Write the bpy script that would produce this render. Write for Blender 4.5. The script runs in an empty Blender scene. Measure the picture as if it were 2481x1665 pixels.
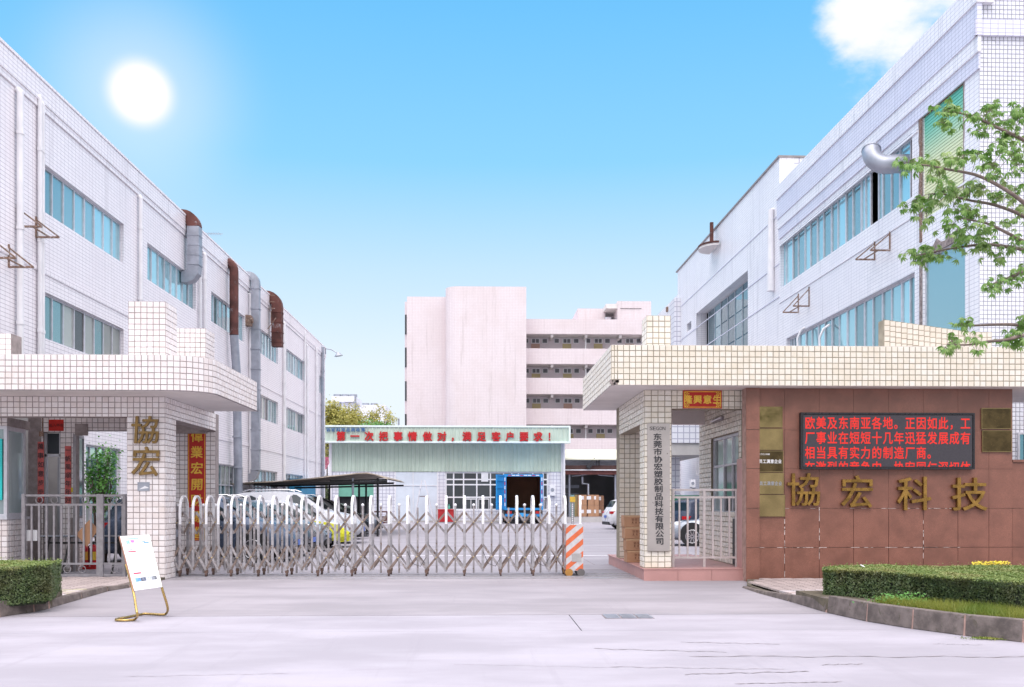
import bpy, bmesh, math, random
import numpy as np
from mathutils import Vector, Matrix
RN = random.Random(11)
NR = np.random.default_rng(5)
sc = bpy.context.scene
COL = sc.collection
UP = Vector((0, 0, 1))
PI = math.pi
# ------------------------------------------------------------------ camera, sky, sun, exposure
F = 2350.0; CX = 1240.5; HY = 1219.0; EYE = 1.6; W0 = 2481.0; H0 = 1665.0
PSI = math.atan((CX - 1160.0) / F)
FW = Vector((math.sin(PSI), math.cos(PSI), 0)); RT = Vector((math.cos(PSI), -math.sin(PSI), 0))
CAM = Vector((0, 0, EYE))
cam = bpy.data.cameras.new('camera'); camo = bpy.data.objects.new('camera', cam); COL.objects.link(camo)
cam.sensor_width = 36.0; cam.lens = F / W0 * 36.0
cam.shift_y = (HY - H0 / 2) / W0
cam.clip_start = 0.1; cam.clip_end = 3000
camo.location = CAM; camo.rotation_euler = (PI / 2, 0, -PSI)
sc.camera = camo

def rgb(h):
    h = h.lstrip('#'); c = [int(h[i:i + 2], 16) / 255 for i in (0, 2, 4)]
    return tuple((x / 12.92 if x <= .04045 else ((x + .055) / 1.055) ** 2.4) for x in c)

def ray(px, py):
    return FW + RT * ((px - CX) / F) + UP * ((HY - py) / F)

SUN_EL = math.radians(56); SUN_AZ = math.radians(186)     # azimuth clockwise from +Y
sun_dir = Vector((math.sin(SUN_AZ) * math.cos(SUN_EL), math.cos(SUN_AZ) * math.cos(SUN_EL), math.sin(SUN_EL)))
w = bpy.data.worlds.new('World'); sc.world = w; w.use_nodes = True
nt = w.node_tree; nt.nodes.clear()
def N(t, typ, **kw):
    n = t.nodes.new(typ)
    for k, v in kw.items(): setattr(n, k, v)
    return n
out = N(nt, 'ShaderNodeOutputWorld'); bg = N(nt, 'ShaderNodeBackground'); bg.inputs[1].default_value = 0.1
nt.links.new(bg.outputs[0], out.inputs[0])
sky = N(nt, 'ShaderNodeTexSky', sky_type='NISHITA'); sky.sun_disc = False
sky.sun_elevation = SUN_EL; sky.sun_rotation = SUN_AZ; sky.air_density = 1.0; sky.dust_density = 1.5
tc = N(nt, 'ShaderNodeTexCoord'); sep = N(nt, 'ShaderNodeSeparateXYZ'); nt.links.new(tc.outputs['Generated'], sep.inputs[0])
cr = N(nt, 'ShaderNodeValToRGB'); nt.links.new(sep.outputs[2], cr.inputs[0])
els = cr.color_ramp.elements
stops = [(0.0, '#eef5ff'), (.13, '#ebf5ff'), (.235, '#c6e7ff'), (.33, '#8ed6ff'), (.46, '#6ec6ff'), (1.0, '#5ab4f6')]
els[0].position = 0; els[0].color = (*rgb(stops[0][1]), 1); els[1].position = 1; els[1].color = (*rgb(stops[-1][1]), 1)
for p, h in stops[1:-1]:
    e = els.new(p); e.color = (*rgb(h), 1)
sc10 = N(nt, 'ShaderNodeVectorMath', operation='SCALE'); nt.links.new(cr.outputs[0], sc10.inputs[0]); sc10.inputs['Scale'].default_value = 5.15
mx = N(nt, 'ShaderNodeMix', data_type='RGBA'); mx.inputs[0].default_value = 0.9
nt.links.new(sky.outputs[0], mx.inputs[6]); nt.links.new(sc10.outputs[0], mx.inputs[7])
# clouds at the upper right, plus an unseen bright bank added overhead as fill
nz = N(nt, 'ShaderNodeTexNoise'); nz.inputs['Scale'].default_value = 7.0; nz.inputs['Detail'].default_value = 9; nz.inputs['Roughness'].default_value = .58
mp = N(nt, 'ShaderNodeMapping'); mp.inputs['Scale'].default_value = (1, 1, 1.7); mp.inputs['Location'].default_value = (.3, .1, .62)
nt.links.new(tc.outputs['Generated'], mp.inputs[0]); nt.links.new(mp.outputs[0], nz.inputs[0])
cd = ray(2230, 5).normalized()
def dotn(v):
    d = N(nt, 'ShaderNodeVectorMath', operation='DOT_PRODUCT'); nt.links.new(tc.outputs['Generated'], d.inputs[0]); d.inputs[1].default_value = v
    return d.outputs['Value']
def mr(src, a, b, c, d_, smooth=True):
    m = N(nt, 'ShaderNodeMapRange'); m.interpolation_type = 'SMOOTHSTEP' if smooth else 'LINEAR'
    nt.links.new(src, m.inputs[0])
    for i, v in enumerate((a, b, c, d_)): m.inputs[1 + i].default_value = v
    return m.outputs[0]
def mth(op, a, b=None):
    m = N(nt, 'ShaderNodeMath', operation=op)
    for i, s in enumerate((a, b)):
        if s is None: continue
        if isinstance(s, (int, float)): m.inputs[i].default_value = s
        else: nt.links.new(s, m.inputs[i])
    return m.outputs[0]
mask = mr(dotn(cd), .9935, .9998, 0, .8)
far = mr(dotn(Vector((.18, -.42, .9)).normalized()), .10, .50, 0, .85)  # unseen clouds overhead and behind, added to brighten the walls
mask = mth('MAXIMUM', mask, far)
cl = mr(mth('ADD', nz.outputs['Fac'], mth('MULTIPLY', mask, .34)), .58, .80, 0, 1)
cl = mth('MULTIPLY', cl, mr(mask, 0, .25, 0, 1))
mc = N(nt, 'ShaderNodeMix', data_type='RGBA'); nt.links.new(cl, mc.inputs[0]); nt.links.new(mx.outputs[2], mc.inputs[6])
ccol = N(nt, 'ShaderNodeMix', data_type='RGBA'); nt.links.new(mr(sep.outputs[2], .42, .62, 0, 1), ccol.inputs[0]); ccol.inputs[6].default_value = (5.0, 5.05, 5.2, 1); ccol.inputs[7].default_value = (15.5, 14.6, 14.8, 1); nt.links.new(ccol.outputs[2], mc.inputs[7])
# the sun low in the haze: disc and halo
gd = ray(340, 226).normalized(); dg = dotn(gd)
g1 = mr(dg, math.cos(math.radians(2.3)), math.cos(math.radians(.2)), 0, 1)
g2 = mth('MULTIPLY', mth('POWER', mr(dg, math.cos(math.radians(8)), 1, 0, 1, False), 3.2), .42)
gg = mth('MINIMUM', mth('ADD', mth('POWER', g1, 2.3), g2), 1.0)
mg = N(nt, 'ShaderNodeMix', data_type='RGBA'); nt.links.new(gg, mg.inputs[0]); nt.links.new(mc.outputs[2], mg.inputs[6]); mg.inputs[7].default_value = (5.2, 5.2, 5.25, 1)
nt.links.new(mg.outputs[2], bg.inputs[0])

sl = bpy.data.lights.new('sun', 'SUN'); sl.energy = .68; sl.angle = math.radians(34); sl.color = (1, .95, .92)
so = bpy.data.objects.new('sun', sl); COL.objects.link(so)
so.rotation_euler = sun_dir.to_track_quat('Z', 'Y').to_euler(); so.location = (0, -10, 40)
vs = sc.view_settings; vs.view_transform = 'Standard'; vs.look = 'None'; vs.exposure = 1.02; vs.gamma = 1.0; vs.use_curve_mapping = False
sc.render.engine = 'CYCLES'
sc.cycles.max_bounces = 6; sc.cycles.diffuse_bounces = 3; sc.cycles.glossy_bounces = 3; sc.cycles.transmission_bounces = 3; sc.cycles.transparent_max_bounces = 6

# ------------------------------------------------------------------ placing helpers
def atY(px, py, Y):
    d = ray(px, py); return CAM + d * (Y / d.y)
def onG(px, py, z=0.0):
    d = ray(px, py); return CAM + d * ((z - EYE) / d.z)
def XY(px, Y): return atY(px, HY, Y).x
def ZY(py, Y, px=1160): return atY(px, py, Y).z

class Fr:
    """a wall frame: origin o, horizontal direction u (to the right seen from outside), outward normal n"""
    def __init__(s, o, u):
        s.o = Vector((o[0], o[1], 0)); s.u = Vector((u[0], u[1], 0)).normalized(); s.n = s.u.cross(UP)
        s.M = Matrix((( s.u.x, 0, s.n.x), (s.u.y, 0, s.n.y), (0, 1, 0))).to_4x4()
    def pt(s, a, z, out=0.0): return s.o + s.u * a + UP * z + s.n * out
    def hit(s, px, py, out=0.0):
        d = ray(px, py); o = s.o + s.n * out
        t = (o - CAM).dot(s.n) / d.dot(s.n); p = CAM + d * t
        return (p - s.o).dot(s.u), p.z
    def S(s, px, out=0.0): return s.hit(px, HY, out)[0]
    def Z(s, px, py, out=0.0): return s.hit(px, py, out)[1]
def front(Y, X0=0.0): return Fr((X0, Y), (1, 0))

# ------------------------------------------------------------------ mesh builder
ORG = {}
class MB:
    def __init__(s): s.v = []; s.f = []; s.sm = []
    def add(s, vs_, fs, smooth=False):
        b = len(s.v); s.v.extend([tuple(p) for p in vs_]); s.f.extend([tuple(b + i for i in f) for f in fs]); s.sm.extend([smooth] * len(fs)); return s
    def hexa(s, p):   # p: 8 points, 0-3 bottom loop ccw from above, 4-7 top loop
        return s.add(p, [(3, 2, 1, 0), (4, 5, 6, 7), (0, 1, 5, 4), (1, 2, 6, 5), (2, 3, 7, 6), (3, 0, 4, 7)])
    def box(s, x0, x1, y0, y1, z0, z1):
        return s.hexa([(x0, y0, z0), (x1, y0, z0), (x1, y1, z0), (x0, y1, z0), (x0, y0, z1), (x1, y0, z1), (x1, y1, z1), (x0, y1, z1)])
    def fb(s, fr, a0, a1, z0, z1, o0, o1):  # box on a frame; o0 inner, o1 outer
        if a0 > a1: a0, a1 = a1, a0
        if z0 > z1: z0, z1 = z1, z0
        if o0 > o1: o0, o1 = o1, o0
        P = fr.pt
        return s.hexa([P(a0, z0, o1), P(a1, z0, o1), P(a1, z0, o0), P(a0, z0, o0), P(a0, z1, o1), P(a1, z1, o1), P(a1, z1, o0), P(a0, z1, o0)])
    def prism(s, poly, z0, z1):   # poly ccw list of (x,y)
        n = len(poly); a = sum(poly[i][0] * poly[(i + 1) % n][1] - poly[(i + 1) % n][0] * poly[i][1] for i in range(n))
        if a < 0: poly = poly[::-1]
        vs_ = [(x, y, z0) for x, y in poly] + [(x, y, z1) for x, y in poly]
        fs = [tuple(range(n - 1, -1, -1)), tuple(range(n, 2 * n))] + [(i, (i + 1) % n, n + (i + 1) % n, n + i) for i in range(n)]
        return s.add(vs_, fs)
    def fprism(s, fr, poly, o0, o1):  # polygon in (a,z) on the frame, extruded along the normal
        n = len(poly); a = sum(poly[i][0] * poly[(i + 1) % n][1] - poly[(i + 1) % n][0] * poly[i][1] for i in range(n))
        if a < 0: poly = poly[::-1]
        lo, hi = min(o0, o1), max(o0, o1)
        vs_ = [fr.pt(x, z, lo) for x, z in poly] + [fr.pt(x, z, hi) for x, z in poly]
        fs = [tuple(range(n - 1, -1, -1)), tuple(range(n, 2 * n))] + [(i, (i + 1) % n, n + (i + 1) % n, n + i) for i in range(n)]
        return s.add(vs_, fs)
    def bar(s, p, q, w_, h_=None, upv=None):
        p = Vector(p); q = Vector(q); d = (q - p); L = d.length
        if L < 1e-6: return s
        d /= L; h_ = w_ if h_ is None else h_
        u = Vector(upv) if upv else (UP if abs(d.z) < .9 else Vector((0, 1, 0)))
        r = d.cross(u).normalized(); u = r.cross(d).normalized()
        r *= w_ / 2; u *= h_ / 2
        vs_ = [p - r - u, p + r - u, p + r + u, p - r + u, q - r - u, q + r - u, q + r + u, q - r + u]
        return s.add(vs_, [(0, 1, 2, 3), (7, 6, 5, 4), (0, 4, 5, 1), (1, 5, 6, 2), (2, 6, 7, 3), (3, 7, 4, 0)])
    def tube(s, path, r, n=8, caps=True, radii=None):
        path = [Vector(p) for p in path]; m = len(path); rings = []
        prev = None
        for i, p in enumerate(path):
            t = (path[min(i + 1, m - 1)] - path[max(i - 1, 0)]).normalized()
            if prev is None:
                a = UP if abs(t.z) < .9 else Vector((1, 0, 0)); r1 = t.cross(a).normalized()
            else:
                r1 = (prev - t * prev.dot(t)).normalized()
            prev = r1; r2 = t.cross(r1); rr = radii[i] if radii else r
            rings.append([p + (r1 * math.cos(2 * PI * k / n) + r2 * math.sin(2 * PI * k / n)) * rr for k in range(n)])
        vs_ = [q for rg in rings for q in rg]
        fs = [(i * n + k, i * n + (k + 1) % n, (i + 1) * n + (k + 1) % n, (i + 1) * n + k) for i in range(m - 1) for k in range(n)]
        s.add(vs_, fs, True)
        if caps: s.add(rings[0], [tuple(range(n - 1, -1, -1))]); s.add(rings[-1], [tuple(range(n))])
        return s
    def cyl(s, p, q, r, n=12, r2=None): return s.tube([p, q], r, n, True, [r, r if r2 is None else r2])
    def rtube(s, path, w_, h_, upv):  # rectangular section sweep: w across (normal to path and upv), h along upv
        path = [Vector(p) for p in path]; m = len(path); upv = Vector(upv).normalized(); rings = []
        for i, p in enumerate(path):
            t = (path[min(i + 1, m - 1)] - path[max(i - 1, 0)]).normalized()
            r1 = t.cross(upv).normalized() * w_ / 2; u1 = upv * h_ / 2
            rings += [p - r1 - u1, p + r1 - u1, p + r1 + u1, p - r1 + u1]
        fs = [(i * 4 + k, i * 4 + (k + 1) % 4, (i + 1) * 4 + (k + 1) % 4, (i + 1) * 4 + k) for i in range(m - 1) for k in range(4)]
        fs += [(3, 2, 1, 0), tuple(range((m - 1) * 4, m * 4))]
        return s.add(rings, fs)
    def sphere(s, c, r, nu=10, nv=6):
        c = Vector(c); vs_ = [c + UP * r]
        for j in range(1, nv):
            for i in range(nu):
                th = PI * j / nv; ph = 2 * PI * i / nu
                vs_.append(c + Vector((math.sin(th) * math.cos(ph), math.sin(th) * math.sin(ph), math.cos(th))) * r)
        vs_.append(c - UP * r); fs = []
        for i in range(nu): fs.append((0, 1 + i, 1 + (i + 1) % nu)); fs.append((len(vs_) - 1, 1 + (nv - 2) * nu + (i + 1) % nu, 1 + (nv - 2) * nu + i))
        for j in range(nv - 2):
            for i in range(nu): a = 1 + j * nu + i; b = 1 + j * nu + (i + 1) % nu; fs.append((a, a + nu, b + nu, b))
        return s.add(vs_, fs, True)
    def mesh(s, name, m, org=Vector((0, 0, 0))):
        me = bpy.data.meshes.new(name)
        o = Vector(org)
        me.from_pydata([(p[0] - o.x, p[1] - o.y, p[2] - o.z) for p in s.v], [], s.f)
        me.polygons.foreach_set('use_smooth', s.sm)
        boxuv(me, o); me.materials.append(m)
        return me
def boxuv(me, o):
    nl = len(me.loops)
    if not nl: return
    uv = me.uv_layers.new(name='UVMap')
    co = np.empty(len(me.vertices) * 3, dtype=np.float32); me.vertices.foreach_get('co', co); co = co.reshape(-1, 3) + np.array(o[:], dtype=np.float32)
    li = np.empty(nl, dtype=np.int32); me.loops.foreach_get('vertex_index', li)
    pn = np.empty(len(me.polygons) * 3, dtype=np.float32); me.polygons.foreach_get('normal', pn); pn = pn.reshape(-1, 3)
    lt = np.empty(len(me.polygons), dtype=np.int32); me.polygons.foreach_get('loop_total', lt)
    n = np.repeat(pn, lt, axis=0); c = co[li]
    hz = np.abs(n[:, 2]) > .7
    t = np.stack([-n[:, 1], n[:, 0]], 1); t /= np.maximum(np.linalg.norm(t, axis=1, keepdims=True), 1e-6)
    # snap direction sign for stable uvs
    uvs = np.empty((nl, 2), dtype=np.float32)
    uvs[:, 0] = np.where(hz, c[:, 0], c[:, 0] * t[:, 0] + c[:, 1] * t[:, 1]); uvs[:, 1] = np.where(hz, c[:, 1], c[:, 2])
    uv.data.foreach_set('uv', uvs.ravel())

def props(o, label=None, cat=None, group=None, kind=None):
    if label: o['label'] = label
    if cat: o['category'] = cat
    if group: o['group'] = group
    if kind: o['kind'] = kind
    return o
def thing(name, label, cat, loc=(0, 0, 0), group=None, kind=None):
    o = bpy.data.objects.new(name, None); COL.objects.link(o); o.location = loc; o.empty_display_size = .2
    ORG[o.name] = Vector(loc); return props(o, label, cat, group, kind)
def part(name, mb, m, parent, label=None, kind=None):
    org = ORG[parent.name] if parent else Vector((0, 0, 0))
    o = bpy.data.objects.new(name, mb.mesh(name, m, org)); COL.objects.link(o)
    if parent: o.parent = parent
    ORG[o.name] = org
    return props(o, label, None, None, kind)
def solo(name, mb, m, label, cat, loc=None, group=None, kind=None):
    org = Vector(loc) if loc is not None else Vector(mb.v[0])
    o = bpy.data.objects.new(name, mb.mesh(name, m, org)); COL.objects.link(o); o.location = org; ORG[o.name] = org
    return props(o, label, cat, group, kind)
def structure(name, mb, m, parent=None):
    o = bpy.data.objects.new(name, mb.mesh(name, m)); COL.objects.link(o); ORG[o.name] = Vector((0, 0, 0))
    if parent: o.parent = parent
    else: o['kind'] = 'structure'
    return o
def copy_tree(o, parent=None):
    c = o.copy(); COL.objects.link(c); c.parent = parent; ORG[c.name] = Vector((0, 0, 0))
    for ch in list(o.children): copy_tree(ch, c)
    return c
def inst(name, me, parent, M4):
    """an object sharing mesh data, placed with a world matrix under a parent without rotation"""
    o = bpy.data.objects.new(name, me); COL.objects.link(o); o.parent = parent
    o.matrix_local = Matrix.Translation(-ORG[parent.name]) @ M4
    ORG[o.name] = ORG[parent.name]
    return o
# ------------------------------------------------------------------ text
TXT = {}
def glyph_mesh(s, bold=0.0, depth=.05, bevel=0.0):
    k = (s, bold, depth, bevel)
    if k in TXT: return TXT[k]
    c = bpy.data.curves.new('glyph', 'FONT'); c.body = s; c.size = 1; c.extrude = depth / 2; c.offset = bold; c.resolution_u = 2; c.bevel_depth = bevel
    if bevel: c.bevel_resolution = 0
    o = bpy.data.objects.new('glyph', c); COL.objects.link(o)
    dg = bpy.context.evaluated_depsgraph_get(); dg.update()
    me = bpy.data.meshes.new_from_object(o.evaluated_get(dg))
    co = [tuple(v.co) for v in me.vertices]; fs = [tuple(p.vertices) for p in me.polygons]
    bpy.data.objects.remove(o); bpy.data.curves.remove(c); bpy.data.meshes.remove(me)
    TXT[k] = (co, fs); return TXT[k]
def text_on(mb, fr, s, a0, z0, wid, hei, out, bold=0.0, depth=.1, fit=False, shear=0.0, clip=None, bevel=0.0):
    """put one character (em box wid x hei, lower left a0,z0) on a frame; depth is in em; bold strokes are laid from shifted copies"""
    co, fs = glyph_mesh(s, 0.0, depth, 0.0)
    if not co: return
    if fit:
        xs = [c[0] for c in co]; ys = [c[1] for c in co]; x0, x1, y0, y1 = min(xs), max(xs), min(ys), max(ys)
        fx = lambda x: (x - x0) / max(x1 - x0, 1e-6); fy = lambda y: (y - y0) / max(y1 - y0, 1e-6)
    else:
        fx = lambda x: x; fy = lambda y: y + .12
    sh = [(0, 0)] if bold <= 0 else [(0, 0), (-bold, 0), (bold, 0), (0, bold), (0, -bold), (bold * .7, bold * .7), (-bold * .7, bold * .7), (bold * .7, -bold * .7), (-bold * .7, -bold * .7)]
    for k, (ox, oy) in enumerate(sh):
        vs_ = []; e = .00035 * k
        for x, y, z in co:
            X = fx(x) + ox; Y = fy(y) + oy; zz = z0 + Y * hei
            if clip is not None: zz = max(zz, clip)
            vs_.append(fr.pt(a0 + (X + shear * Y) * wid, zz, out + z * hei + (-e if z > 0 else e)))
        mb.add(vs_, fs)
# ------------------------------------------------------------------ materials
MATS = {}
def base(name, col, rough=.6, metal=0.0, spec=.5):
    m = bpy.data.materials.new(name); m.use_nodes = True; t = m.node_tree; b = t.nodes['Principled BSDF']
    b.inputs['Base Color'].default_value = (*col, 1); b.inputs['Roughness'].default_value = rough; b.inputs['Metallic'].default_value = metal
    b.inputs['Specular IOR Level'].default_value = spec
    return m, t, b
def mixc(t, fac, a, b_, typ='MIX'):
    n = t.nodes.new('ShaderNodeMix'); n.data_type = 'RGBA'; n.blend_type = typ
    for i, s in ((0, fac), (6, a), (7, b_)):
        if hasattr(s, 'links') or hasattr(s, 'node'): t.links.new(s, n.inputs[i])
        elif i == 0: n.inputs[0].default_value = s
        else: n.inputs[i].default_value = (*s, 1)
    return n.outputs[2]
def noise(t, scale, detail=4, rough=.6, coord='Object', stretch=None, dist=0.0):
    c = t.nodes.new('ShaderNodeTexCoord'); n = t.nodes.new('ShaderNodeTexNoise')
    n.inputs['Scale'].default_value = scale; n.inputs['Detail'].default_value = detail; n.inputs['Roughness'].default_value = rough; n.inputs['Distortion'].default_value = dist
    if coord == 'Geo':
        g = t.nodes.new('ShaderNodeNewGeometry'); src = g.outputs['Position']
    else: src = c.outputs[coord]
    if stretch:
        mp_ = t.nodes.new('ShaderNodeMapping'); mp_.inputs['Scale'].default_value = stretch; t.links.new(src, mp_.inputs[0]); src = mp_.outputs[0]
    t.links.new(src, n.inputs[0]); return n.outputs['Fac']
def ramp(t, src, a, b_, c=0.0, d=1.0):
    m = t.nodes.new('ShaderNodeMapRange'); m.interpolation_type = 'SMOOTHSTEP'; t.links.new(src, m.inputs[0])
    for i, v in enumerate((a, b_, c, d)): m.inputs[1 + i].default_value = v
    return m.outputs[0]
def bump(t, b, h, strength=.3, dist=.01):
    n = t.nodes.new('ShaderNodeBump'); n.inputs['Strength'].default_value = strength; n.inputs['Distance'].default_value = dist
    t.links.new(h, n.inputs['Height']); t.links.new(n.outputs[0], b.inputs['Normal'])
def mat(name, col, rough=.6, metal=0.0, var=.12, scale=3.0, dirt=None, dirtcol=(.1, .07, .05), bmp=.0, bscale=60, spec=.5, stretch=None, fine=0.0):
    """plain material with tone variation, optional dirt patches and fine relief"""
    if name in MATS: return MATS[name]
    m, t, b = base(name, col, rough, metal, spec)
    n = noise(t, scale, 5, .65, 'Geo', stretch)
    dark = tuple(c * (1 - var) for c in col); lite = tuple(min(1, c * (1 + var * .6)) for c in col)
    o = mixc(t, ramp(t, n, .3, .7), dark, lite)
    if fine:
        o = mixc(t, ramp(t, noise(t, 160, 2, .7, 'Geo'), .42, .6), o, tuple(c * (1 - fine) for c in col))
    if dirt:
        d = ramp(t, noise(t, scale * 1.7, 8, .7, 'Geo', stretch, .4), dirt, dirt + .1)
        o = mixc(t, d, o, dirtcol)
    t.links.new(o, b.inputs['Base Color'])
    rn = noise(t, scale * 4, 3, .6, 'Geo'); t.links.new(ramp(t, rn, .2, .8, max(.02, rough - .08), min(1, rough + .1)), b.inputs['Roughness'])
    if bmp: bump(t, b, noise(t, bscale, 3, .6, 'Geo'), bmp, .004)
    MATS[name] = m; return m
def facade(name, tile, grout, pw, ph, var=.05, stain=(.55, .5, .5), gap=.08, stain_amt=.25, rough=.35, msz=None):
    """small glazed tiles too far away to tell apart: UVs are metres"""
    m, t, b = base(name, tile, rough)
    uv = t.nodes.new('ShaderNodeUVMap'); br = t.nodes.new('ShaderNodeTexBrick')
    br.offset = 0; br.squash = 1; t.links.new(uv.outputs[0], br.inputs[0])
    br.inputs['Color1'].default_value = (*tile, 1); br.inputs['Color2'].default_value = (*[c * (1 - var) for c in tile], 1); br.inputs['Mortar'].default_value = (*grout, 1)
    br.inputs['Scale'].default_value = 1; br.inputs['Mortar Size'].default_value = (msz or gap * ph) / 2; br.inputs['Mortar Smooth'].default_value = .1
    br.inputs['Brick Width'].default_value = pw; br.inputs['Row Height'].default_value = ph; br.inputs['Bias'].default_value = 0
    big = ramp(t, noise(t, .35, 6, .6, 'Geo'), .42, .68, 0, stain_amt)
    o = mixc(t, big, br.outputs[0], stain)
    st = ramp(t, noise(t, 1.0, 7, .75, 'Geo', (2.6, 2.6, .13)), .53, .70, 0, stain_amt * 1.35)
    o = mixc(t, st, o, tuple(c * .7 for c in stain))
    t.links.new(o, b.inputs['Base Color'])
    bump(t, b, br.outputs['Fac'], -.25, .004)
    MATS[name] = m; return m
def tilemat(name, col, col2, rough=.22, under=None):
    """real tiles: every tile gets its own tone"""
    m, t, b = base(name, col, rough)
    g = t.nodes.new('ShaderNodeNewGeometry'); oi = t.nodes.new('ShaderNodeObjectInfo')
    a = t.nodes.new('ShaderNodeMath'); a.operation = 'ADD'; t.links.new(g.outputs['Random Per Island'], a.inputs[0]); t.links.new(oi.outputs['Random'], a.inputs[1])
    fr_ = t.nodes.new('ShaderNodeMath'); fr_.operation = 'FRACT'; t.links.new(a.outputs[0], fr_.inputs[0])
    o = mixc(t, fr_.outputs[0], col, col2)
    o = mixc(t, ramp(t, noise(t, 1.6, 7, .7, 'Geo'), .5, .75, 0, .35), o, tuple(c * s for c, s in zip(col2, (.86, .78, .66))))
    o = mixc(t, ramp(t, noise(t, 3.0, 7, .8, 'Geo', (3, 3, .25)), .6, .78, 0, .45), o, (.42, .34, .26))
    t.links.new(o, b.inputs['Base Color'])
    rn = noise(t, 9, 3, .6, 'Geo'); t.links.new(ramp(t, rn, .2, .8, rough - .08, rough + .15), b.inputs['Roughness'])
    MATS[name] = m; return m
def glow(name, col, s):
    m, t, b = base(name, (0.02, 0.0, 0.0), .5); b.inputs['Emission Color'].default_value = (*col, 1); b.inputs['Emission Strength'].default_value = s; MATS[name] = m; return m
def leafmat(name, c1, c2, c3, rough=.45, trans=.25):
    m, t, b = base(name, c1, rough)
    g = t.nodes.new('ShaderNodeNewGeometry'); oi = t.nodes.new('ShaderNodeObjectInfo')
    a = t.nodes.new('ShaderNodeMath'); a.operation = 'ADD'; t.links.new(g.outputs['Random Per Island'], a.inputs[0]); t.links.new(oi.outputs['Random'], a.inputs[1])
    fr_ = t.nodes.new('ShaderNodeMath'); fr_.operation = 'FRACT'; t.links.new(a.outputs[0], fr_.inputs[0])
    o = mixc(t, fr_.outputs[0], c1, c2); o = mixc(t, ramp(t, noise(t, 2.2, 4, .6, 'Geo'), .45, .7), o, c3)
    t.links.new(o, b.inputs['Base Color'])
    tr = t.nodes.new('ShaderNodeBsdfTranslucent'); t.links.new(o, tr.inputs[0]); ms = t.nodes.new('ShaderNodeMixShader'); ms.inputs[0].default_value = trans
    t.links.new(b.outputs[0], ms.inputs[1]); t.links.new(tr.outputs[0], ms.inputs[2]); t.links.new(ms.outputs[0], t.nodes['Material Output'].inputs[0])
    MATS[name] = m; return m
def glassmat(name, col, metal=.75, rough=.04):
    m, t, b = base(name, col, rough, metal)
    oi = t.nodes.new('ShaderNodeObjectInfo')
    o = mixc(t, ramp(t, oi.outputs['Random'], 0, 1), tuple(c * .55 for c in col), tuple(min(1, c * 1.1) for c in col))
    t.links.new(o, b.inputs['Base Color']); bump(t, b, noise(t, 1.3, 2, .5, 'Geo'), .12, .02)
    MATS[name] = m; return m

GROUT_L = mat('grout_brown', (.30, .255, .25), .9, var=.25, scale=6)
GROUT_R = mat('grout_olive', (.30, .265, .20), .9, var=.25, scale=6)
TILE_L = tilemat('tile_white_pink', (.84, .80, .81), (.76, .69, .68))
TILE_R = tilemat('tile_cream', (.79, .75, .68), (.74, .675, .57))
TILE_B = tilemat('tile_white_blue', (.80, .81, .87), (.72, .73, .80))
GROUT_B = mat('grout_grey', (.28, .28, .33), .9, var=.2, scale=6)
FAC_L = facade('facade_tiles_left', (.90, .86, .90), (.40, .36, .41), .24, .105, msz=.013, stain=(.74, .68, .73), stain_amt=.34)
FAC_R = facade('facade_tiles_right', (.90, .89, .93), (.42, .42, .50), .22, .11, msz=.012, stain=(.72, .71, .78), stain_amt=.5)
FAC_RB = facade('facade_tiles_lilac', (.74, .74, .86), (.34, .34, .45), .19, .11, gap=.11, stain=(.55, .56, .72), stain_amt=.3)
FAC_P = facade('facade_tiles_pink', (.76, .68, .705), (.56, .47, .50), .17, .17, gap=.12, stain=(.60, .50, .50), stain_amt=.30, rough=.75)
FAC_S = facade('facade_tiles_shed', (.76, .77, .83), (.40, .40, .50), .30, .30, gap=.16)
SOFFIT = mat('soffit_paint', (.72, .68, .67), .8, var=.1, scale=1.2, dirt=.66, dirtcol=(.5, .42, .36))
PLASTER = mat('plaster_grey', (.5, .48, .47), .85, var=.15, scale=1)
DARKROOM = mat('unlit_room_dark', (.035, .035, .04), .8, var=.3, scale=1)  # near-black colour stands in for the shade of unlit rooms
PIPE = mat('pipe_white', (.80, .79, .82), .4, var=.08, scale=2, dirt=.68, dirtcol=(.5, .42, .38))
ALU = mat('aluminium_frame', (.62, .62, .67), .4, .35, var=.12, scale=5)
ALU_D = mat('coping_dark', (.30, .27, .28), .6, .2, var=.2, scale=5)  # dark metal of the stair block coping
GLASS = glassmat('glass_teal', (.25, .44, .47))
GLASS_B = glassmat('glass_blue', (.40, .68, .76), .65)
GLASS_S = glassmat('glass_stair', (.17, .36, .43), .8, .03)
GLASS_V = glassmat('glass_curtain', (.42, .46, .44), .15, .12)
GLASS_D = glassmat('glass_dark', (.06, .07, .08), .1, .06)
GALV = mat('galvanised', (.36, .38, .44), .45, .55, var=.18, scale=2.5)
RUST = mat('rusty_duct', (.12, .045, .038), .85, .1, var=.5, scale=1.6, dirt=.57, dirtcol=(.30, .28, .30))
RUSTB = mat('rusty_bracket', (.24, .15, .11), .8, .2, var=.4, scale=12, dirt=.55, dirtcol=(.62, .6, .6))
STEEL = mat('stainless_worn', (.44, .42, .44), .36, .5, var=.22, scale=9, dirt=.63, dirtcol=(.19, .12, .08))
STEELB = mat('stainless_bars', (.40, .37, .38), .45, .4, var=.35, scale=7, dirt=.54, dirtcol=(.17, .10, .06))
STEELR = mat('rust_tinted_bars', (.25, .19, .165), .5, .35, var=.4, scale=7, dirt=.55, dirtcol=(.30, .27, .26))
STEELW = mat('gate_steel_brightened', (.84, .84, .87), .3, .1, var=.05, scale=9)  # upper hoops and knobs: brightened steel painted as white
FENCE = mat('fence_grey', (.33, .31, .33), .5, .3, var=.18, scale=9, dirt=.66, dirtcol=(.2, .13, .1))
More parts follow.
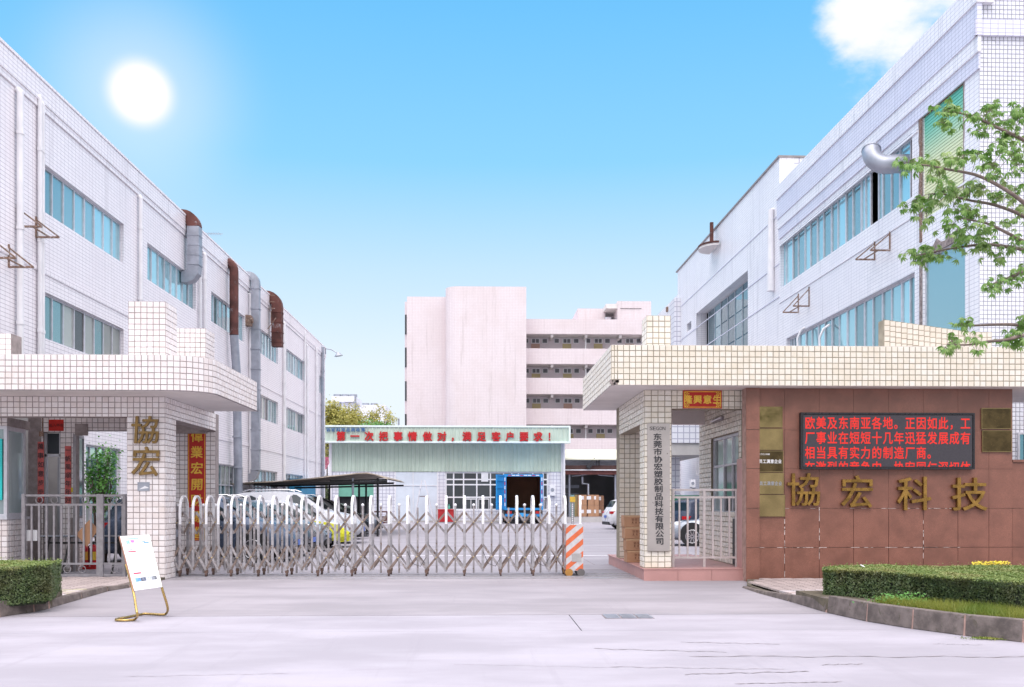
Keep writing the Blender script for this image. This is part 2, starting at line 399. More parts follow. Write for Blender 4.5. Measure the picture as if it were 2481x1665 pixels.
FENCE_R = mat('fence_beige', (.55, .50, .50), .5, .25, var=.15, scale=9, dirt=.66, dirtcol=(.3, .2, .15))
GRAN = mat('granite_red', (.275, .118, .084), .38, var=.34, scale=1.6, fine=.40, dirt=.70, dirtcol=(.17, .075, .055))
GRANJ = mat('granite_joint', (.42, .27, .23), .9, var=.3, scale=7)
GRANP = mat('granite_pink', (.50, .27, .25), .45, var=.12, scale=2, fine=.12)
GOLD = mat('gold_letter', (.33, .19, .05), .27, .85, var=.35, scale=7)
BRONZE = mat('bronze_letter', (.26, .16, .055), .42, .6, var=.3, scale=9)
BRASS = mat('brass_plaque', (.29, .215, .10), .13, .95, var=.25, scale=2.5)
BRASS_D = mat('brass_plaque_dark', (.10, .07, .03), .2, .8, var=.4, scale=4)
RED = mat('red_paper', (.50, .018, .010), .55, var=.12, scale=8)
REDF = mat('red_paper_faded', (.60, .13, .12), .7, var=.2, scale=8)
YELLOW = mat('gold_ink', (.80, .50, .06), .4, .3, var=.15, scale=8)
BLACK = mat('black_paint', (.015, .015, .017), .5, var=.2, scale=8)
INK = mat('black_ink', (.03, .03, .035), .5, var=.1, scale=8)
WHITE = mat('white_paint', (.80, .80, .83), .45, var=.06, scale=4)
DOORW = mat('door_pale_blue', (.66, .72, .80), .5, var=.07, scale=1)
CLAD = mat('cladding_green', (.52, .62, .53), .45, .0, var=.10, scale=.6, dirt=.70, dirtcol=(.45, .5, .45))
CLADT = mat('cladding_trim', (.76, .86, .84), .4, var=.05, scale=1)
SIGNR = mat('sign_red', (.50, .008, .012), .4, var=.1, scale=4)
SIGNB = mat('sign_blue', (.03, .11, .30), .4, var=.1, scale=4)
SHUT = mat('shutter_green', (.13, .42, .33), .5, .1, var=.1, scale=.6)
CONC = mat('concrete_broken', (.30, .25, .24), .95, var=.5, scale=8, bmp=.8, bscale=30)
TRUCKB = mat('truck_blue', (.02, .26, .62), .4, var=.12, scale=1.5)
CARTON = mat('cardboard', (.44, .245, .145), .85, var=.12, scale=3)
CARTON2 = mat('cardboard_shaded', (.30, .165, .105), .85, var=.12, scale=2)  # darker copy of the cardboard, with the carton's shade in its colour
TAPE = mat('tape_tan', (.55, .36, .22), .35, var=.1, scale=3)
RUBBER = mat('rubber', (.022, .022, .024), .85, var=.2, scale=9)
ORANGE = mat('orange_stripe', (.72, .16, .06), .5, var=.12, scale=9, dirt=.66, dirtcol=(.5, .45, .42))
HEADW = mat('gate_head_grey', (.60, .59, .61), .5, var=.12, scale=9, dirt=.66, dirtcol=(.4, .34, .3))
KERB = mat('kerb_stone', (.165, .135, .125), .9, var=.45, scale=5, bmp=.5, bscale=40, dirt=.57, dirtcol=(.085, .075, .05))
PAVE = mat('paver', (.40, .33, .32), .85, var=.2, scale=2.2, bmp=.3, bscale=50, dirt=.64, dirtcol=(.42, .42, .32))
PAVEG = mat('paver_joint', (.11, .095, .07), .95, var=.3, scale=5)
SOIL = mat('soil', (.12, .10, .07), .95, var=.4, scale=5)
BARK = mat('bark', (.16, .12, .10), .85, var=.3, scale=12, bmp=.6)
TWIG = mat('twig', (.20, .15, .13), .8, var=.3, scale=12)
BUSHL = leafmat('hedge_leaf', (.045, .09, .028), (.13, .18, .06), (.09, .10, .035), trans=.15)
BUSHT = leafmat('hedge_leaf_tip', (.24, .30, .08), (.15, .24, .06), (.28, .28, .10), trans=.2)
TREEL = leafmat('tree_leaf', (.25, .42, .10), (.12, .27, .05), (.38, .50, .19), .32, .42)
YELLL = leafmat('yellow_green_leaf', (.48, .44, .10), (.34, .34, .09), (.55, .48, .15), .5, .3)
GREENL = leafmat('fresh_leaf', (.10, .30, .05), (.16, .38, .08), (.06, .20, .05), .4, .3)
GRASS = leafmat('grass_blade', (.22, .27, .04), (.32, .32, .07), (.14, .22, .03), .5, .3)
def groundmat(name, col, amt=1.0):
    m, t, b = base(name, col, .8, 0, .3)
    o = mixc(t, ramp(t, noise(t, .35, 6, .6, 'Geo', (1, 2.2, 1)), .35, .7), tuple(c * (1 - .12 * amt) for c in col), tuple(min(1, c * (1 + .06 * amt)) for c in col))
    o = mixc(t, ramp(t, noise(t, 1.4, 8, .72, 'Geo', (.5, 2.4, 1)), .56, .76, 0, .35 * amt), o, tuple(c * .74 for c in col))
    o = mixc(t, ramp(t, noise(t, 1.0, 6, .7, 'Geo', (3.2, .16, 1)), .56, .72, 0, .22 * amt), o, tuple(c * .72 for c in col))
    o = mixc(t, ramp(t, noise(t, 5.0, 9, .8, 'Geo', None, 1.2), .60, .70, 0, .30 * amt), o, tuple(c * .68 for c in col))
    o = mixc(t, ramp(t, noise(t, 240, 2, .7, 'Geo'), .48, .62, 0, .22), o, tuple(c * .6 for c in col))
    t.links.new(o, b.inputs['Base Color']); bump(t, b, noise(t, 90, 4, .7, 'Geo'), .2, .003)
    MATS[name] = m; return m
GND = groundmat('concrete_yard', (.33, .31, .345), 1.1)
ROADM = groundmat('concrete_road', (.375, .352, .40), 1.3)
APRON = groundmat('concrete_apron', (.325, .30, .33), 1.4)
CRACK = mat('crack_dark', (.24, .21, .22), .95, var=.3, scale=6)
LINEW = mat('line_white', (.80, .80, .84), .7, var=.08, scale=3)
# ------------------------------------------------------------------ tiles and walls
def tile_mesh(w_, h_, m):
    mb = MB(); t = .007; i = .006
    mb.add([(-w_/2, -h_/2, -.002), (w_/2, -h_/2, -.002), (w_/2, h_/2, -.002), (-w_/2, h_/2, -.002), (-w_/2+i, -h_/2+i, t), (w_/2-i, -h_/2+i, t), (w_/2-i, h_/2-i, t), (-w_/2+i, h_/2-i, t)],
           [(4, 5, 6, 7), (0, 1, 5, 4), (1, 2, 6, 5), (2, 3, 7, 6), (3, 0, 4, 7)])
    return mb.mesh('tile', m)
class Tiles:
    def __init__(s, parent, m, gap=.014, limit=300): s.p = parent; s.m = m; s.gap = gap; s.l = []; s.limit = limit; s.cache = {}
    def area(s, fr, a0, a1, z0, z1, pa, pz, out=0.0, prio=0, top=True, right=False, holes=(), poly=None):
        """cover a rectangle with tiles of pitch pa x pz; rows are laid from the top"""
        if a0 > a1: a0, a1 = a1, a0
        z = z1
        while z > z0 + .02:
            zb = max(z - pz, z0); a = a1 if right else a0
            while (a > a0 + .02) if right else (a < a1 - .02):
                x0, x1 = (max(a - pa, a0), a) if right else (a, min(a + pa, a1))
                a = x0 if right else x1
                cx, cz = (x0 + x1) / 2, (z + zb) / 2
                if any(h[0] < cx < h[1] and h[2] < cz < h[3] for h in holes): continue
                if poly and not poly(cx, cz): continue
                s.l.append((prio + RN.random() * .01, fr, cx, cz, x1 - x0 - s.gap, z - zb - s.gap, out))
            z = zb
    def done(s, stuffname='tile_field'):
        s.l = [t for t in s.l if t[4] > .015 and t[5] > .015]; s.l.sort(key=lambda t: t[0])
        rest = MB()
        for k, (_, fr, a, z, w_, h_, o) in enumerate(s.l):
            dx = RN.uniform(-.0015, .0015); dz = RN.uniform(-.0015, .0015); tw = RN.gauss(0, .004); do = abs(RN.gauss(0, .0012))
            M4 = Matrix.Translation(fr.pt(a + dx, z + dz, o + do)) @ fr.M @ Matrix.Rotation(tw, 4, 'Z')
            if k < s.limit:
                key = (round(w_, 3), round(h_, 3))
                if key not in s.cache: s.cache[key] = tile_mesh(w_, h_, s.m)
                inst('tile', s.cache[key], s.p, M4)
            else:
                t = .007; i = .006; c = [(-w_/2, -h_/2, -.002), (w_/2, -h_/2, -.002), (w_/2, h_/2, -.002), (-w_/2, h_/2, -.002), (-w_/2+i, -h_/2+i, t), (w_/2-i, -h_/2+i, t), (w_/2-i, h_/2-i, t), (-w_/2+i, h_/2-i, t)]
                rest.add([M4 @ Vector(p) for p in c], [(4, 5, 6, 7), (0, 1, 5, 4), (1, 2, 6, 5), (2, 3, 7, 6), (3, 0, 4, 7)])
        if rest.v: part(stuffname, rest, s.m, s.p, kind='stuff')

def wall_holes(mb, fr, a0, a1, z0, z1, holes, thick=.28, out=0.0):
    if a0 > a1: a0, a1 = a1, a0
    hs = [(max(min(h[0], h[1]), a0), min(max(h[0], h[1]), a1), max(h[2], z0), min(h[3], z1)) for h in holes]
    hs = [h for h in hs if h[1] > h[0] and h[3] > h[2]]
    zs = sorted({z0, z1, *[h[2] for h in hs], *[h[3] for h in hs]})
    for zi in range(len(zs) - 1):
        zm = (zs[zi] + zs[zi + 1]) / 2; act = sorted([h for h in hs if h[2] < zm < h[3]])
        a = a0
        for h in act:
            if h[0] > a + 1e-4: mb.fb(fr, a, h[0], zs[zi], zs[zi + 1], out - thick, out)
            a = max(a, h[1])
        if a < a1 - 1e-4: mb.fb(fr, a, a1, zs[zi], zs[zi + 1], out - thick, out)
    return mb
def window(fr, parent, a0, a1, z0, z1, cols, rows=(), recess=.12, bar=.05, glass=None, fmat=None, name='window', skip=(), thickbars=(), dark=()):
    glass = glass or GLASS; fmat = fmat or ALU
    if a0 > a1: a0, a1 = a1, a0
    mb = MB(); o0, o1 = -recess - .05, -recess
    mb.fb(fr, a0, a1, z0, z0 + bar, o0, o1); mb.fb(fr, a0, a1, z1 - bar, z1, o0, o1)
    mb.fb(fr, a0, a0 + bar, z0 + bar, z1 - bar, o0, o1); mb.fb(fr, a1 - bar, a1, z0 + bar, z1 - bar, o0, o1)
    cs = [a0 + (a1 - a0) * (i / cols if isinstance(cols, int) else 0) for i in range(1, cols)] if isinstance(cols, int) else [a0 + (a1 - a0) * c for c in cols]
    rs = [z0 + (z1 - z0) * r for r in rows]
    for i, c in enumerate(cs):
        bw = bar * (1.35 if i in thickbars else .8)
        mb.fb(fr, c - bw / 2, c + bw / 2, z0 + bar, z1 - bar, o0, o1 + .004)
    for r in rs: mb.fb(fr, a0 + bar, a1 - bar, r - bar * .4, r + bar * .4, o0, o1 + .008)
    f = part(name, mb, fmat, parent)
    xs = [a0] + cs + [a1]; zz = [z0] + rs + [z1]; k = 0
    for j in range(len(zz) - 1):
        for i in range(len(xs) - 1):
            if k not in skip:
                p = MB(); q = -recess - .035 + RN.uniform(-.006, .006)
                p.fb(fr, xs[i] + .015, xs[i + 1] - .015, zz[j] + .015, zz[j + 1] - .015, q - .006, q)
                part('pane', p, GLASS_D if k in dark else (RN.choice((glass, glass, glass, glass, GLASS_V, GLASS_D)) if glass is GLASS else glass), f)
            k += 1
    return f

# ------------------------------------------------------------------ ground
g = MB(); g.box(-400, 400, 20.75, 900, -.3, 0); structure('ground', g, GND)
g = MB(); g.box(-400, 400, -40, 12.12, -.3, 0); structure('road', g, ROADM)
# concrete apron: bays with open joints
xj = [-9, -4.2, onG(1387, 1505).x, 4.6, 9.5]
ap = thing('apron', None, None, (0, 0, 0), None, 'structure')
bays = [(-30, 1.29), (1.29, 40)]
for a, b in bays:
    part('slab', MB().box(a + .008, b - .008, 12.135, 13.845, -.2, -.001), ROADM, ap)
part('slab', MB().box(-30, 40, 13.86, 20.5, -.2, .001), APRON, ap)
structure('joint_bed', MB().box(-400, 400, 12.0, 20.9, -.35, -.02), CRACK)
# gate track across the entrance
tr = MB()
for Y in (21.08, 21.24, 21.8): tr.box(XY(398, 21.3), XY(1548, 21.3), Y - .02, Y + .02, .0, .014)
tr.box(XY(398, 21.3), XY(1556, 21.3), 20.52, 20.74, -.2, .003)
part('gate_track', tr, STEEL, None); bpy.data.objects['gate_track']['kind'] = 'structure'
# cracks
def crack(px0, py0, px1, py1, amp, wdt, seed):
    r = random.Random(seed); n = 46; P = []
    for i in range(n + 1):
        t = i / n; p = onG(px0 + (px1 - px0) * t, py0 + (py1 - py0) * t + amp * .5 * (math.sin(t * 23 + seed) * .5 + r.uniform(-.35, .35)), .002); P.append(p)
    mb = MB()
    for i in range(n):
        a, b = P[i], P[i + 1]; w1 = wdt * (.25 + .5 * abs(math.sin(i * .7 + seed))) * .5; w2 = wdt * (.25 + .5 * abs(math.sin((i + 1) * .7 + seed))) * .5
        mb.add([(a.x, a.y - w1, .004), (b.x, b.y - w2, .004), (b.x, b.y + w2, .004), (a.x, a.y + w1, .004)], [(0, 1, 2, 3)])
    return mb
ck = MB()
for k, (a, b, c, d, am, wd) in enumerate([(1670, 1590, 2481, 1592, 5, .035), (1990, 1611, 2090, 1609, 3, .03), (1660, 1634, 1960, 1627, 3, .035), (1480, 1616, 1900, 1622, 3, .02),
        (1440, 1572, 1760, 1580, 3, .03), (1650, 1556, 1890, 1561, 2, .03), (1780, 1657, 2040, 1652, 2, .03), (2260, 1560, 2380, 1563, 2, .02), (1100, 1610, 1500, 1618, 2, .012), (300, 1640, 700, 1632, 2, .012)]):
    m_ = crack(a, b, c, d, am, wd, k); ck.add(m_.v, m_.f)
structure('road_cracks', ck, CRACK)
ck = MB()
m_ = crack(1770, 1424, 2010, 1497, 3, .022, 31); ck.add([(x, y, z) for x, y, z in m_.v], m_.f)
structure('apron_cracks', ck, CRACK)
# drain grating in the apron
dl = onG(1457, 1490); dr = onG(1585, 1498)
dg_ = thing('drain_grate', 'light grey drain grating of three bays in the concrete drive', 'drain', (dl.x, dl.y, 0))
fr = MB(); y0 = onG(1500, 1499).y; y1 = onG(1500, 1490).y
part('frame', MB().box(dl.x, dr.x, y0, y1, -.01, .004), CRACK, dg_)
for k in range(3):
    x0 = dl.x + (dr.x - dl.x) * k / 3 + .02; x1 = dl.x + (dr.x - dl.x) * (k + 1) / 3 - .02
    mb = MB(); n = 9
    for i in range(n): xx = x0 + (x1 - x0) * (i + .5) / n; mb.box(xx - .013, xx + .013, y0 + .015, y1 - .015, .004, .014)
    mb.box(x0, x1, y0 + .01, y0 + .03, .004, .015); mb.box(x0, x1, y1 - .03, y1 - .01, .004, .015)
    part('grating', mb, GALV, dg_)
# painted lines in the yard
ln = MB(); Yl = onG(1450, 1346).y
ln.box(XY(900, Yl), XY(1510, Yl), Yl - .06, Yl + .06, .0, .004); structure('painted_line', ln, LINEW)
Yl = onG(1450, 1381).y; structure('yard_joint', MB().box(XY(1410, Yl), XY(1500, Yl), Yl - .03, Yl + .03, 0, .004), CRACK)
jn = MB()
for Y in (24.9, 35.5, 52): jn.box(-20, 20, Y - .008, Y + .008, 0, .003)
for X in (-1.5, 3.0): jn.box(X - .007, X + .007, 24.9, 78, 0, .003)
structure('yard_joints', jn, CRACK)

# kerbs, pavers and pavement of the left side
def kerb_run(name, pts, h, wdt, inward, m=KERB, gapmat=GRANJ):
    """pts: ground points of the outer face; one stone between neighbouring points"""
    root = thing(name, None, None, pts[0], None, 'structure'); root['kind'] = 'structure'
    jb = MB()
    for i in range(len(pts) - 1):
        a, b = Vector(pts[i]), Vector(pts[i + 1]); d = (b - a).normalized(); n = Vector((-d.y, d.x, 0)) * inward
        ha = h[i] if isinstance(h, (list, tuple)) else h; hb = h[i + 1] if isinstance(h, (list, tuple)) else h
        a2 = a + d * .012; b2 = b - d * .012; tl = n * .02
        lo = [a2, b2, b2 + n * wdt, a2 + n * wdt]; hi = [a2 + tl + UP * ha, b2 + tl + UP * hb, b2 + n * wdt + UP * hb, a2 + n * wdt + UP * ha]
        if inward < 0: lo = lo[::-1]; hi = hi[::-1]
        mb = MB().hexa(lo + hi); o = part('kerb_stone', mb, m, root)
        bv = o.modifiers.new('bevel', 'BEVEL'); bv.width = .012; bv.segments = 2
        q = [b - d * .03 + n * .008, b + d * .03 + n * .008, b + d * .03 + n * wdt, b - d * .03 + n * wdt]
        if inward < 0: q = q[::-1]
        jb.hexa([p + UP * 0 for p in q] + [p + UP * (min(ha, hb) - .012) + (tl if k in (0, 1) and inward > 0 else Vector()) for k, p in enumerate(q)])
    part('mortar', jb, gapmat, root)
    return root
KL = [onG(-60, 1505), onG(0, 1496), onG(84, 1483), onG(120, 1475)]
kerb_run('kerb_planter', KL, .225, .14, 1)
KL2 = [onG(122, 1474), onG(200, 1451), onG(262, 1433), onG(316, 1424), onG(350, 1420)]
kerb_run('kerb', KL2, [.12, .11, .09, .06, .03], .13, 1)
R1 = [onG(1797, 1424), onG(1834, 1437), onG(1909, 1457), onG(1999, 1484)]
kerb_run('kerb', R1, [.03, .05, .11, .22], .12, 1)
R2 = [onG(2003, 1485), onG(2098, 1506), onG(2209, 1524), onG(2335, 1541), onG(2478, 1557), onG(2640, 1575)]
kerb_run('kerb_planter', R2, [.25, .255, .26, .255, .26, .26], .14, 1)
def pavers(name, poly, z, mats_, seed, w_=.27, h_=.16):
    """hexagonal pavers inside a ground polygon"""
    r = random.Random(seed); root = thing(name, None, None, (poly[0][0], poly[0][1], 0), None, 'structure')
    part('bed', MB().prism(poly, -.05, z - .03), PAVEG, root)
    def inside(x, y):
        c = False; n = len(poly)
        for i in range(n):
            x1, y1 = poly[i]; x2, y2 = poly[(i + 1) % n]
            if (y1 > y) != (y2 > y) and x < (x2 - x1) * (y - y1) / (y2 - y1) + x1: c = not c
        return c
    xs = [p[0] for p in poly]; ys = [p[1] for p in poly]
    mb = MB(); e = .010; hx = w_ / 2 - e; hy = h_ / 2 - e; sh = .05
    P = [(-hx, 0), (-hx + sh, -hy), (hx - sh, -hy), (hx, 0), (hx - sh, hy), (-hx + sh, hy)]
    mb.prism(P, -.04, 0); mes = [mb.mesh('paver', m) for m in mats_]
    cand = []; j = 0; y = min(ys)
    while y < max(ys):
        x = min(xs) - (w_ - sh) * (j % 2)
        while x < max(xs):
            if inside(x, y): cand.append((x, y))
            x += 2 * (w_ - sh)
        y += h_ / 2; j += 1
    cand.sort(key=lambda c: c[1])
    rest = MB()
    for k, (x, y) in enumerate(cand):
        M4 = Matrix.Translation((x, y, z + r.uniform(-.003, .003))) @ Matrix.Rotation(r.gauss(0, .015), 4, 'X')
        if k < 300: inst('paver', mes[min(int(r.random() * 3), 2)], root, M4)
        else: rest.prism([(x + a, y + b) for a, b in P], z - .03, z)
    if rest.v: part('paver_field', rest, mats_[0], root, kind='stuff')
PAVE2 = mat('paver_pale', (.50, .45, .46), .85, var=.2, scale=2.5, bmp=.3, bscale=50)
PAVE3 = mat('paver_ochre', (.40, .36, .27), .85, var=.2, scale=2.5, bmp=.3, bscale=50)
def off(pts, d, inward=1):
    out_ = []
    for i, p in enumerate(pts):
        a = pts[max(i - 1, 0)]; b = pts[min(i + 1, len(pts) - 1)]; t = Vector(b) - Vector(a); t.z = 0; t.normalize(); n = Vector((-t.y, t.x, 0)) * inward
        q = Vector(p) + n * d; out_.append((q.x, q.y))
    return out_
pl = off(KL2, .17)[:-1] + [(XY(375, 20.4), 20.35), (-13, 20.4), (-13, 15.9), (-6.75, 15.95), (-6.75, 15.1)]
structure('pavement_bed', MB().prism(off(KL2, .11) + [(XY(400, 20.5), 20.5), (-13, 20.5), (-13, 15.8), (-6.6, 15.8), (-6.6, 14.95)], -.05, .05), PAVEG)
pavers('pavement', pl, .075, [PAVE, PAVE2, PAVE3], 4)
pr = off(R1, .17)[::-1] + [(XY(1840, 19.5), 19.45), (13.5, 19.45), (13.5, 15.5), (XY(2010, 15.2), 15.5)]
structure('pavement_bed', MB().prism(off(R1, .10)[::-1] + [(XY(1811, 19.6), 19.62), (13.5, 19.62), (13.5, 15.3), (XY(2010, 15.2), 15.3)], -.05, .05), PAVEG)
pavers('pavement', pr, .08, [PAVE, PAVE2, PAVE2], 5)
g = MB(); g.prism([(onG(-60, 1505).x, onG(-60, 1505).y + .13), (KL[1].x, KL[1].y + .13), (KL[3].x - .02, KL[3].y + .13), (-6.7, 15.85), (-14, 15.85), (-14, 13)], -.05, .19); structure('planting_bed', g, SOIL)
g = MB(); g.prism([(R2[i].x, R2[i].y + .12) for i in range(6)] + [(14, 15.35), (R2[0].x, 15.35)], -.05, .2); structure('planting_bed', g, SOIL)
# ------------------------------------------------------------------ left factory building
XL = -11.7
du = (1185 - 1160) / F
FL = Fr((XL - du * 23.3, 0), (du, 1))
def LS(px): return FL.S(px)
zr = FL.Z(440, 509) ; 
ZRL = (FL.Z(0, 106) + FL.Z(740, 797)) / 2
LB = thing('factory_building', 'white tiled three storey factory with rusty ducts on its side, left of the yard', 'building', (FL.pt(23, 0).x, 23, 0))
aL0, aL1 = 22.95, LS(786)
w3t, w3b = FL.Z(107, 396), FL.Z(107, 513); w2t, w2b = FL.Z(107, 706), FL.Z(107, 820); w1t, w1b = FL.Z(520, 1122), FL.Z(520, 1205)
colsL = [(107, 300, 8), (357, 475, 8), (512, 593, 8), (631, 674, 6), (694, 737, 7)]
holes = []; wins = []
for a, b, n in colsL:
    for (zt, zb_) in ((w3t, w3b), (w2t, w2b)): holes.append((LS(a), LS(b), zb_, zt)); wins.append((LS(a), LS(b), zb_, zt, n, ()))
for a, b, n in [(208, 292, 5), (520, 589, 7), (614, 672, 7), (692, 735, 6)]:
    holes.append((LS(a), LS(b), .9, w1t)); wins.append((LS(a), LS(b), .9, w1t, n, (.62,)))
holes.append((LS(774), LS(780.5), FL.Z(774, 951), FL.Z(774, 909))); wins.append((*holes[-1], 2, ()))
mb = MB(); wall_holes(mb, FL, aL0, aL1, 0, ZRL - .05, holes)
part('wall', mb, FAC_L, LB)
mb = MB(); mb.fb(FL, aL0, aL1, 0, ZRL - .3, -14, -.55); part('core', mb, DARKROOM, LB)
part('end_wall', MB().fb(FL, aL1, aL1 + .3, 0, ZRL - .02, -14, -.002), FAC_L, LB); part('end_wall', MB().fb(FL, aL0 - .3, aL0, 0, ZRL - .02, -14, -.002), FAC_L, LB)
mb = MB(); mb.fb(FL, aL0, aL1, ZRL - .3, ZRL - .28, -14, -.28); part('roof', mb, PLASTER, LB)
mb = MB()   # stepped parapet courses
mb.fb(FL, aL0 - .3, aL1 + .32, ZRL - .05, ZRL + .02, -.32, .10)
mb.fb(FL, aL0 - .3, aL1 + .32, ZRL - .62, ZRL - .05, -.002, .075)
mb.fb(FL, aL0 - .3, aL1 + .32, ZRL - .80, ZRL - .62, -.002, .045)
part('parapet', mb, FAC_L, LB)
mb = MB()
for z in (7.75, 4.4): mb.fb(FL, aL0, aL1, z, z + .16, 0, .03)
part('string_course', mb, FAC_L, LB)
for h in wins:
    window(FL, LB, h[0], h[1], h[2], h[3], h[4], h[5], recess=.10, bar=.055, thickbars=(3,), glass=GLASS if h[3] < 8 else GLASS_B)
def pipe(parent, fr, px, py0, z1, r=.055, out=.09, m=PIPE, name='downpipe', head=True):
    a, z = fr.hit(px, py0, out); mb = MB(); mb.cyl(fr.pt(a, z1, out), fr.pt(a, z, out), r, 10)
    zz = z1 + 1.3
    while zz < z: mb.cyl(fr.pt(a, zz, out), fr.pt(a, zz + .09, out), r * 1.22, 10); zz += 2.4
    if head: mb.tube([fr.pt(a, z - .02, out), fr.pt(a, z + .06, out * .6), fr.pt(a, z + .08, -.02)], r * .9, 8)
    return part(name, mb, m, parent)
for px, py, r in [(49, 224, .085), (97, 238, .06), (103.5, 252, .055), (341, 480, .07), (485, 640, .06), (497, 618, .075), (607, 716, .075), (689, 784, .085), (739, 803, .06), (745, 838, .08), (767, 846, .07), (782, 842, .11)]:
    pipe(LB, FL, px, py, 0.0, r, out=r + .03, m=PIPE if px != 782 else GALV)
# ducts that climb the wall and turn over the parapet
def duct(px0, px1, ztop_py, zbot_py, dep, mats_, side='square', over=1.6, elbow_bottom=False, name='duct'):
    a0, a1 = FL.S(px0, .12 + dep), FL.S(px1, .12 + dep); ac = (a0 + a1) / 2; wd = abs(a1 - a0)
    return ac, wd
def duct_path(ac, zb_, zt, o, rr, over):
    P = [FL.pt(ac, zb_, o), FL.pt(ac, zt - rr, o)]
    for i in range(1, 7):
        t = i / 6 * PI / 2; P.append(FL.pt(ac, zt - rr + rr * math.sin(t), o - rr + rr * math.cos(t)))
    P.append(FL.pt(ac, zt, o - rr - over)); return P
# 1: wide grey rectangular duct with a rusty bend on top
o = .36; a0 = FL.S(459, .55); a1 = FL.S(488, .25); ac = (a0 + a1) / 2; wd = .78
zt = FL.Z(470, 524, o); zb_ = FL.Z(470, 672, o)
P = duct_path(ac, zb_ + .45, zt, o, .42, .9)
mb = MB(); mb.rtube(P[1:], .46, .46, FL.u) ; d1 = part('duct_bend', mb, RUST, LB, 'rusty bend over the parapet')
mb = MB(); mb.rtube(P[:2], .46, .46, FL.u)
for i in range(4):
    z = P[0].z + (P[1].z - P[0].z) * (i + .02) / 4; mb.rtube([FL.pt(ac, z, o), FL.pt(ac, z + .03, o)], .49, .49, FL.u)
lowp = [FL.pt(ac, zb_ + .45, o), FL.pt(ac, zb_ + .2, o - .02), FL.pt(ac, zb_ + .05, o - .14), FL.pt(ac, zb_, o - .3), FL.pt(ac, zb_, -.1)]
mb.rtube(lowp, .46, .46, FL.u); part('duct', mb, GALV, LB, 'grey rectangular duct ending in a rounded elbow')
# 2: round rusty duct
o = .32; ac = FL.S(567, o); zt = FL.Z(560, 628, o); P = duct_path(ac, 1.9, zt, o, .42, 1.1)
P0 = [FL.pt(ac + .25, FL.Z(575, 905, o), o + .05), FL.pt(ac, FL.Z(567, 812, o), o)]
mb = MB(); mb.tube([P0[1]] + P[1:-1], .2, 14); part('duct', mb, RUST, LB, 'round rusty duct with a bend over the parapet')
mb = MB(); mb.tube([FL.pt(ac + .5, 0.5, o + .1), P0[0], P0[1]], .19, 14); mb.tube([P[-2], P[-1]], .21, 12)
for z in (3.2, 4.6, 6): mb.tube([FL.pt(ac + .3, z, o + .06), FL.pt(ac + .3, z + .08, o + .06)], .215, 12)
part('duct', mb, GALV, LB)
# 3: square galvanised duct
o = .35; ac = FL.S(620, o); zt = FL.Z(615, 664, o); P = duct_path(ac, FL.Z(620, 1140, o), zt, o, .35, 1.4)
mb = MB(); mb.rtube(P, .38, .36, FL.u); z = P[0].z
while z < zt - .5: mb.rtube([FL.pt(ac, z, o), FL.pt(ac, z + .04, o)], .44, .42, FL.u); z += 1.0
mb.rtube([P[0], FL.pt(ac, P[0].z - .3, o - .1), FL.pt(ac, P[0].z - .4, -.1)], .38, .36, FL.u)
part('duct', mb, GALV, LB, 'square galvanised duct with flanged joints')
# 4: big rusty duct with short drop
o = .44; ac = FL.S(672, o); zt = FL.Z(655, 702, o); zb_ = FL.Z(674, 842, o); P = duct_path(ac, zb_, zt, o, .55, 1.0)
mb = MB(); mb.rtube(P, .54, .52, FL.u)
for f_ in (.1, .35, .6, .85): z = zb_ + (zt - .6 - zb_) * f_; mb.rtube([FL.pt(ac, z, o), FL.pt(ac, z + .05, o)], .59, .57, FL.u)
part('duct', mb, RUST, LB, 'large rusty duct with short open drop')
mb = MB()
for dz in (0, .35, .7): mb.bar(FL.pt(ac - .5, zb_ + 2.0 + dz, .02), FL.pt(ac - .45, zb_ + 2.0 + dz, .4), .03)
mb.bar(FL.pt(ac - .48, zb_ + 1.2, .2), FL.pt(ac - .48, zt - .9, .2), .03); mb.bar(FL.pt(ac - .4, zb_ + .9, .02), FL.pt(ac - .4, zb_ + 1.5, .45), .035)
part('ladder_rungs', mb, RUSTB, LB)
# two rusty triangle brackets on the near wall (each a pair of triangles)
def tri_bracket(parent, fr, pts, m=RUSTB):
    mb = MB(); d = .62
    (a1, z1), (a2, z2) = pts
    for a in (a1, a2):
        mb.bar(fr.pt(a, z1, .01), fr.pt(a, z2, .01), .045); mb.bar(fr.pt(a, z2, .01), fr.pt(a, z2, d), .045); mb.bar(fr.pt(a, z1 - .08, .01), fr.pt(a, z2, d), .035)
    mb.bar(fr.pt(a1, z2 + .02, d * .55), fr.pt(a2, z2 + .02, d * .55), .03)
    return part('bracket', mb, m, parent)
a1, z1 = FL.hit(42, 497); a2, z2 = FL.hit(42, 549); tri_bracket(LB, FL, [(a1, z1), (FL.S(86), z2)])
a1, z1 = FL.hit(-25, 560); a2, z2 = FL.hit(20, 647); tri_bracket(LB, FL, [(a1, FL.Z(20, 592)), (a2, z2)])
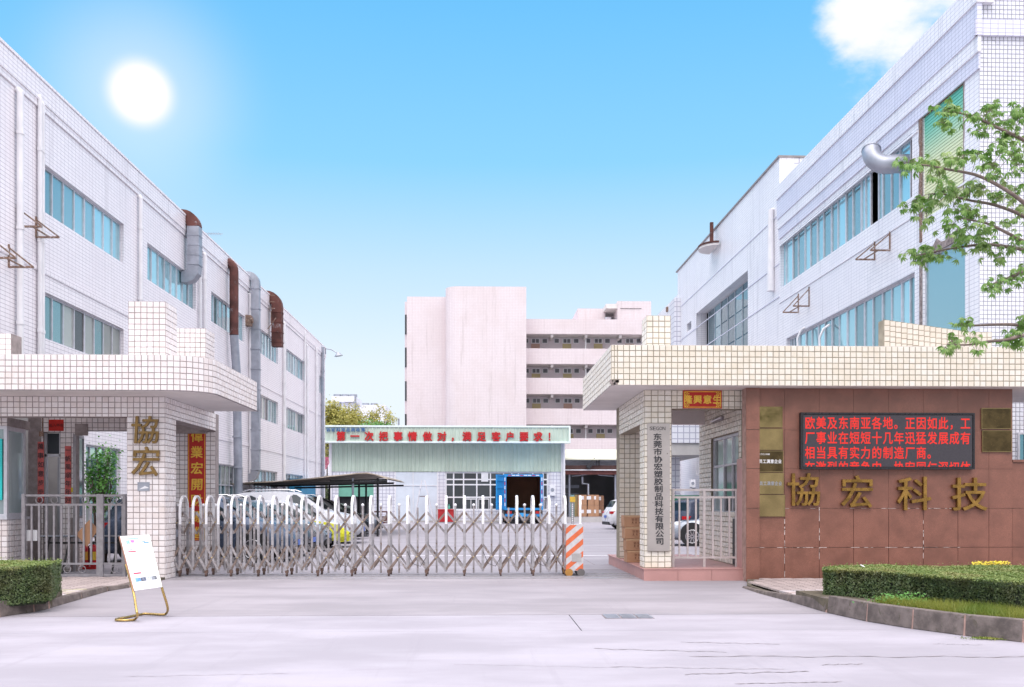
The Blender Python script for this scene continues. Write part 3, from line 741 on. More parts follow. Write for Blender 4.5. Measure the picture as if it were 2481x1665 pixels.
# box on the wall and lamp at the far corner
mb = MB(); a = FL.S(597); mb.fb(FL, a - .2, a + .2, FL.Z(597, 790), FL.Z(597, 765), .0, .25); mb.cyl(FL.pt(a, FL.Z(597, 777), .2), FL.pt(a, FL.Z(597, 777), .32), .14, 10); part('extractor', mb, RUSTB, LB)
la = thing('wall_lamp', 'small grey lamp on a short arm at the far corner of the left building roof', 'lamp', FL.pt(aL1, ZRL - .4, .1))
mb = MB(); mb.tube([FL.pt(aL1 - .1, ZRL - .5, .1), FL.pt(aL1 - .1, ZRL - .1, .1), FL.pt(aL1 - .1, ZRL - .15, .5), FL.pt(aL1 - .1, ZRL - .4, .95)], .04, 6); part('arm', mb, GALV, la)
mb = MB(); mb.cyl(FL.pt(aL1 - .1, ZRL - .62, 1.05), FL.pt(aL1 - .1, ZRL - .35, 1.0), .32, 10, .08); part('lamp_shade', mb, GALV, la)
# tiles seen from far away stop at the roof; aerial on top
ar = thing('roof_aerial', 'thin television aerial on the roof above the left windows', 'aerial', FL.pt(LS(545), ZRL, -1))
p0 = FL.pt(LS(545), ZRL, -1); mb = MB(); mb.bar(p0, p0 + UP * 1.0, .03); mb.bar(p0 + UP * .9 - Vector((.1, 0, 0)), p0 + UP * .9 + Vector((.9, 0, 0)), .02)
for k in range(7): mb.bar(p0 + UP * .9 + Vector((.1 + .11 * k, -.25, 0)), p0 + UP * .9 + Vector((.1 + .11 * k, .25, 0)), .012)
part('mast', mb, GALV, ar)

# ------------------------------------------------------------------ right factory building
du2 = (1142 - 1160) / F; XR = 12.5
YC = 23.9
FRt = Fr((XR - du2 * YC, 0), (-du2, -1))     # side wall facing the yard; a decreases with distance
FF = front(YC)                                 # front wall
def RS(px): return FRt.S(px)
RB = thing('factory_building', 'white tiled factory with green roller shutter behind the red granite wall', 'building', (XR, YC, 0))
ZRR = FRt.Z(2150, 187)
aN = FRt.S(2373); corner = FRt.pt(aN, 0); YC = corner.y; FF = front(YC)
aM = RS(1889)
u3t, u3b = FRt.Z(2210, 322), FRt.Z(2210, 477); u2t = FRt.Z(2213, 660); u2b = u2t - (u3t - u3b) * .98
shT = FRt.Z(2333, 188); shB = FRt.Z(2270, 512); glT = FRt.Z(2328, 579)
rh = [(RS(1884), RS(2210), u3b, u3t), (RS(1905), RS(2216), u2b, u2t), (RS(2236), RS(2334), shB, shT), (RS(2237), RS(2338), 3.3, glT),
      (RS(1858), RS(1866), FRt.Z(1862, 713), FRt.Z(1862, 620)), (RS(1829), RS(1838), FRt.Z(1834, 672), FRt.Z(1834, 644)), (RS(1829), RS(1840), FRt.Z(1834, 771), FRt.Z(1834, 743))]
mb = MB(); wall_holes(mb, FRt, aM, aN - .001, 0, ZRR - .02, rh, thick=.3)
part('wall', mb, FAC_R, RB)
mb = MB(); mb.box(corner.x + .001, 40, YC + .001, YC + .35, 0, ZRR - .02); part('front_wall', mb, GROUT_B, RB)
mb = MB(); mb.fb(FRt, aM, aN - .4, 0, ZRR - .4, -25, -.8); part('core', mb, DARKROOM, RB)
mb = MB(); mb.fb(FRt, aM, aN - .36, ZRR - .4, ZRR - .36, -25, -.3); part('roof', mb, PLASTER, RB)
# cornice: stepped courses with a lilac band
mb = MB(); z = ZRR
mb.fb(FRt, aM, aN + .16, z - .55, z, -.3, .16); mb.fb(FRt, aM, aN + .09, z - 1.75, z - 1.35, 0, .09); part('cornice', mb, FAC_R, RB)
mb = MB(); mb.fb(FRt, aM, aN + .12, z - 1.35, z - .55, 0, .12); mb.fb(FRt, aM, aN + .05, z - 2.15, z - 1.75, 0, .05); part('cornice_band', mb, FAC_RB, RB)
mb = MB(); mb.fb(FRt, aM, rh[2][0] - .3, z - 2.45, z - 2.38, 0, .035); mb.fb(FRt, aM, aN + .02, FRt.Z(2100, 600), FRt.Z(2100, 600) + .05, 0, .03); part('string_course', mb, FAC_R, RB)
# front wall tiles (real)
tl = Tiles(RB, TILE_B, gap=.013)
X0, X1 = corner.x, XY(2500, YC)
fwn = (XY(2464, YC), XY(2500, YC), ZY(1150, YC), ZY(1045, YC)); window(FF, RB, *fwn, 2, recess=-.05, bar=.05, glass=GLASS_S)
tl.area(FF, X0, X1 + .2, 1.9, ZRR, .1025, .1105, out=.0, prio=0)
tl.done()
mb = MB(); mb.box(X0 - .16, 40, YC - .10, YC - .02, ZRR - 1.35, ZRR - .95); part('front_band', mb, FAC_RB, RB)
# windows upper
W = (RS(1884), RS(2210)); lst = [RS(1850 + x / 3.136) for x in (195, 287, 380, 485, 595, 710, 780, 840, 870, 935, 1000, 1080)]
fr_ = [(x - W[0]) / (W[1] - W[0]) for x in lst]; al = sorted(fr_)
ext = [];
pv = [0] + al + [1]
for i in range(len(pv) - 1):
    if i > 0: ext.append(pv[i])
    if pv[i + 1] - pv[i] > .055 and i < 7: ext.append(pv[i] + (pv[i + 1] - pv[i]) * .45)
n = len(ext)
window(FRt, RB, W[0], W[1], u3b, u3t, ext, recess=.14, bar=.07, glass=GLASS_B, thickbars=tuple(range(1, n, 2)), skip=(n - 5, n))
mb = MB(); mb.fb(FRt, W[0], W[1], u3b, u3t, -.75, -.70); part('room_shade_panel', mb, DARKROOM, RB)  # black panel; the unlit room's shade is its colour
W = (RS(1905), RS(2216)); lst = [RS(1850 + x / 3.136) for x in (205, 295, 390, 490, 605, 735, 870, 1015)]
pv = [0] + sorted((x - W[0]) / (W[1] - W[0]) for x in lst) + [1]; ext = []
for i in range(len(pv) - 1):
    if i > 0: ext.append(pv[i])
    ext.append(pv[i] + (pv[i + 1] - pv[i]) * .48)
window(FRt, RB, W[0], W[1], u2b, u2t, ext, recess=.14, bar=.07, glass=GLASS_B, thickbars=tuple(range(1, len(ext), 2)))
for h in rh[4:]: window(FRt, RB, h[0], h[1], h[2], h[3], 1, recess=.22, bar=.04)
# roller shutter: every slat
sh = part('shutter', MB().fb(FRt, rh[2][0], rh[2][1], shB, shT, -.10, -.08), SHUT, RB)
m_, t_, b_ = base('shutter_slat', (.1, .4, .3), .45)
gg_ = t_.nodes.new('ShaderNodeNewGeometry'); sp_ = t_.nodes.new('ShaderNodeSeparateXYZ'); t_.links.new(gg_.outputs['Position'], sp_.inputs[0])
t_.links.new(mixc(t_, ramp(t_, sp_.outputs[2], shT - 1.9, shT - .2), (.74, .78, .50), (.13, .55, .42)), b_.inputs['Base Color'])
n = 34; zz = shB
for k in range(n):
    z0_, z1_ = shB + (shT - shB) * k / n, shB + (shT - shB) * (k + 1) / n
    mb = MB(); mb.fprism(FRt, [(rh[2][0], z0_), (rh[2][1], z0_), (rh[2][1], z1_ - .02), (rh[2][0], z1_ - .02)], -.08, -.045)
    part('slat', mb, m_, sh)
# broken concrete round the opening
mb = MB(); r_ = random.Random(3)
a0_, a1_ = rh[2][0], rh[2][1]
top = [(a1_ + .02, shT - .02)] + [(a0_ + (a1_ - a0_) * (1 - i / 14), shT + .06 + .16 * abs(math.sin(i * .55)) * r_.uniform(.5, 1.1)) for i in range(15)] + [(a0_ - .25, shT + .02), (a0_ - .25, shT - .1)]
mb.fprism(FRt, top, -.02, .008)
side_ = [(a0_, shT - .1), (a0_, shB)] + [(a0_ - .2 - .07 * r_.random(), shB + (shT - shB - .1) * i / 14) for i in range(15)]
mb.fprism(FRt, side_, -.02, .010)
sid2 = [(a1_, shB), (a1_, shT)] + [(a1_ + .02 + .05 * r_.random(), shT - (shT - shB) * i / 12) for i in range(13)]
mb.fprism(FRt, sid2, -.02, .009)
for k in range(30):
    t = r_.random(); a = a0_ + (a1_ - a0_) * t; z = shT + r_.uniform(.0, .16); s_ = r_.uniform(.03, .09)
    mb.hexa([FRt.pt(a - s_, z - s_ * .6, .01), FRt.pt(a + s_, z - s_ * .5, .01), FRt.pt(a + s_ * .8, z - s_ * .5, -.02), FRt.pt(a - s_ * .8, z - s_ * .5, -.02), FRt.pt(a - s_ * .7, z + s_ * .5, .03), FRt.pt(a + s_ * .6, z + s_ * .6, .04), FRt.pt(a + s_ * .6, z + s_ * .5, -.02), FRt.pt(a - s_ * .7, z + s_ * .5, -.02)])
part('broken_edge', mb, CONC, RB)
mb = MB(); mb.fb(FRt, a0_ - .16, a0_ - .04, shB - .6, shT - .1, -.05, .03); mb.fb(FRt, a0_ - .1, a1_, shT - .16, shT - .04, -.08, -.02); part('steel_lintel', mb, RUSTB, RB)
# lower big glass
window(FRt, RB, RS(2237), RS(2338), 3.3, glT, 1, recess=.05, bar=.05, glass=GLASS_B)
mb = MB()
for k in range(4): mb.bar(FRt.pt(RS(2240), 4.9 + .17 * k, -.03), FRt.pt(RS(2336), 4.9 + .17 * k, -.03), .012)
part('rail_reflection_bars', mb, SHUT, RB); bpy.data.objects['rail_reflection_bars'].name = 'reflected_rail'  # reflection of a rail in the glass, put in as green bars
mb = MB(); mb.fb(FRt, a0_ - .2, a0_ - .02, 3.3, glT, -.02, .012); mb.fb(FRt, a0_ - .1, a1_, glT, glT + .12, -.02, .03)
r_ = random.Random(8)
mb.fprism(FRt, [(a0_ - .1, glT + .1), (a1_, glT + .1)] + [(a1_ - (a1_ - a0_ + .1) * i / 10, glT + .16 + r_.random() * .2) for i in range(11)], -.02, .02)
part('broken_edge', mb, CONC, RB)
# ac brackets, downpipe, bent duct
for px0, px1, pyt, pyb in ((2075, 2157, 575, 632), (1903, 1961, 710, 740)):
    a1, z1 = FRt.hit(px1, pyt - 15); _, z2 = FRt.hit(px1, pyt + 32); a2 = FRt.S((px0 * .45 + px1 * .55)); tri_bracket(RB, FRt, [(a1, z1), (a2, z2)])
mb = MB(); a, zt_ = FRt.hit(1868, 509, .12); mb.tube([FRt.pt(a, FRt.Z(1880, 702), .13), FRt.pt(a, FRt.Z(1880, 606), .13), FRt.pt(a, zt_, .13)], .1, 10, True, [.16, .14, .12]); mb.cyl(FRt.pt(a, zt_ + .02, .13), FRt.pt(a, zt_ + .02, -.05), .07, 8); part('downpipe', mb, PIPE, RB)
dc = FRt.S(2130, .55); zd = FRt.Z(2130, 385, .55)
P = [FRt.pt(dc + .25, zd - .22, -.2), FRt.pt(dc + .22, zd - .22, .15)]
for i in range(8):
    t = i / 7 * PI * .62; P.append(FRt.pt(dc + .15 - .42 * (i / 7), zd - .22 + .40 * (1 - math.cos(t)), .3 + .40 * math.sin(t)))
mb = MB(); mb.tube(P, .27, 20); mb.cyl(P[-1] + (P[-1] - P[-2]).normalized() * .001, P[-1] + (P[-1] - P[-2]).normalized() * .04, .285, 20); part('duct', mb, GALV, RB, 'shiny round duct elbow turned upwards'); 
# white hoses from the lower window
for px in (1938, 1992):
    a, z = FRt.hit(px, 835, .15); mb = MB(); mb.tube([FRt.pt(a, z - 1.4, .2), FRt.pt(a + .1, z - .3, .25), FRt.pt(a - .08, z + .25, .22), FRt.pt(a + .05, z + .55, .12), FRt.pt(a + .06, z + .7, -.1)], .045, 8); part('hose', mb, PIPE, RB)

# taller far block, flush with the near wall
FB_ = thing('stair_block', 'taller white tiled block with deep glazed opening and half round ledge, right of the yard', 'building', FRt.pt(aM, 0))
aE = RS(1642); ZT = FRt.Z(1889, 377)
bg_ = (RS(1694), RS(1812), FRt.Z(1812, 900), FRt.Z(1812, 661))
h2 = [(RS(1687), RS(1812), 3.2, FRt.Z(1812, 655)), (RS(1664), RS(1675), FRt.Z(1670, 800), FRt.Z(1670, 781))]
mb = MB(); wall_holes(mb, FRt, aE, aM, 0, ZT - .08, h2, thick=.6, out=.002); part('wall', mb, FAC_R, FB_)
mb = MB(); mb.fb(FRt, aM - .3, aM, 0, ZT - .082, -8, -.60); part('end_wall', mb, FAC_S, FB_)
mb = MB(); mb.fb(FRt, aE, aM - .3, 0, ZT - .4, -8, -.95); part('core', mb, DARKROOM, FB_)
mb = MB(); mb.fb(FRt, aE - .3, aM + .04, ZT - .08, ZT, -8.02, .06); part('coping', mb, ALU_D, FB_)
mb = MB()
for py in (520, 640, 720): z = FRt.Z(1889, py); mb.fb(FRt, aE, aM - .01, z, z + .04, .002, .03)
part('string_course', mb, FAC_RB, FB_)
window(FRt, FB_, RS(1694), RS(1812) , 3.2, FRt.Z(1812, 655) - .02, 7, recess=.5, bar=.04, glass=GLASS_S)
window(FRt, FB_, *h2[1], 1, recess=.3, bar=.05)
# half round ledge with a post
lc, lz = FRt.hit(1735, 605); mb = MB(); pts = []
for i in range(13): t = PI * i / 12; pts.append((lc + 1.0 * math.cos(t), .1 + .8 * math.sin(t)))
vs_ = [FRt.pt(a, lz, o) for a, o in pts] + [FRt.pt(a, lz + .14, o) for a, o in pts]; n = len(pts)
mb.add(vs_, [tuple(range(n)), tuple(range(2 * n - 1, n - 1, -1))] + [(i, i + n, i + 1 + n, i + 1) for i in range(n - 1)]); part('ledge', mb, SOFFIT, FB_)
mb = MB(); vs_ = [FRt.pt(lc + (a - lc) * 1.03, lz + .10, o * 1.03) for a, o in pts] + [FRt.pt(lc + (a - lc) * 1.03, lz + .2, o * 1.03) for a, o in pts]
mb.add(vs_, [tuple(range(2 * n - 1, n - 1, -1))] + [(i, i + n, i + 1 + n, i + 1) for i in range(n - 1)]); part('ledge_rim', mb, RUST, FB_)
mb = MB(); mb.fb(FRt, lc + .1, lc + .26, lz + .2, lz + 1.35, .2, .36); part('post', mb, RUST, FB_)
# far low section with a tiled pier
FC_ = thing('low_wing', 'low white tiled wing with a grid tiled pier beyond the stair block', 'building', FRt.pt(aE, 0))
ZL_ = FRt.Z(1634, 722); mb = MB(); mb.fb(FRt, RS(1590), aE - .01, 0, ZL_, -8, .001); part('wall', mb, FAC_R, FC_)
mb = MB(); pz = front(FRt.pt(RS(1636), 0).y - 1.6); mb.fb(pz, XY(1634, pz.o.y), XY(1655, pz.o.y), 0, atY(1640, 722, pz.o.y).z, -1.5, 0); part('pier', mb, FAC_S, FC_)
mb = MB(); mb.cyl((XY(1658, pz.o.y), pz.o.y + .3, 0), (XY(1658, pz.o.y), pz.o.y + .3, atY(1658, 760, pz.o.y).z), .12, 8); part('downpipe', mb, PIPE, FC_)
mb = MB()
for px, py in ((1618, 750), (1631, 738), (1632, 800)): a, z = FRt.hit(px, py); mb.fb(FRt, a - .15, a + .15, z - .15, z + .15, 0, .1)
part('vent', mb, RUSTB, FC_)

# ------------------------------------------------------------------ pink dormitory block
YD = 110.0; FD = front(YD)
def dx(px): return XY(px, YD)
def dz(py): return ZY(py, YD)
def D(px, py): return FD.hit(px, py)
DB = thing('dormitory_building', 'pink tiled six storey block with long open corridors and a blank stair tower', 'building', (dx(1200), YD, 0))
mb = MB(); mb.fb(FD, dx(986), dx(1084), 0, dz(720), -14, 0); part('stair_tower', mb, FAC_P, DB)
# rounded big face
xa, xb = dx(1080.5), dx(1272.5); rad = 1.5; poly = [(xb, YD + 14), (xb, YD - 2.6)]
for i in range(15): t = PI / 2 * i / 14; poly.append((xa + rad - rad * math.sin(t), YD - 2.6 + rad - rad * math.cos(t)))
poly.append((xa, YD + 14)); mb = MB(); mb.prism(poly, 0, dz(706.5)); o = part('curved_tower', mb, FAC_P, DB)
for p in o.data.polygons:
    p.use_smooth = False
mb = MB(); mb.fb(FD, dx(979), dx(985.9), 0, dz(728), -12, -1.0); part('side_strip', mb, FAC_P, DB)
for y0_, y1_ in ((760, 808), (840, 888), (922, 970), (1002, 1040)):
    mb = MB(); mb.fb(FD, dx(979.6), dx(983.5), dz(y1_), dz(y0_), -6, -.9); part('window', mb, GLASS_D, DB)
bands = [(772, 808), (843.5, 881), (915, 954), (989.4, 1028), (1061.5, 1110)]; xw0, xw1 = dx(1273), dx(1600)
for t_, b_ in bands:
    mb = MB(); mb.fb(FD, xw0, xw1, dz(b_), dz(t_), -.3, 0); part('parapet', mb, FAC_P, DB)
    mb = MB(); mb.fb(FD, xw0, xw1, dz(b_), dz(b_) + .25, -2.6, -.31); part('floor_slab', mb, SOFFIT, DB)
mb = MB(); mb.fb(FD, xw0, xw1, 0, dz(774), -14, -2.62); part('back_wall', mb, mat('dorm_wall', (.74, .66, .70), .8, var=.08, scale=.5), DB)
DOORY = mat('door_yellow', (.56, .46, .25), .6, var=.1, scale=.7); DOORP = mat('door_salmon', (.52, .33, .27), .6, var=.1, scale=.7); WD = mat('dorm_pane', (.13, .13, .15), .3, var=.3, scale=.5)
for lv, (ot, ob) in enumerate(((808, 843.5), (881, 915), (954, 989.4), (1028, 1061.5))):
    mb = MB(); 
    for px in (1273 + 60, 1273 + 142, 1273 + 224, 1555): 
        z1_ = FD.Z(px, ot, -2.6); mb.fb(FD, FD.S(px, -1.4), FD.S(px, -1.4) + .28, dz(ot) - .34, dz(ot) + .1, -2.6, -.31)
    part('beam', mb, SOFFIT, DB)
    mb = MB(); px = 1273 + 146; a = FD.S(px, -1.2); mb.cyl(FD.pt(a, dz(ob) - 1, -1.2), FD.pt(a, dz(ot) + .2, -1.2), .09, 8); part('downpipe', mb, PIPE, DB)
    sh_ = lv * 1.2 + (0 if lv < 3 else 2)
    for k in range(5):
        bx = 1287 + k * 76 + sh_
        zt_ = FD.Z(bx, ot + 12.5 - lv * .6, -2.6); zb_ = zt_ - 3.1; a = FD.S(bx, -2.6)
        if FD.pt(a, 0).x > xw1 - 2: continue
        d_ = part('door', MB().fb(FD, a, a + 1.0, zb_, zt_ - .62, -2.6, -2.53), DOORY if (k + lv) % 3 else DOORP, DB)
        d_ = part('window', MB().fb(FD, a, a + 1.0, zt_ - .56, zt_, -2.6, -2.55), WHITE, DB); part('pane', MB().fb(FD, a + .1, a + .46, zt_ - .50, zt_ - .06, -2.55, -2.535), WD, d_); part('pane', MB().fb(FD, a + .54, a + .9, zt_ - .50, zt_ - .06, -2.55, -2.535), WD, d_)
        for ox, w_ in ((1.25, .66), (-1.0 if k else -.9, .62)):
            d_ = part('window', MB().fb(FD, a + ox, a + ox + w_, zt_ - .56, zt_, -2.6, -2.54), WHITE, DB); part('pane', MB().fb(FD, a + ox + .07, a + ox + w_ - .07, zt_ - .50, zt_ - .06, -2.54, -2.525), WD, d_)
mb = MB(); mb.fb(FD, dx(1406), dx(1475), dz(772), dz(733), -12, -3); mb.fb(FD, dx(1498), dx(1580), dz(772), dz(724.6), -12, -.6); part('penthouse', mb, FAC_P, DB)
mb = MB(); mb.fb(FD, dx(1470), dx(1500), dz(742), dz(731), -6, -.7); part('canopy', mb, SOFFIT, DB)
mb = MB(); mb.fb(FD, dx(1475), dx(1498), dz(772), dz(757), -7, -6.9); part('window', mb, GLASS_B, DB)
mb = MB(); mb.fb(FD, dx(1505), dx(1556), dz(743.5), dz(742), -.62, -.56); part('crack', mb, CRACK, DB)
# ------------------------------------------------------------------ left gatehouse
YA = 19.5; YW = 20.6; PX_ = .1265
zt = 1.6 + (HY - 864.6) * YA / F; zb = 1.6 + (HY - 950) * YA / F; PZ = (zt - zb) / 6
LG = thing('gatehouse', 'gatehouse with white tiled round cornered canopy and gold lettered pillar left of the gate', 'gatehouse', (-8, YA, 0))
xs = -5.41; rad = .78; YB = 23.85
def outline(ins=0.0):
    P = [(-16, YA + ins)]
    for i in range(11): t = PI / 2 * i / 10; P.append((xs - rad + (rad - ins) * math.sin(t), YA + rad - (rad - ins) * math.cos(t)))
    P += [(xs - ins, YB - ins), (-9.2, YB - ins), (-9.2, 22.5), (-16, 22.5)]
    return P
part('canopy', MB().prism(outline(), zb + .012, zt - .003), GROUT_L, LG)
part('soffit', MB().prism(outline(.012), zb, zb + .013), SOFFIT, LG)
mb = MB(); mb.prism(outline(.0), zt - .003, zt + .004); part('canopy_top', mb, SOFFIT, LG)
mb = MB(); P = outline(-.02)[:-3]
for i in range(len(P) - 1): mb.bar((P[i][0], P[i][1] + .01, zb + .006), (P[i + 1][0], P[i + 1][1] + .01, zb + .006), .03, .014)
part('drip_edge', mb, CRACK, LG)
T = Tiles(LG, TILE_L, gap=.0115)
FA = front(YA); T.area(FA, -11.2, xs - rad, zb + .004, zt, PX_, PZ, prio=0, right=True)
# round corner and side
arc = rad * PI / 2; nseg = 10
for k in range(nseg):
    t0 = PI / 2 * k / nseg; t1 = PI / 2 * (k + 1) / nseg; tm = (t0 + t1) / 2
    p0 = Vector((xs - rad + rad * math.sin(t0), YA + rad - rad * math.cos(t0), 0)); p1 = Vector((xs - rad + rad * math.sin(t1), YA + rad - rad * math.cos(t1), 0))
    fr = Fr(p0, (p1 - p0)); L = (p1 - p0).length; T.area(fr, 0, L, zb + .004, zt, L, PZ, prio=.5)
FS = Fr((xs, YA + rad), (0, 1)); T.area(FS, 0, YB - YA - rad, zb + .004, zt, PX_, PZ, prio=1)
# towers on the canopy
mb = MB(); tx1 = XY(401, 20.35); tx0 = tx1 - 6 * PX_; tzt = ZY(736.3, 20.35); mb.box(tx0, tx1, 20.35, 20.35 + 6 * PX_, zt, tzt)
t2x1 = XY(498, 24.3); t2z = ZY(800, 24.3); mb.box(XY(395, 24.3), t2x1, 24.3, 25.1, zb - .5, t2z)
t3x1 = XY(27, 22.0); t3z = ZY(815, 22.0); mb.box(t3x1 - 3, t3x1, 22.0, 22.5, zt, t3z)
part('roof_block', mb, GROUT_L, LG, kind=None)
f1 = front(20.35); T.area(f1, tx0, tx1, zt + .02, tzt, PX_, PZ * 1.0, prio=.3)
f1s = Fr((tx1, 20.35), (0, 1)); T.area(f1s, 0, 6 * PX_, zt + .02, tzt, PX_, PZ, prio=2)
f2 = front(24.3); T.area(f2, XY(400, 24.3), t2x1, zt - .3, t2z, PX_, PZ, prio=3, right=True); f2s = Fr((t2x1, 24.3), (0, 1)); T.area(f2s, 0, .8, zt - .3, t2z, PX_, PZ, prio=4)
f3 = front(22.0); T.area(f3, t3x1 - 1, t3x1, zt, t3z, PX_, PZ, prio=4, right=True)
# beam, pillar, rear wall
bz = ZY(1013, YW); cx0, cx1 = XY(307.5, YW), XY(400, YW)
mb = MB(); mb.box(-16, cx1, YW, YW + .3, bz, zb + .0); part('beam', mb, GROUT_L, LG)
mb = MB(); mb.box(cx1 - .3, cx1, YW + .301, 24.49, bz, zb + .0); part('beam', mb, GROUT_L, LG)
mb = MB(); mb.box(cx0, cx1, YW + .001, YW + .72, 0, bz - .001); part('pillar', mb, GROUT_L, LG)
rwx0 = XY(426, 24.5) - .8; mb = MB(); mb.box(rwx0, cx1, 24.5, 24.8, 0, zb); part('rear_wall', mb, GROUT_L, LG)
FWl = front(YW); T.area(FWl, -11.5, cx1, bz, zb, PX_ * 1.03, PZ * 1.0, prio=1.5, right=True)
T.area(front(YW + .001), cx0, cx1, 0, bz, (cx1 - cx0) / 6, PZ, prio=.2)
FBs = Fr((cx1, YW), (0, 1)); T.area(FBs, 0, 3.9, bz, zb, PX_, PZ, prio=2); T.area(FBs, 0, .72, 0, bz, .12, PZ, prio=2)
T.area(front(24.5), rwx0, cx1 - .001, 0, zb - .45, PX_, PZ, prio=3, right=True)
# guardroom: bay window, recessed wall with door
gx = XY(18, 21.2); gx2 = XY(66, 22.3); zh, zs = ZY(1035, 21.2), ZY(1253, 21.2)
mb = MB(); mb.prism([(-16, 21.2), (gx, 21.2), (gx2, 22.3), (gx2, 22.45), (-16, 22.45)], 0, zs - .05); part('bay_base', mb, GROUT_L, LG)
mb = MB(); mb.prism([(-16, 21.2), (gx, 21.2), (gx2, 22.3), (gx2, 22.45), (-16, 22.45)], zh + .0, ZY(1014, 21.2)); part('bay_head', mb, GROUT_L, LG)
mb = MB(); mb.prism([(-16, 21.14), (gx + .02, 21.14), (gx2 + .05, 22.28), (gx2, 22.45), (-16, 22.45)], zs - .05, zs); part('sill', mb, ALU, LG)
fb_ = front(21.2); T.area(fb_, -11.5, gx, 0, zs - .05, PX_, PZ, prio=1, right=True); T.area(fb_, -11.5, gx, zh, ZY(1014, 21.2), PX_, PZ, prio=2, right=True)
fa_ = Fr((gx, 21.2), (gx2 - gx, 1.1)); La = math.hypot(gx2 - gx, 1.1); T.area(fa_, 0, La, 0, zs - .05, La / 8, PZ, prio=1)
window(fb_, LG, -11.5, gx - .02, zs, zh, 4, recess=.02, bar=.07, glass=glassmat('glass_pale', (.5, .6, .62), .35, .08))
window(fa_, LG, .02, La - .04, zs, zh, 1, recess=.02, bar=.09, glass=MATS['glass_pale'])
mb = MB(); mb.fb(fb_, XY(-12, 21.2), XY(5, 21.2), ZY(1212, 21.2), ZY(1066, 21.2), -.02, .004); part('neon_strip', mb, mat('cyan_film', (.02, .62, .60), .4), LG)
YR = 23.0; dx0, dx1 = XY(105, YR), XY(146, YR); px1_ = XY(184, YR)
mb = MB(); wall_holes(mb, front(YR), gx2 - .3, px1_, 0, zb, [(dx0, dx1, .0, ZY(1050, YR))], .2); part('guardroom_wall', mb, GROUT_L, LG)
T.area(front(YR), gx2, dx0, 0, zb, PX_, PZ, prio=2.2, right=True); T.area(front(YR), dx1, px1_, 0, zb, PX_, PZ, prio=2.3); T.area(front(YR), dx0, dx1, ZY(1050, YR), zb, PX_, PZ, prio=2.4)
FRr = Fr((px1_, YR), (-.2, 1)); L_ = .95
gl_ = part('glass_wall', MB().fb(FRr, 0, L_, ZY(1250, YR), ZY(1057, YR), -.05, -.02), MATS['glass_pale'], LG); mb = MB()
for a in (0, L_): mb.fb(FRr, a - .03, a + .03, 0, ZY(1055, YR), -.06, 0)
mb.fb(FRr, 0, L_, ZY(1060, YR), ZY(1053, YR), -.06, 0); mb.fb(FRr, 0, L_, ZY(1250, YR) - .04, ZY(1250, YR), -.06, 0); part('frame', mb, FENCE, gl_)
mb = MB(); mb.fb(FRr, 0, L_, 0, ZY(1250, YR) - .04, -.12, -.01); part('low_wall', mb, GROUT_L, LG); T.area(FRr, 0, L_, 0, ZY(1250, YR) - .05, PX_, PZ, out=-.01, prio=2.6)
mb = MB(); mb.box(px1_, XY(312, YR), 23.0, 23.25, ZY(1046, YR), zb); mb.box(px1_, XY(214, YR), 22.94, 23.0, ZY(1058, YR), ZY(1030, YR)); part('beam', mb, GROUT_L, LG); T.area(front(YR), px1_, XY(310, YR), ZY(1046, YR), zb, PX_, PZ, prio=2.7)
# door, transom, dim room behind
d_ = part('door', MB().fb(front(YR), dx0 + .16, dx1 - .16, .02, ZY(1108, YR), -.9, -.85), mat('door_brown', (.25, .11, .06), .5, var=.2), LG)
mb = MB(); dr = front(YR)
mb.fb(dr, dx0, dx0 + .05, 0, ZY(1052, YR), -.14, -.06); mb.fb(dr, dx1 - .05, dx1, 0, ZY(1052, YR), -.14, -.06); mb.fb(dr, dx0, dx1, ZY(1108, YR), ZY(1102, YR), -.14, -.06); part('door_frame', mb, ALU, LG)
part('transom', MB().fb(dr, dx0 + .05, dx1 - .05, ZY(1101, YR), ZY(1052, YR), -.12, -.10), GLASS_D, LG)
ajar = Fr((dx1 - .06, YR), (.25, 1)); part('door', MB().fb(ajar, .06, .62, .05, ZY(1110, YR), -.05, 0), mat('door_grey', (.3, .3, .32), .4, .3, var=.15), LG)
mb = MB(); mb.box(-16, XY(180, 24.6), 24.6, 24.7, 0, zb); part('room_wall', mb, mat('room_grey', (.32, .31, .31), .8, var=.1), LG)
T.done()

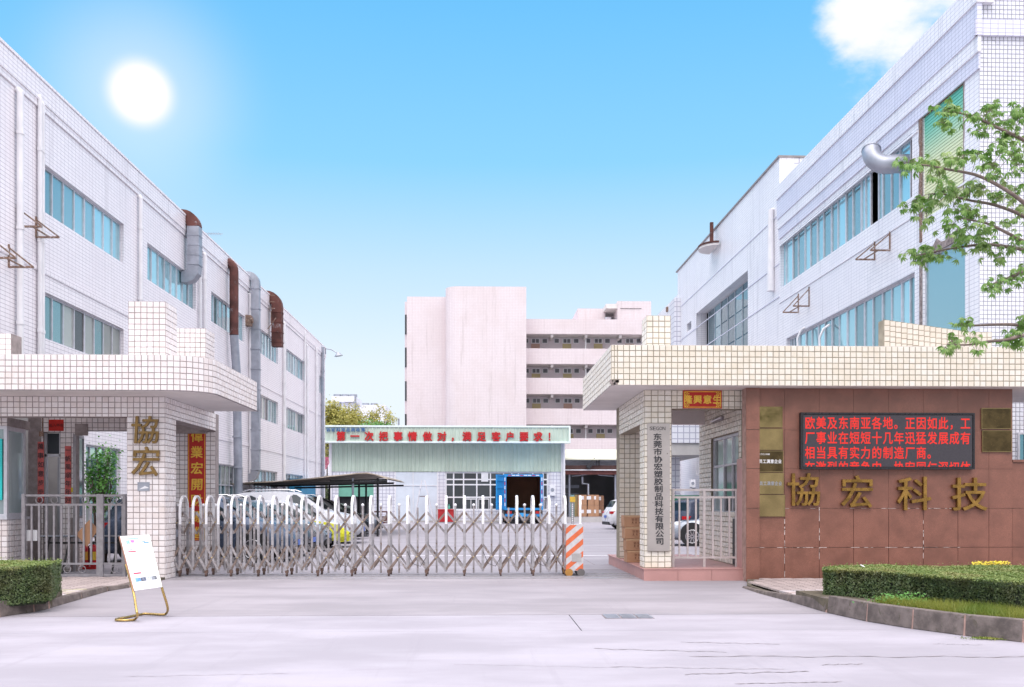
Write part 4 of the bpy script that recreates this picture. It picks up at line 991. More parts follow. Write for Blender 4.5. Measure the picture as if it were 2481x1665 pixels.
def scroll(name, label, fr, a0, a1, z0, z1, out, chars, m, inkm, size, group=None, horiz=False, bold=.012, border=False):
    t = thing(name, label, 'banner', fr.pt(a0, z0, out), group)
    sh = part('sheet', MB().fb(fr, a0, a1, z0, z1, out, out + .006), m, t); n = len(chars)
    if border:
        mb = MB(); e = .02; w_ = .014
        for q in ((a0 + e, a1 - e, z0 + e, z0 + e + w_), (a0 + e, a1 - e, z1 - e - w_, z1 - e), (a0 + e, a0 + e + w_, z0 + e, z1 - e), (a1 - e - w_, a1 - e, z0 + e, z1 - e)): mb.fb(fr, *q, out + .006, out + .008)
        for qa, qz in ((a0 + .08, z0 + .07), (a1 - .08, z0 + .07), (a0 + .08, z1 - .07), (a1 - .08, z1 - .07)):
            for k in range(5): th = k * 1.256; mb.fprism(fr, [(qa, qz), (qa + .045 * math.cos(th - .3), qz + .045 * math.sin(th - .3)), (qa + .055 * math.cos(th), qz + .055 * math.sin(th)), (qa + .045 * math.cos(th + .3), qz + .045 * math.sin(th + .3))], out + .006, out + .009)
        part('border', mb, YELLOW, t)
    for k, ch in enumerate(chars):
        mb = MB()
        if horiz: c = a0 + (a1 - a0) * (k + .5) / n if n > 1 else (a0 + a1) / 2; text_on(mb, fr, ch, c - size / 2, (z0 + z1) / 2 - size / 2, size, size, out + .008, bold, .004, shear=RN.uniform(-.03, .06))
        else: c = z1 - (z1 - z0) * (k + .5) / n; text_on(mb, fr, ch, (a0 + a1) / 2 - size / 2, c - size / 2, size, size, out + .008, bold, .004, shear=RN.uniform(-.03, .06))
        if mb.v: part('character', mb, inkm, t)
    return t
fr = front(24.5); a0, a1 = XY(455, 24.5), XY(499, 24.5)
scroll('banner', 'tall red vertical banner with gold characters on the rear wall left of the gate', fr, a0, a1, ZY(1309, 24.5), ZY(1039, 24.5), .012, '偉業宏開財源進', RED, YELLOW, .31, border=True, bold=.02)
fr = front(YR)
scroll('couplet', 'faded red paper couplet on the left of the guardroom door', fr, XY(92, YR), XY(107, YR), ZY(1225, YR), ZY(1073, YR), .012, '萬事如意步步高', REDF, INK, .145, 'couplets beside the guardroom door')
scroll('couplet', 'faded red paper couplet on the right of the guardroom door', fr, XY(158, YR), XY(173, YR), ZY(1222, YR), ZY(1083, YR), .012, '一帆風順年年好', REDF, INK, .145, 'couplets beside the guardroom door')
scroll('door_plaque', 'small red paper with dark characters above the guardroom door', fr, XY(119, YR), XY(155, YR), ZY(1047, YR), ZY(1020, YR), .012, '出入平安', RED, mat('dark_red_ink', (.12, .01, .01), .5), .085, None, True)
# gold lettering on the pillar
gl = thing('pillar_lettering', 'two large gold characters mounted on the white tiled left gate pillar', 'lettering', (XY(320, YW), YW, 2.5))
for ch, (x0, x1, y0, y1) in (('協', (319, 384, 1012, 1076)), ('宏', (321, 385, 1085, 1154))):
    mb = MB(); text_on(mb, FWl, ch, XY(x0, YW), ZY(y1, YW), XY(x1, YW) - XY(x0, YW), ZY(y0, YW) - ZY(y1, YW), .045, .012, .09, fit=True, shear=.06, bevel=.008); part('character', mb, BRONZE, gl)
t = thing('notice_plate', 'small grey metal plate below the gold characters on the left pillar', 'plate', (XY(335, YW), YW, 2)); part('plate', MB().fb(FWl, XY(334, YW), XY(363, YW), ZY(1190, YW), ZY(1169, YW), .01, .02), GALV, t); mb = MB(); mb.fprism(FWl, [(XY(338, YW), ZY(1186, YW)), (XY(362, YW), ZY(1183, YW)), (XY(352, YW), ZY(1178, YW))], .02, .022); part('mark', mb, WHITE, t)
# small lamp under the canopy
t = thing('hanging_lamp', 'slim dark lamp hanging from the guardroom beam', 'lamp', (XY(99, 22), 22, 3.2)); mb = MB(); mb.cyl((XY(103, 22), 22, 3.8), (XY(103, 22), 22, ZY(1054, 22)), .012, 6); mb.cyl((XY(100, 22), 22, ZY(1060, 22)), (XY(100, 22), 22, ZY(1048, 22)), .05, 8); part('fitting', mb, RUSTB, t)

# ------------------------------------------------------------------ left railing with a small side gate
YF = 21.25; fr = front(YF)
FN = thing('railing_fence', 'grey steel railing with ring ornaments and a side gate left of the pillar', 'fence', (XY(60, YF), YF, 0))
def fx(px): return XY(px, YF)
def fz(py): return ZY(py, YF)
zt_, z2_, z3_, z4_ = fz(1201), fz(1223), fz(1364), fz(1391)
for a, b in ((XY(58, YF), fx(236)), (fx(250), fx(303))):
    for z in (zt_, z2_, z3_, z4_): part('rail', MB().fb(fr, a, b, z - .022, z + .022, -.02, .02), FENCE, FN)
for px, hw in ((58, .035), (243, .07), (302, .03)): part('post', MB().fb(fr, fx(px) - hw, fx(px) + hw, 0, zt_ + .03, -.04, .04), FENCE, FN)
for k in range(9):
    px = 77 + k * 18.0; part('bar', MB().fb(fr, fx(px) - .019, fx(px) + .019, z3_, z2_, -.015, .015), FENCE, FN)
for px in (264.5, 281, 297): part('bar', MB().fb(fr, fx(px) - .019, fx(px) + .019, z3_, z2_, -.015, .015), FENCE, FN)
def ring(c, r, n=16):
    mb = MB(); P = [c + Vector((r * math.cos(2 * PI * i / n), 0, r * math.sin(2 * PI * i / n))) for i in range(n + 1)]; mb.tube(P, .009, 6, False); return mb
for px in (95, 132, 207, 268, 288): part('ring', ring(Vector((fx(px), YF, (zt_ + z2_) / 2)), .072), FENCE, FN)
for px in (163, 199, 278): part('ring', ring(Vector((fx(px), YF, (z3_ + z4_) / 2)), .075), FENCE, FN)
# ------------------------------------------------------------------ right gatehouse
YA2 = 19.25; YP = 20.0; YG = 19.6
zt2 = ZY(834, YA2); zb2 = ZY(932.5, YA2); PZ2 = (zt2 - zb2) / 7; PX2 = .1205
RG = thing('gatehouse', 'gatehouse with cream tiled canopy and square pillars right of the gate', 'gatehouse', (5, YA2, 0))
xL = XY(1481, YA2); YB2 = 24.5
poly = [(xL, YA2), (15.5, YA2), (15.5, 22.2), (7.5, 22.2), (7.5, YB2), (xL, YB2)]
part('canopy', MB().prism(poly, zb2 + .012, zt2 - .003), GROUT_R, RG)
ins = .012; poly2 = [(xL + ins, YA2 + ins), (15.4, YA2 + ins), (15.4, 22.19), (7.49, 22.19), (7.49, YB2 - ins), (xL + ins, YB2 - ins)]
part('soffit', MB().prism(poly2, zb2, zb2 + .013), SOFFIT, RG); part('canopy_top', MB().prism(poly, zt2 - .003, zt2 + .004), SOFFIT, RG)
T = Tiles(RG, TILE_R, gap=.0125)
fA2 = front(YA2); fw_ = .062
T.area(fA2, xL, xL + fw_, zb2, zt2, fw_, PZ2, prio=0); T.area(fA2, xL + fw_, xL + 2 * fw_, zb2, zt2, fw_, PZ2, prio=0, holes=[(xL, xL + .2, zb2, zb2 + PZ2 * .9)]); T.area(fA2, xL + 2 * fw_, 11.4, zb2, zt2, PX2, PZ2, prio=0)
fS2 = Fr((xL, YB2), (0, -1)); T.area(fS2, 0, YB2 - YA2, zb2, zt2, PX2, PZ2, prio=.8, right=True)
# chipped lower corner
mb = MB(); r_ = random.Random(2)
for k in range(14):
    a = xL + r_.uniform(-.01, .13); z = zb2 + r_.uniform(0, .1); s_ = r_.uniform(.015, .04); mb.box(a - s_, a + s_, YA2 - .012, YA2 + .02, z - s_ * .6, z + s_ * .6)
part('chipped_corner', mb, CONC, RG)
# tower
tx0, tx1 = XY(1567, 19.7), XY(1625, 19.7); tz_ = ZY(762, 19.7)
mb = MB(); mb.box(tx0, tx1, 19.7, 20.25, zt2, tz_); part('roof_block', mb, GROUT_R, RG)
T.area(front(19.7), tx0, tx1, zt2 + .01, tz_, (tx1 - tx0) / 4, PZ2, prio=.1); T.area(Fr((tx0, 20.25), (0, -1)), 0, .55, zt2 + .01, tz_, .1375, PZ2, prio=.9)
# slanted parapet block
ya, yb_ = 20.6, 20.9; xa_, xb_ = XY(2142, ya), XY(2403, ya); za_, zb__ = ZY(768, ya), ZY(797, ya); xk = XY(2350, ya)
fp = front(ya); part('parapet', MB().fprism(fp, [(xa_, zt2), (xb_, zt2), (xb_, zb__), (xk, zb__), (xa_, za_)], 0, -.3), GROUT_R, RG)
TB = mat('tile_beige_flat', (.66, .56, .42), .3, var=.1)
sl_ = lambda x, z: z < (za_ + (zb__ - za_) * min(1, (x - xa_) / (xk - xa_))) - .03
T2 = Tiles(RG, tilemat('tile_beige', (.66, .61, .54), (.62, .555, .47)), gap=.012, limit=0); 
xc = xa_
while xc < xb_ - .02:
    x2 = min(xc + PX2 * 1.04, xb_); xm = (xc + x2) / 2; T2.area(fp, xc, x2, zt2, za_ + (zb__ - za_) * min(1, (xm - xa_) / (xk - xa_)) - .004, 1, PZ2); xc = x2
T2.done('parapet_tiles')
# pillars and beams
zl = ZY(989, YP); px0, px1 = XY(1561.5, YP), XY(1627, YP); pd = .55
plz = .25
part('pillar', MB().box(px0, px1, YP, YP + pd, plz, zb2), GROUT_R, RG)
T.area(front(YP), px0, px1, plz + .0, zb2, (px1 - px0) / 4, PZ2, prio=.15); fps = Fr((px0, YP + pd), (0, -1)); T.area(fps, 0, pd, plz, zb2, pd / 4, PZ2, prio=1.2)
gxr = XY(1806, YP); mb = MB(); mb.box(px1 + .001, gxr, YP + .02, YP + .3, zl, zb2); part('beam', mb, GROUT_R, RG); T.area(front(YP + .02), px1, gxr, zl, zb2, PX2, PZ2, prio=.4)
mb = MB(); mb.box(px0 + .001, px0 + .3, YP + pd + .001, 23.6, ZY(1035, 21.3), zb2); part('beam', mb, GROUT_R, RG); T.area(Fr((px0, 23.6), (0, -1)), 0, 23.6 - YP - pd, ZY(1035, 21.3), zb2, PX2, PZ2, prio=1.3, right=True)
rp0, rp1 = px0, XY(1553, 23.6); YRP = 23.6
part('rear_pillar', MB().box(rp0, rp1 + .1, YRP, YRP + .5, plz, zb2), GROUT_R, RG); T.area(front(YRP), rp0, rp1 + .1, plz, ZY(1015, YRP), PX2 * 1.08, PZ2 * 1.04, prio=.6)
mb = MB(); mb.box(rp1 + .1, gxr + .2, YRP + .02, YRP + .3, ZY(1026, YRP), zb2); part('beam', mb, SOFFIT, RG)
# plinth
plp = [(px0 - .02, YP - .15), (XY(1811, YP - .15), YP - .15), (XY(1811, YP - .15), 24.0), (XY(1811, 24) + 1, 25.4), (px0 - .02, 25.4)]
part('plinth', MB().prism(plp, 0, plz - .02), GRANP, RG)
mb = MB()
xx = [px0 - .02, XY(1642, YP - .15), XY(1724, YP - .15), XY(1811, YP - .15)]
for i in range(3): part('slab', MB().box(xx[i] - (.02 if i == 0 else -.004), xx[i + 1] - .004, YP - .17, YP - .145, -.0, plz - .02), GRANP, RG)
part('plinth_top', MB().prism([(px0 - .05, YP - .18), (XY(1811, YP - .15), YP - .18), (XY(1811, YP), 25.4), (px0 - .05, 25.4)], plz - .02, plz), GRANP, RG)
# side wall with window
fsw = Fr((gxr, YP + 4.2), (0, -1)); sw0 = fsw.S(1690); swL = 4.2
wz1, wz0 = fsw.Z(1766, 1052), fsw.Z(1766, 1245); wa0, wa1 = fsw.S(1722), fsw.S(1789)
da1 = fsw.S(1790)
mb = MB(); wall_holes(mb, fsw, 0, swL - .31, plz, zb2, [(wa0, wa1, wz0, wz1)], .2); part('room_side_wall', mb, GROUT_R, RG)
T.area(fsw, 0, swL - .31, plz, zb2, .19, PZ2 * 1.0, prio=.7, right=True, holes=[(wa0, wa1, wz0, wz1)])
window(fsw, RG, wa0, wa1, wz0, wz1, [.42, .72], (.62,), recess=.05, bar=.06, glass=MATS['glass_pale'], dark=(1, 2))
mb = MB(); mb.fb(fsw, fsw.S(1778), fsw.S(1795), plz + .02, wz0 - .1, .01, .03); part('side_door', mb, BLACK, RG)
part('jamb', MB().box(gxr - .10, XY(1806, YG) + .04, YG + .02, YP + .3, plz, ZY(1108, YG)), GRANP, RG)
mb = MB(); mb.box(gxr + .2, XY(2450, YG + .3), YG + .3, 22.1, 0, zb2); part('room', mb, PLASTER, RG)
T.done()
t = thing('tube_lamp', 'white tube lamp on the side wall inside the right gate portico', 'lamp', fsw.pt(fsw.S(1735), 3.2, .05)); a, z = fsw.hit(1725, 1022, .06); a2, z2 = fsw.hit(1748, 1014, .06); mb = MB(); mb.cyl(fsw.pt(a, z, .08), fsw.pt(a2, z2 + .02, .08), .02, 8); part('tube', mb, WHITE, t); mb = MB(); mb.fb(fsw, a, a2, z - .03, z + .05, .0, .05); part('holder', mb, FENCE, t)
# ------------------------------------------------------------------ granite wall with slabs
fG = front(YG); gx0, gx1 = XY(1838, YG), XY(2453, YG); gp0 = XY(1806, YG)
GW = thing('granite_wall', 'polished red granite entrance wall under the right canopy', 'wall', (gx0, YG, 0))
part('core', MB().box(gp0 + .01, gx1 - .01, YG + .03, YG + .29, 0, zb2 - .001), GRANJ, GW)
hz = [0, ZY(1328, YG), ZY(1232, YG), ZY(1135, YG), ZY(1040, YG), zb2 - .001]
vx = [gx0] + [XY(p, YG) for p in (1901, 1985, 2068, 2153, 2237, 2321, 2396)] + [gx1]
for j in range(5):
    for i in range(len(vx) - 1):
        g_ = .0022 if j > 1 else .005
        o = part('slab', MB().fb(fG, vx[i] + g_, vx[i + 1] - g_, hz[j] + g_, hz[j + 1] - g_, -.035, RN.uniform(-.0015, .0015)), GRAN, GW)
part('pier_core', MB().box(gp0 + .01, gx0 - .004, YG - .045, YG + .03, 0, zb2 - .001), GRANJ, GW)
for j in range(5): part('slab', MB().fb(fG, gp0, gx0, hz[j] + .006, hz[j + 1] - .006, .03, .07), GRAN, GW)
# low extension
GE = thing('granite_wall', 'low red granite wall running on behind the hedge at the right edge', 'wall', (gx1, YG, 0)); YE = YG + .02; fE = front(YE); zl_ = ZY(1118, YE)
part('core', MB().box(gx1 + .01, 15, YE + .03, YE + .25, 0, zl_ - .005), GRANJ, GE)
xe = [gx1 + .004, gx1 + .72, gx1 + 1.45, gx1 + 2.2, 15]
for j, (a, b) in enumerate(((0, hz[1]), (hz[1], hz[2]), (hz[2], zl_))):
    for i in range(4): part('slab', MB().fb(fE, xe[i] + .005, xe[i + 1] - .005, a + .005, b - .005, -.035, 0), GRAN, GE)
part('coping', MB().box(gx1 + .005, 15, YE - .03, YE + .28, zl_, zl_ + .05), GRAN, GE)
# white mortar bleed on joints
mb = MB(); r_ = random.Random(5)
for k in range(46):
    z = hz[1] if r_.random() < .6 else hz[2]; a = r_.uniform(gp0, XY(2330, YG)); l = r_.uniform(.04, .22); mb.fb(fG, a, min(a + l, gx1), z - .005, z + r_.uniform(.001, .006), .0005, .0030 if a > gx0 else .003)
for px in (1901, 1985, 2237):
    x = XY(px, YG)
    for k in range(9): z = r_.uniform(.05, hz[2]); mb.fb(fG, x - r_.uniform(.003, .009), x + r_.uniform(.003, .009), z, z + r_.uniform(.05, .16), .0005, .0032)
part('mortar_bleed', mb, mat('lime_bleed', (.55, .47, .45), .9, var=.3, scale=20), GW, kind='stuff')
# ------------------------------------------------------------------ signs on the right side
t = thing('company_sign', 'tall brushed metal sign with black vertical characters on the cream tiled pillar', 'sign', (XY(1595, YP), YP, .8))
a0, a1 = XY(1568, YP - .02), XY(1622.5, YP - .02); z0, z1 = ZY(1336, YP - .02), ZY(1025, YP - .02); fr = front(YP)
part('panel', MB().fb(fr, a0, a1, z0, z1, .012, .05), mat('brushed_sign', (.46, .42, .40), .34, .55, var=.08, scale=2), t)
s_ = '东莞市协宏塑胶制品科技有限公司'
cs = .158
for k, ch in enumerate(s_):
    cpx = 1593 + 5.5 * k / 14; cy = 1057.5 + (1312 - 1057.5) * k / 14
    mb = MB(); text_on(mb, fr, ch, XY(cpx, YP - .05) - cs * .58, ZY(cy, YP - .05) - cs / 2 * .95, cs * 1.16, cs * .95, .056, .022, .03); part('character', mb, INK, t)
mb = MB(); lx = XY(1574, YP - .05); stp = (XY(1613, YP - .05) - lx) / 5
for k, ch in enumerate('SEGON'): mb = MB(); text_on(mb, fr, ch, lx + stp * k, ZY(1041.5, YP - .05), stp * .88, .075, .054, .0, .05, fit=True); part('letter', mb, INK, t)
# cut a slot through S and G so the logo reads as broken strokes
scroll('door_banner', 'red horizontal banner with gold characters on the beam of the right portico', front(YP + .02), XY(1655, YP), XY(1749, YP), ZY(988, YP), ZY(944, YP), .014, '隆興意生', RED, YELLOW, .185, None, True, .03, True)
# LED board
t = thing('led_board', 'black LED board with lines of glowing red characters on the granite wall', 'led screen', (XY(2150, YG), YG, 2.3))
a0, a1 = XY(1940, YG - .1), XY(2361, YG - .1); z0, z1 = ZY(1136, YG - .1), ZY(997, YG - .1)
part('housing', MB().fb(fG, a0, a1, z0, z1, .005, .10), BLACK, t)
part('screen', MB().fb(fG, a0 + .05, a1 - .05, z0 + .05, z1 - .05, .10, .104), mat('led_face', (.045, .04, .05), .35, var=.15, scale=30), t)
mb = MB(); e = .035
for q in ((a0, a1, z0, z0 + e), (a0, a1, z1 - e, z1), (a0, a0 + e, z0 + e, z1 - e), (a1 - e, a1, z0 + e, z1 - e)): mb.fb(fG, *q, .1001, .118)
part('frame', mb, mat('frame_black', (.03, .03, .035), .3, .4, var=.1), t)
LEDR = glow('led_red', (1.0, .03, .018), .47)
lines = ['欧美及东南亚各地。正因如此，工', '厂事业在短短十几年迅猛发展成有', '相当具有实力的制造厂商。', '在激烈的竞争中，协宏同仁深切体']
w_ = (a1 - a0 - .15) / 15; h_ = (z1 - z0 - .09) / 3.52
for j, line in enumerate(lines):
    mb = MB()
    for i, ch in enumerate(line): text_on(mb, fG, ch, a0 + .075 + w_ * i + .006, z1 - .055 - h_ * (j + 1) + .012, w_ * .93, h_ * .88, .1065, .018, .006, clip=z0 + .052)
    part('text_line', mb, LEDR, t)
# four gold characters
t = thing('wall_lettering', 'four large gold characters mounted in a row on the red granite wall', 'lettering', (XY(2150, YG), YG, 1.6))
for ch, (x0, x1, y0, y1) in zip('協宏科技', ((1908, 1985, 1147, 1225), (2038, 2113, 1152, 1230), (2174, 2254, 1155, 1236), (2306, 2390, 1157, 1237))):
    mb = MB(); Yg = YG - .05; text_on(mb, fG, ch, XY(x0, Yg), ZY(y1, Yg), XY(x1, Yg) - XY(x0, Yg), ZY(y0, Yg) - ZY(y1, Yg), .05, .010, .11, fit=True, bevel=.012); part('character', mb, GOLD, t)
# plaques
def plaque(label, x0, x1, y0, y1, m, txt=None, txtm=None, small=None):
    t = thing('brass_plaque', label, 'plaque', (XY(x0, YG), YG, ZY(y1, YG)), 'brass plaques on the granite wall'); Yg = YG - .03
    a0, a1, z0, z1 = XY(x0, Yg), XY(x1, Yg), ZY(y1, Yg), ZY(y0, Yg)
    tilt = RN.uniform(-.5, .5)
    part('plate', MB().fb(fG, a0, a1, z0, z1, .008, .028), m, t); mb = MB(); e = .012
    for q in ((a0, a1, z0, z0 + e), (a0, a1, z1 - e, z1), (a0, a0 + e, z0 + e, z1 - e), (a1 - e, a1, z0 + e, z1 - e)): mb.fb(fG, *q, .028, .034)
    part('rim', mb, BRASS, t)
    if txt:
        w_ = (a1 - a0) * .88 / len(txt); mb = MB()
        for k, ch in enumerate(txt): text_on(mb, fG, ch, a0 + (a1 - a0) * .06 + w_ * k, (z0 + z1) / 2 - w_ * .55, w_ * .95, w_ * 1.1, .03, .02, .01)
        part('text_line', mb, txtm, t)
    if small:
        w_ = .038; mb = MB()
        for k, ch in enumerate(small): text_on(mb, fG, ch, a0 + .03 + w_ * k, z1 - .09, w_ * .9, w_, .03, .02, .01)
        part('text_line', mb, txtm, t)
REDI = mat('etched_red', (.40, .13, .05), .5, var=.3, scale=20)
xp0, xp1 = 1834, 1899
plaque('pale brass plaque, topmost of the left column of plaques', xp0 - 1, xp1 - 3, 983, 1034, BRASS)
plaque('brass plaque with a reddish glare, second from the top of the left column', xp0, xp1 - 2, 1037, 1089, BRASS)
plaque('dark plaque with bold white characters in the middle of the left column', xp0 + 1, xp1 - 1, 1091, 1143, BRASS_D, '员工满意企业', WHITE, '二〇〇八年度')
plaque('brass plaque with dull grey characters, second from the bottom of the left column', xp0 + 2, xp1, 1145, 1197, BRASS, '员工满意企业', GALV)
plaque('wavy gold plaque at the bottom of the left column', xp0 + 3, xp1 + 3, 1199, 1252, BRASS)
plaque('plain dark gold plaque at the right end of the granite wall, upper one', 2378, 2450, 985, 1036, BRASS_D)
plaque('framed dark brown plaque at the right end of the granite wall, lower one', 2380, 2451, 1040, 1093, BRASS_D)
# ------------------------------------------------------------------ right portico railing
YQ = 20.35; fr = front(YQ)
t = thing('railing_fence', 'beige steel railing across the right portico between pillar and granite jamb', 'fence', (XY(1700, YQ), YQ, plz))
x0_, x1_ = XY(1629, YQ), XY(1786, YQ)
for py in (1187, 1205, 1352): part('rail', MB().fb(fr, x0_, x1_, ZY(py, YQ) - .022, ZY(py, YQ) + .022, -.02, .02), FENCE_R, t)
for px in (1631, 1706, 1784): part('post', MB().fb(fr, XY(px, YQ) - .025, XY(px, YQ) + .025, plz, ZY(1184, YQ), -.022, .022), FENCE_R, t)
for px in (1646, 1666, 1686, 1727, 1747, 1767): part('bar', MB().fb(fr, XY(px, YQ) - .018, XY(px, YQ) + .018, ZY(1352, YQ), ZY(1205, YQ), -.015, .015), FENCE_R, t)
# cartons stacked on the plinth
for k, (x0, y0, y1) in enumerate(((1512, 1238, 1266), (1514, 1268, 1296), (1517, 1297, 1325), (1519, 1326, 1355))):
    Yc = 21.9; xa_, xb_ = XY(x0, Yc), XY(x0, Yc) + .62; hh = .268; z0 = plz + (3 - k) * hh
    lab = ['topmost of the four brown cartons behind the cream pillar', 'second carton from the top of the stack behind the cream pillar', 'third carton from the top of the stack behind the cream pillar', 'bottom carton of the stack on the pink plinth'][k]
    t = thing('carton', lab, 'carton', (xa_, Yc, z0), 'cartons stacked behind the right gate pillar')
    fr = Fr((xa_, Yc), (1, RN.uniform(-.02, .02))); o = part('box', MB().fb(fr, 0, .62, z0 + .002, z0 + hh - .004, -.42, 0), CARTON, t); bv = o.modifiers.new('bevel', 'BEVEL'); bv.width = .006
    mb = MB(); mb.fb(fr, 0, .62, z0 + hh - .035, z0 + hh - .003, 0, .0015); part('tape', mb, TAPE, t)
    mb = MB()
    for i, ch in enumerate('协宏塑胶'): text_on(mb, fr, ch, .17 + i * .078, z0 + .14, .062, .066, .002, .01, .01)
    for i in range(4): mb.fb(fr, .17 + i * .078, .17 + i * .078 + .055, z0 + .075, z0 + .082, .0, .002); mb.fb(fr, .18 + i * .078, .21 + i * .078, z0 + .09, z0 + .125, .0, .002)
    mb.fb(fr, .22, .42, z0 + .04, z0 + .048, 0, .002); part('print', mb, mat('carton_ink', (.22, .10, .06), .8, var=.2), t)
# ------------------------------------------------------------------ green clad shed at the end of the yard
YS = 82.0; YFa = 80.7; SB = thing('workshop_shed', 'long low workshop with pale green cladding and slogan fascia at the yard end', 'building', (XY(1080, YS), YS, 0))
def sx(px): return XY(px, YS)
def sz(py): return ZY(py, YS)
FSh = front(YS); xa, xb = sx(801), sx(1363)
holes = [(sx(820), sx(905), 0, sz(1168)), (sx(957), sx(1061), 0, sz(1143)), (sx(1078), sx(1329), sz(1237), sz(1143))]
mb = MB(); wall_holes(mb, FSh, xa, xb, 0, sz(1143), holes, .4); part('tiled_wall', mb, FAC_S, SB)
mb = MB(); mb.box(xa, xb, YS + .01, YS + .3, sz(1143), sz(1040)); mb.box(xa, xb, YS + 10, YS + 10.3, 0, sz(1040)); mb.box(xa, xb, YS + .3, YS + 10, sz(1042), sz(1040)); part('upper_wall', mb, CLAD, SB)
for q in ((xa, xa + .25), (xb - .25, xb)): part('side_wall', MB().box(q[0], q[1], YS + .41, YS + 10, 0, sz(1042)), FAC_S, SB)
part('plinth_band', MB().box(xa, xb, YS - .05, YS - .001, 0, .12), PLASTER, SB)
def cladding(parent, x0, x1, Y, z0, z1, npan, ribs=3):
    wv = (x1 - x0) / npan; mb = MB(); pts = []; r = wv / ribs
    for k in range(ribs):
        b = k * r; pts += [(b, 0), (b + r * .36, 0), (b + r * .44, -.06), (b + r * .56, -.06), (b + r * .64, 0)]
    pts.append((wv - .012, 0)); n = len(pts); v = [(a, y, 0) for a, y in pts] + [(a, y, z1 - z0) for a, y in pts]
    mb.add(v, [(i, i + 1, n + i + 1, n + i) for i in range(n - 1)]); me = mb.mesh('cladding_panel', CLAD)
    for k in range(npan): inst('cladding_panel', me, parent, Matrix.Translation((x0 + wv * k, Y, z0)))
cladding(SB, xa + .1, xb - .1, YS - .02, sz(1143), sz(1074) + .3, 18)
mb = MB(); mb.box(xa - .12, xa + .1, YS - .1, YS + .2, 0, sz(1060)); part('corner_post', mb, PIPE, SB); mb = MB(); mb.box(xb - .12, xb + .02, YS - .1, YS + .2, 0, sz(1060)); part('corner_post', mb, PIPE, SB)
mb = MB(); mb.cyl((sx(1366), YS - .2, 0), (sx(1366), YS - .2, sz(1075)), .1, 8); part('downpipe', mb, PIPE, SB)
fx0, fx1 = XY(777.5, YFa), XY(1382, YFa); fz1, fz0 = ZY(1031.5, YFa), ZY(1073.5, YFa)
cladding(SB, fx0 + .1, fx1 - .1, YFa, fz0 + .1, fz1 - .1, 19)
mb = MB(); mb.box(fx0, fx1, YFa - .10, YFa + .12, fz1 - .14, fz1); part('trim', mb, CLADT, SB); mb = MB(); mb.box(fx0, fx1, YFa - .10, YFa + .12, fz0, fz0 + .14); part('trim', mb, CLADT, SB)
for q in ((fx0, fx0 + .14), (fx1 - .14, fx1)): part('trim', MB().box(q[0], q[1], YFa - .1, YFa + .12, fz0 + .141, fz1 - .141), CLADT, SB)
part('roof', MB().box(fx0 + .02, fx1 - .02, YFa + .12, YS + 10.4, fz1 - .25, fz1 - .1), CLADT, SB)
part('fascia_soffit', MB().box(fx0 + .02, fx1 - .02, YFa + .06, YS - .03, fz0 + .02, fz0 + .06), CLADT, SB)
# shutter half open, door panel, windows
sh = part('shutter', MB().fb(FSh, sx(820), sx(905), sz(1203), sz(1168), -.2, -.16), SHUT, SB)
for k in range(14): z = sz(1203) + (sz(1168) - sz(1203)) * k / 14; part('slat', MB().fb(FSh, sx(820), sx(905), z, z + .075, -.16, -.13), mat('shutter_slat_green', (.20, .50, .38), .5, var=.08), sh)
part('unlit_room_dark', MB().box(sx(818), sx(907), YS + .5, YS + .6, 0, sz(1166)), DARKROOM, SB)  # near-black panel painted as the shade behind the half open shutter
d = part('door', MB().fb(FSh, sx(957), sx(1061), .1, sz(1144), -.12, -.02), DOORW, SB)
mb = MB(); mb.fb(FSh, sx(957), sx(1061), sz(1177.5), sz(1176), -.02, .03); mb.fb(FSh, sx(957), sx(957) + .08, .1, sz(1144), -.02, .04); mb.fb(FSh, sx(1061) - .08, sx(1061), .1, sz(1144), -.02, .04); mb.fb(FSh, sx(1000), sx(1000) + .06, .1, sz(1144), -.02, .025); part('seam', mb, WHITE, d)
a0, a1 = sx(1078), sx(1329); fc = [(p - 1078) / (1329 - 1078) for p in (1099, 1123, 1155, 1188, 1220, 1240, 1256, 1291, 1316)]
w_ = window(FSh, SB, a0, a1, sz(1237), sz(1143), fc, (.34, .665, .80), recess=.1, bar=.14, glass=GLASS_D, fmat=WHITE)
mb = MB(); mb.fb(FSh, sx(1166), sx(1183), sz(1167), sz(1143), -.12, -.05); part('paper', mb, WHITE, w_)
for q in (1141, 1172, 1308):
    mb = MB()
    for a, b in ((q - 13, q - 11.5), (q - .8, q + .8), (q + 11.5, q + 13)): mb.fb(FSh, sx(a), sx(b), sz(1235), sz(1209), -.12, -.04)
    mb.fb(FSh, sx(q - 13), sx(q + 13), sz(1210.5), sz(1208), -.12, -.035); part('sliding_frame', mb, WHITE, w_)
part('shade_panel', MB().box(a0 - .1, a1 + .1, YS + .45, YS + .5, sz(1240), sz(1140)), DARKROOM, SB)  # near-black panel painted as the shade behind the windows
t = thing('meter_box', 'white metal meter box on the tiled wall right of the blue truck', 'box', (sx(1335), YS, 3)); mb = MB(); mb.box(sx(1331), sx(1345), YS - .25, YS, sz(1201), sz(1176)); part('case', mb, WHITE, t); mb = MB(); mb.cyl((sx(1338), YS - .27, sz(1187)), (sx(1338), YS - .25, sz(1187)), .16, 12); part('dial', mb, GALV, t)
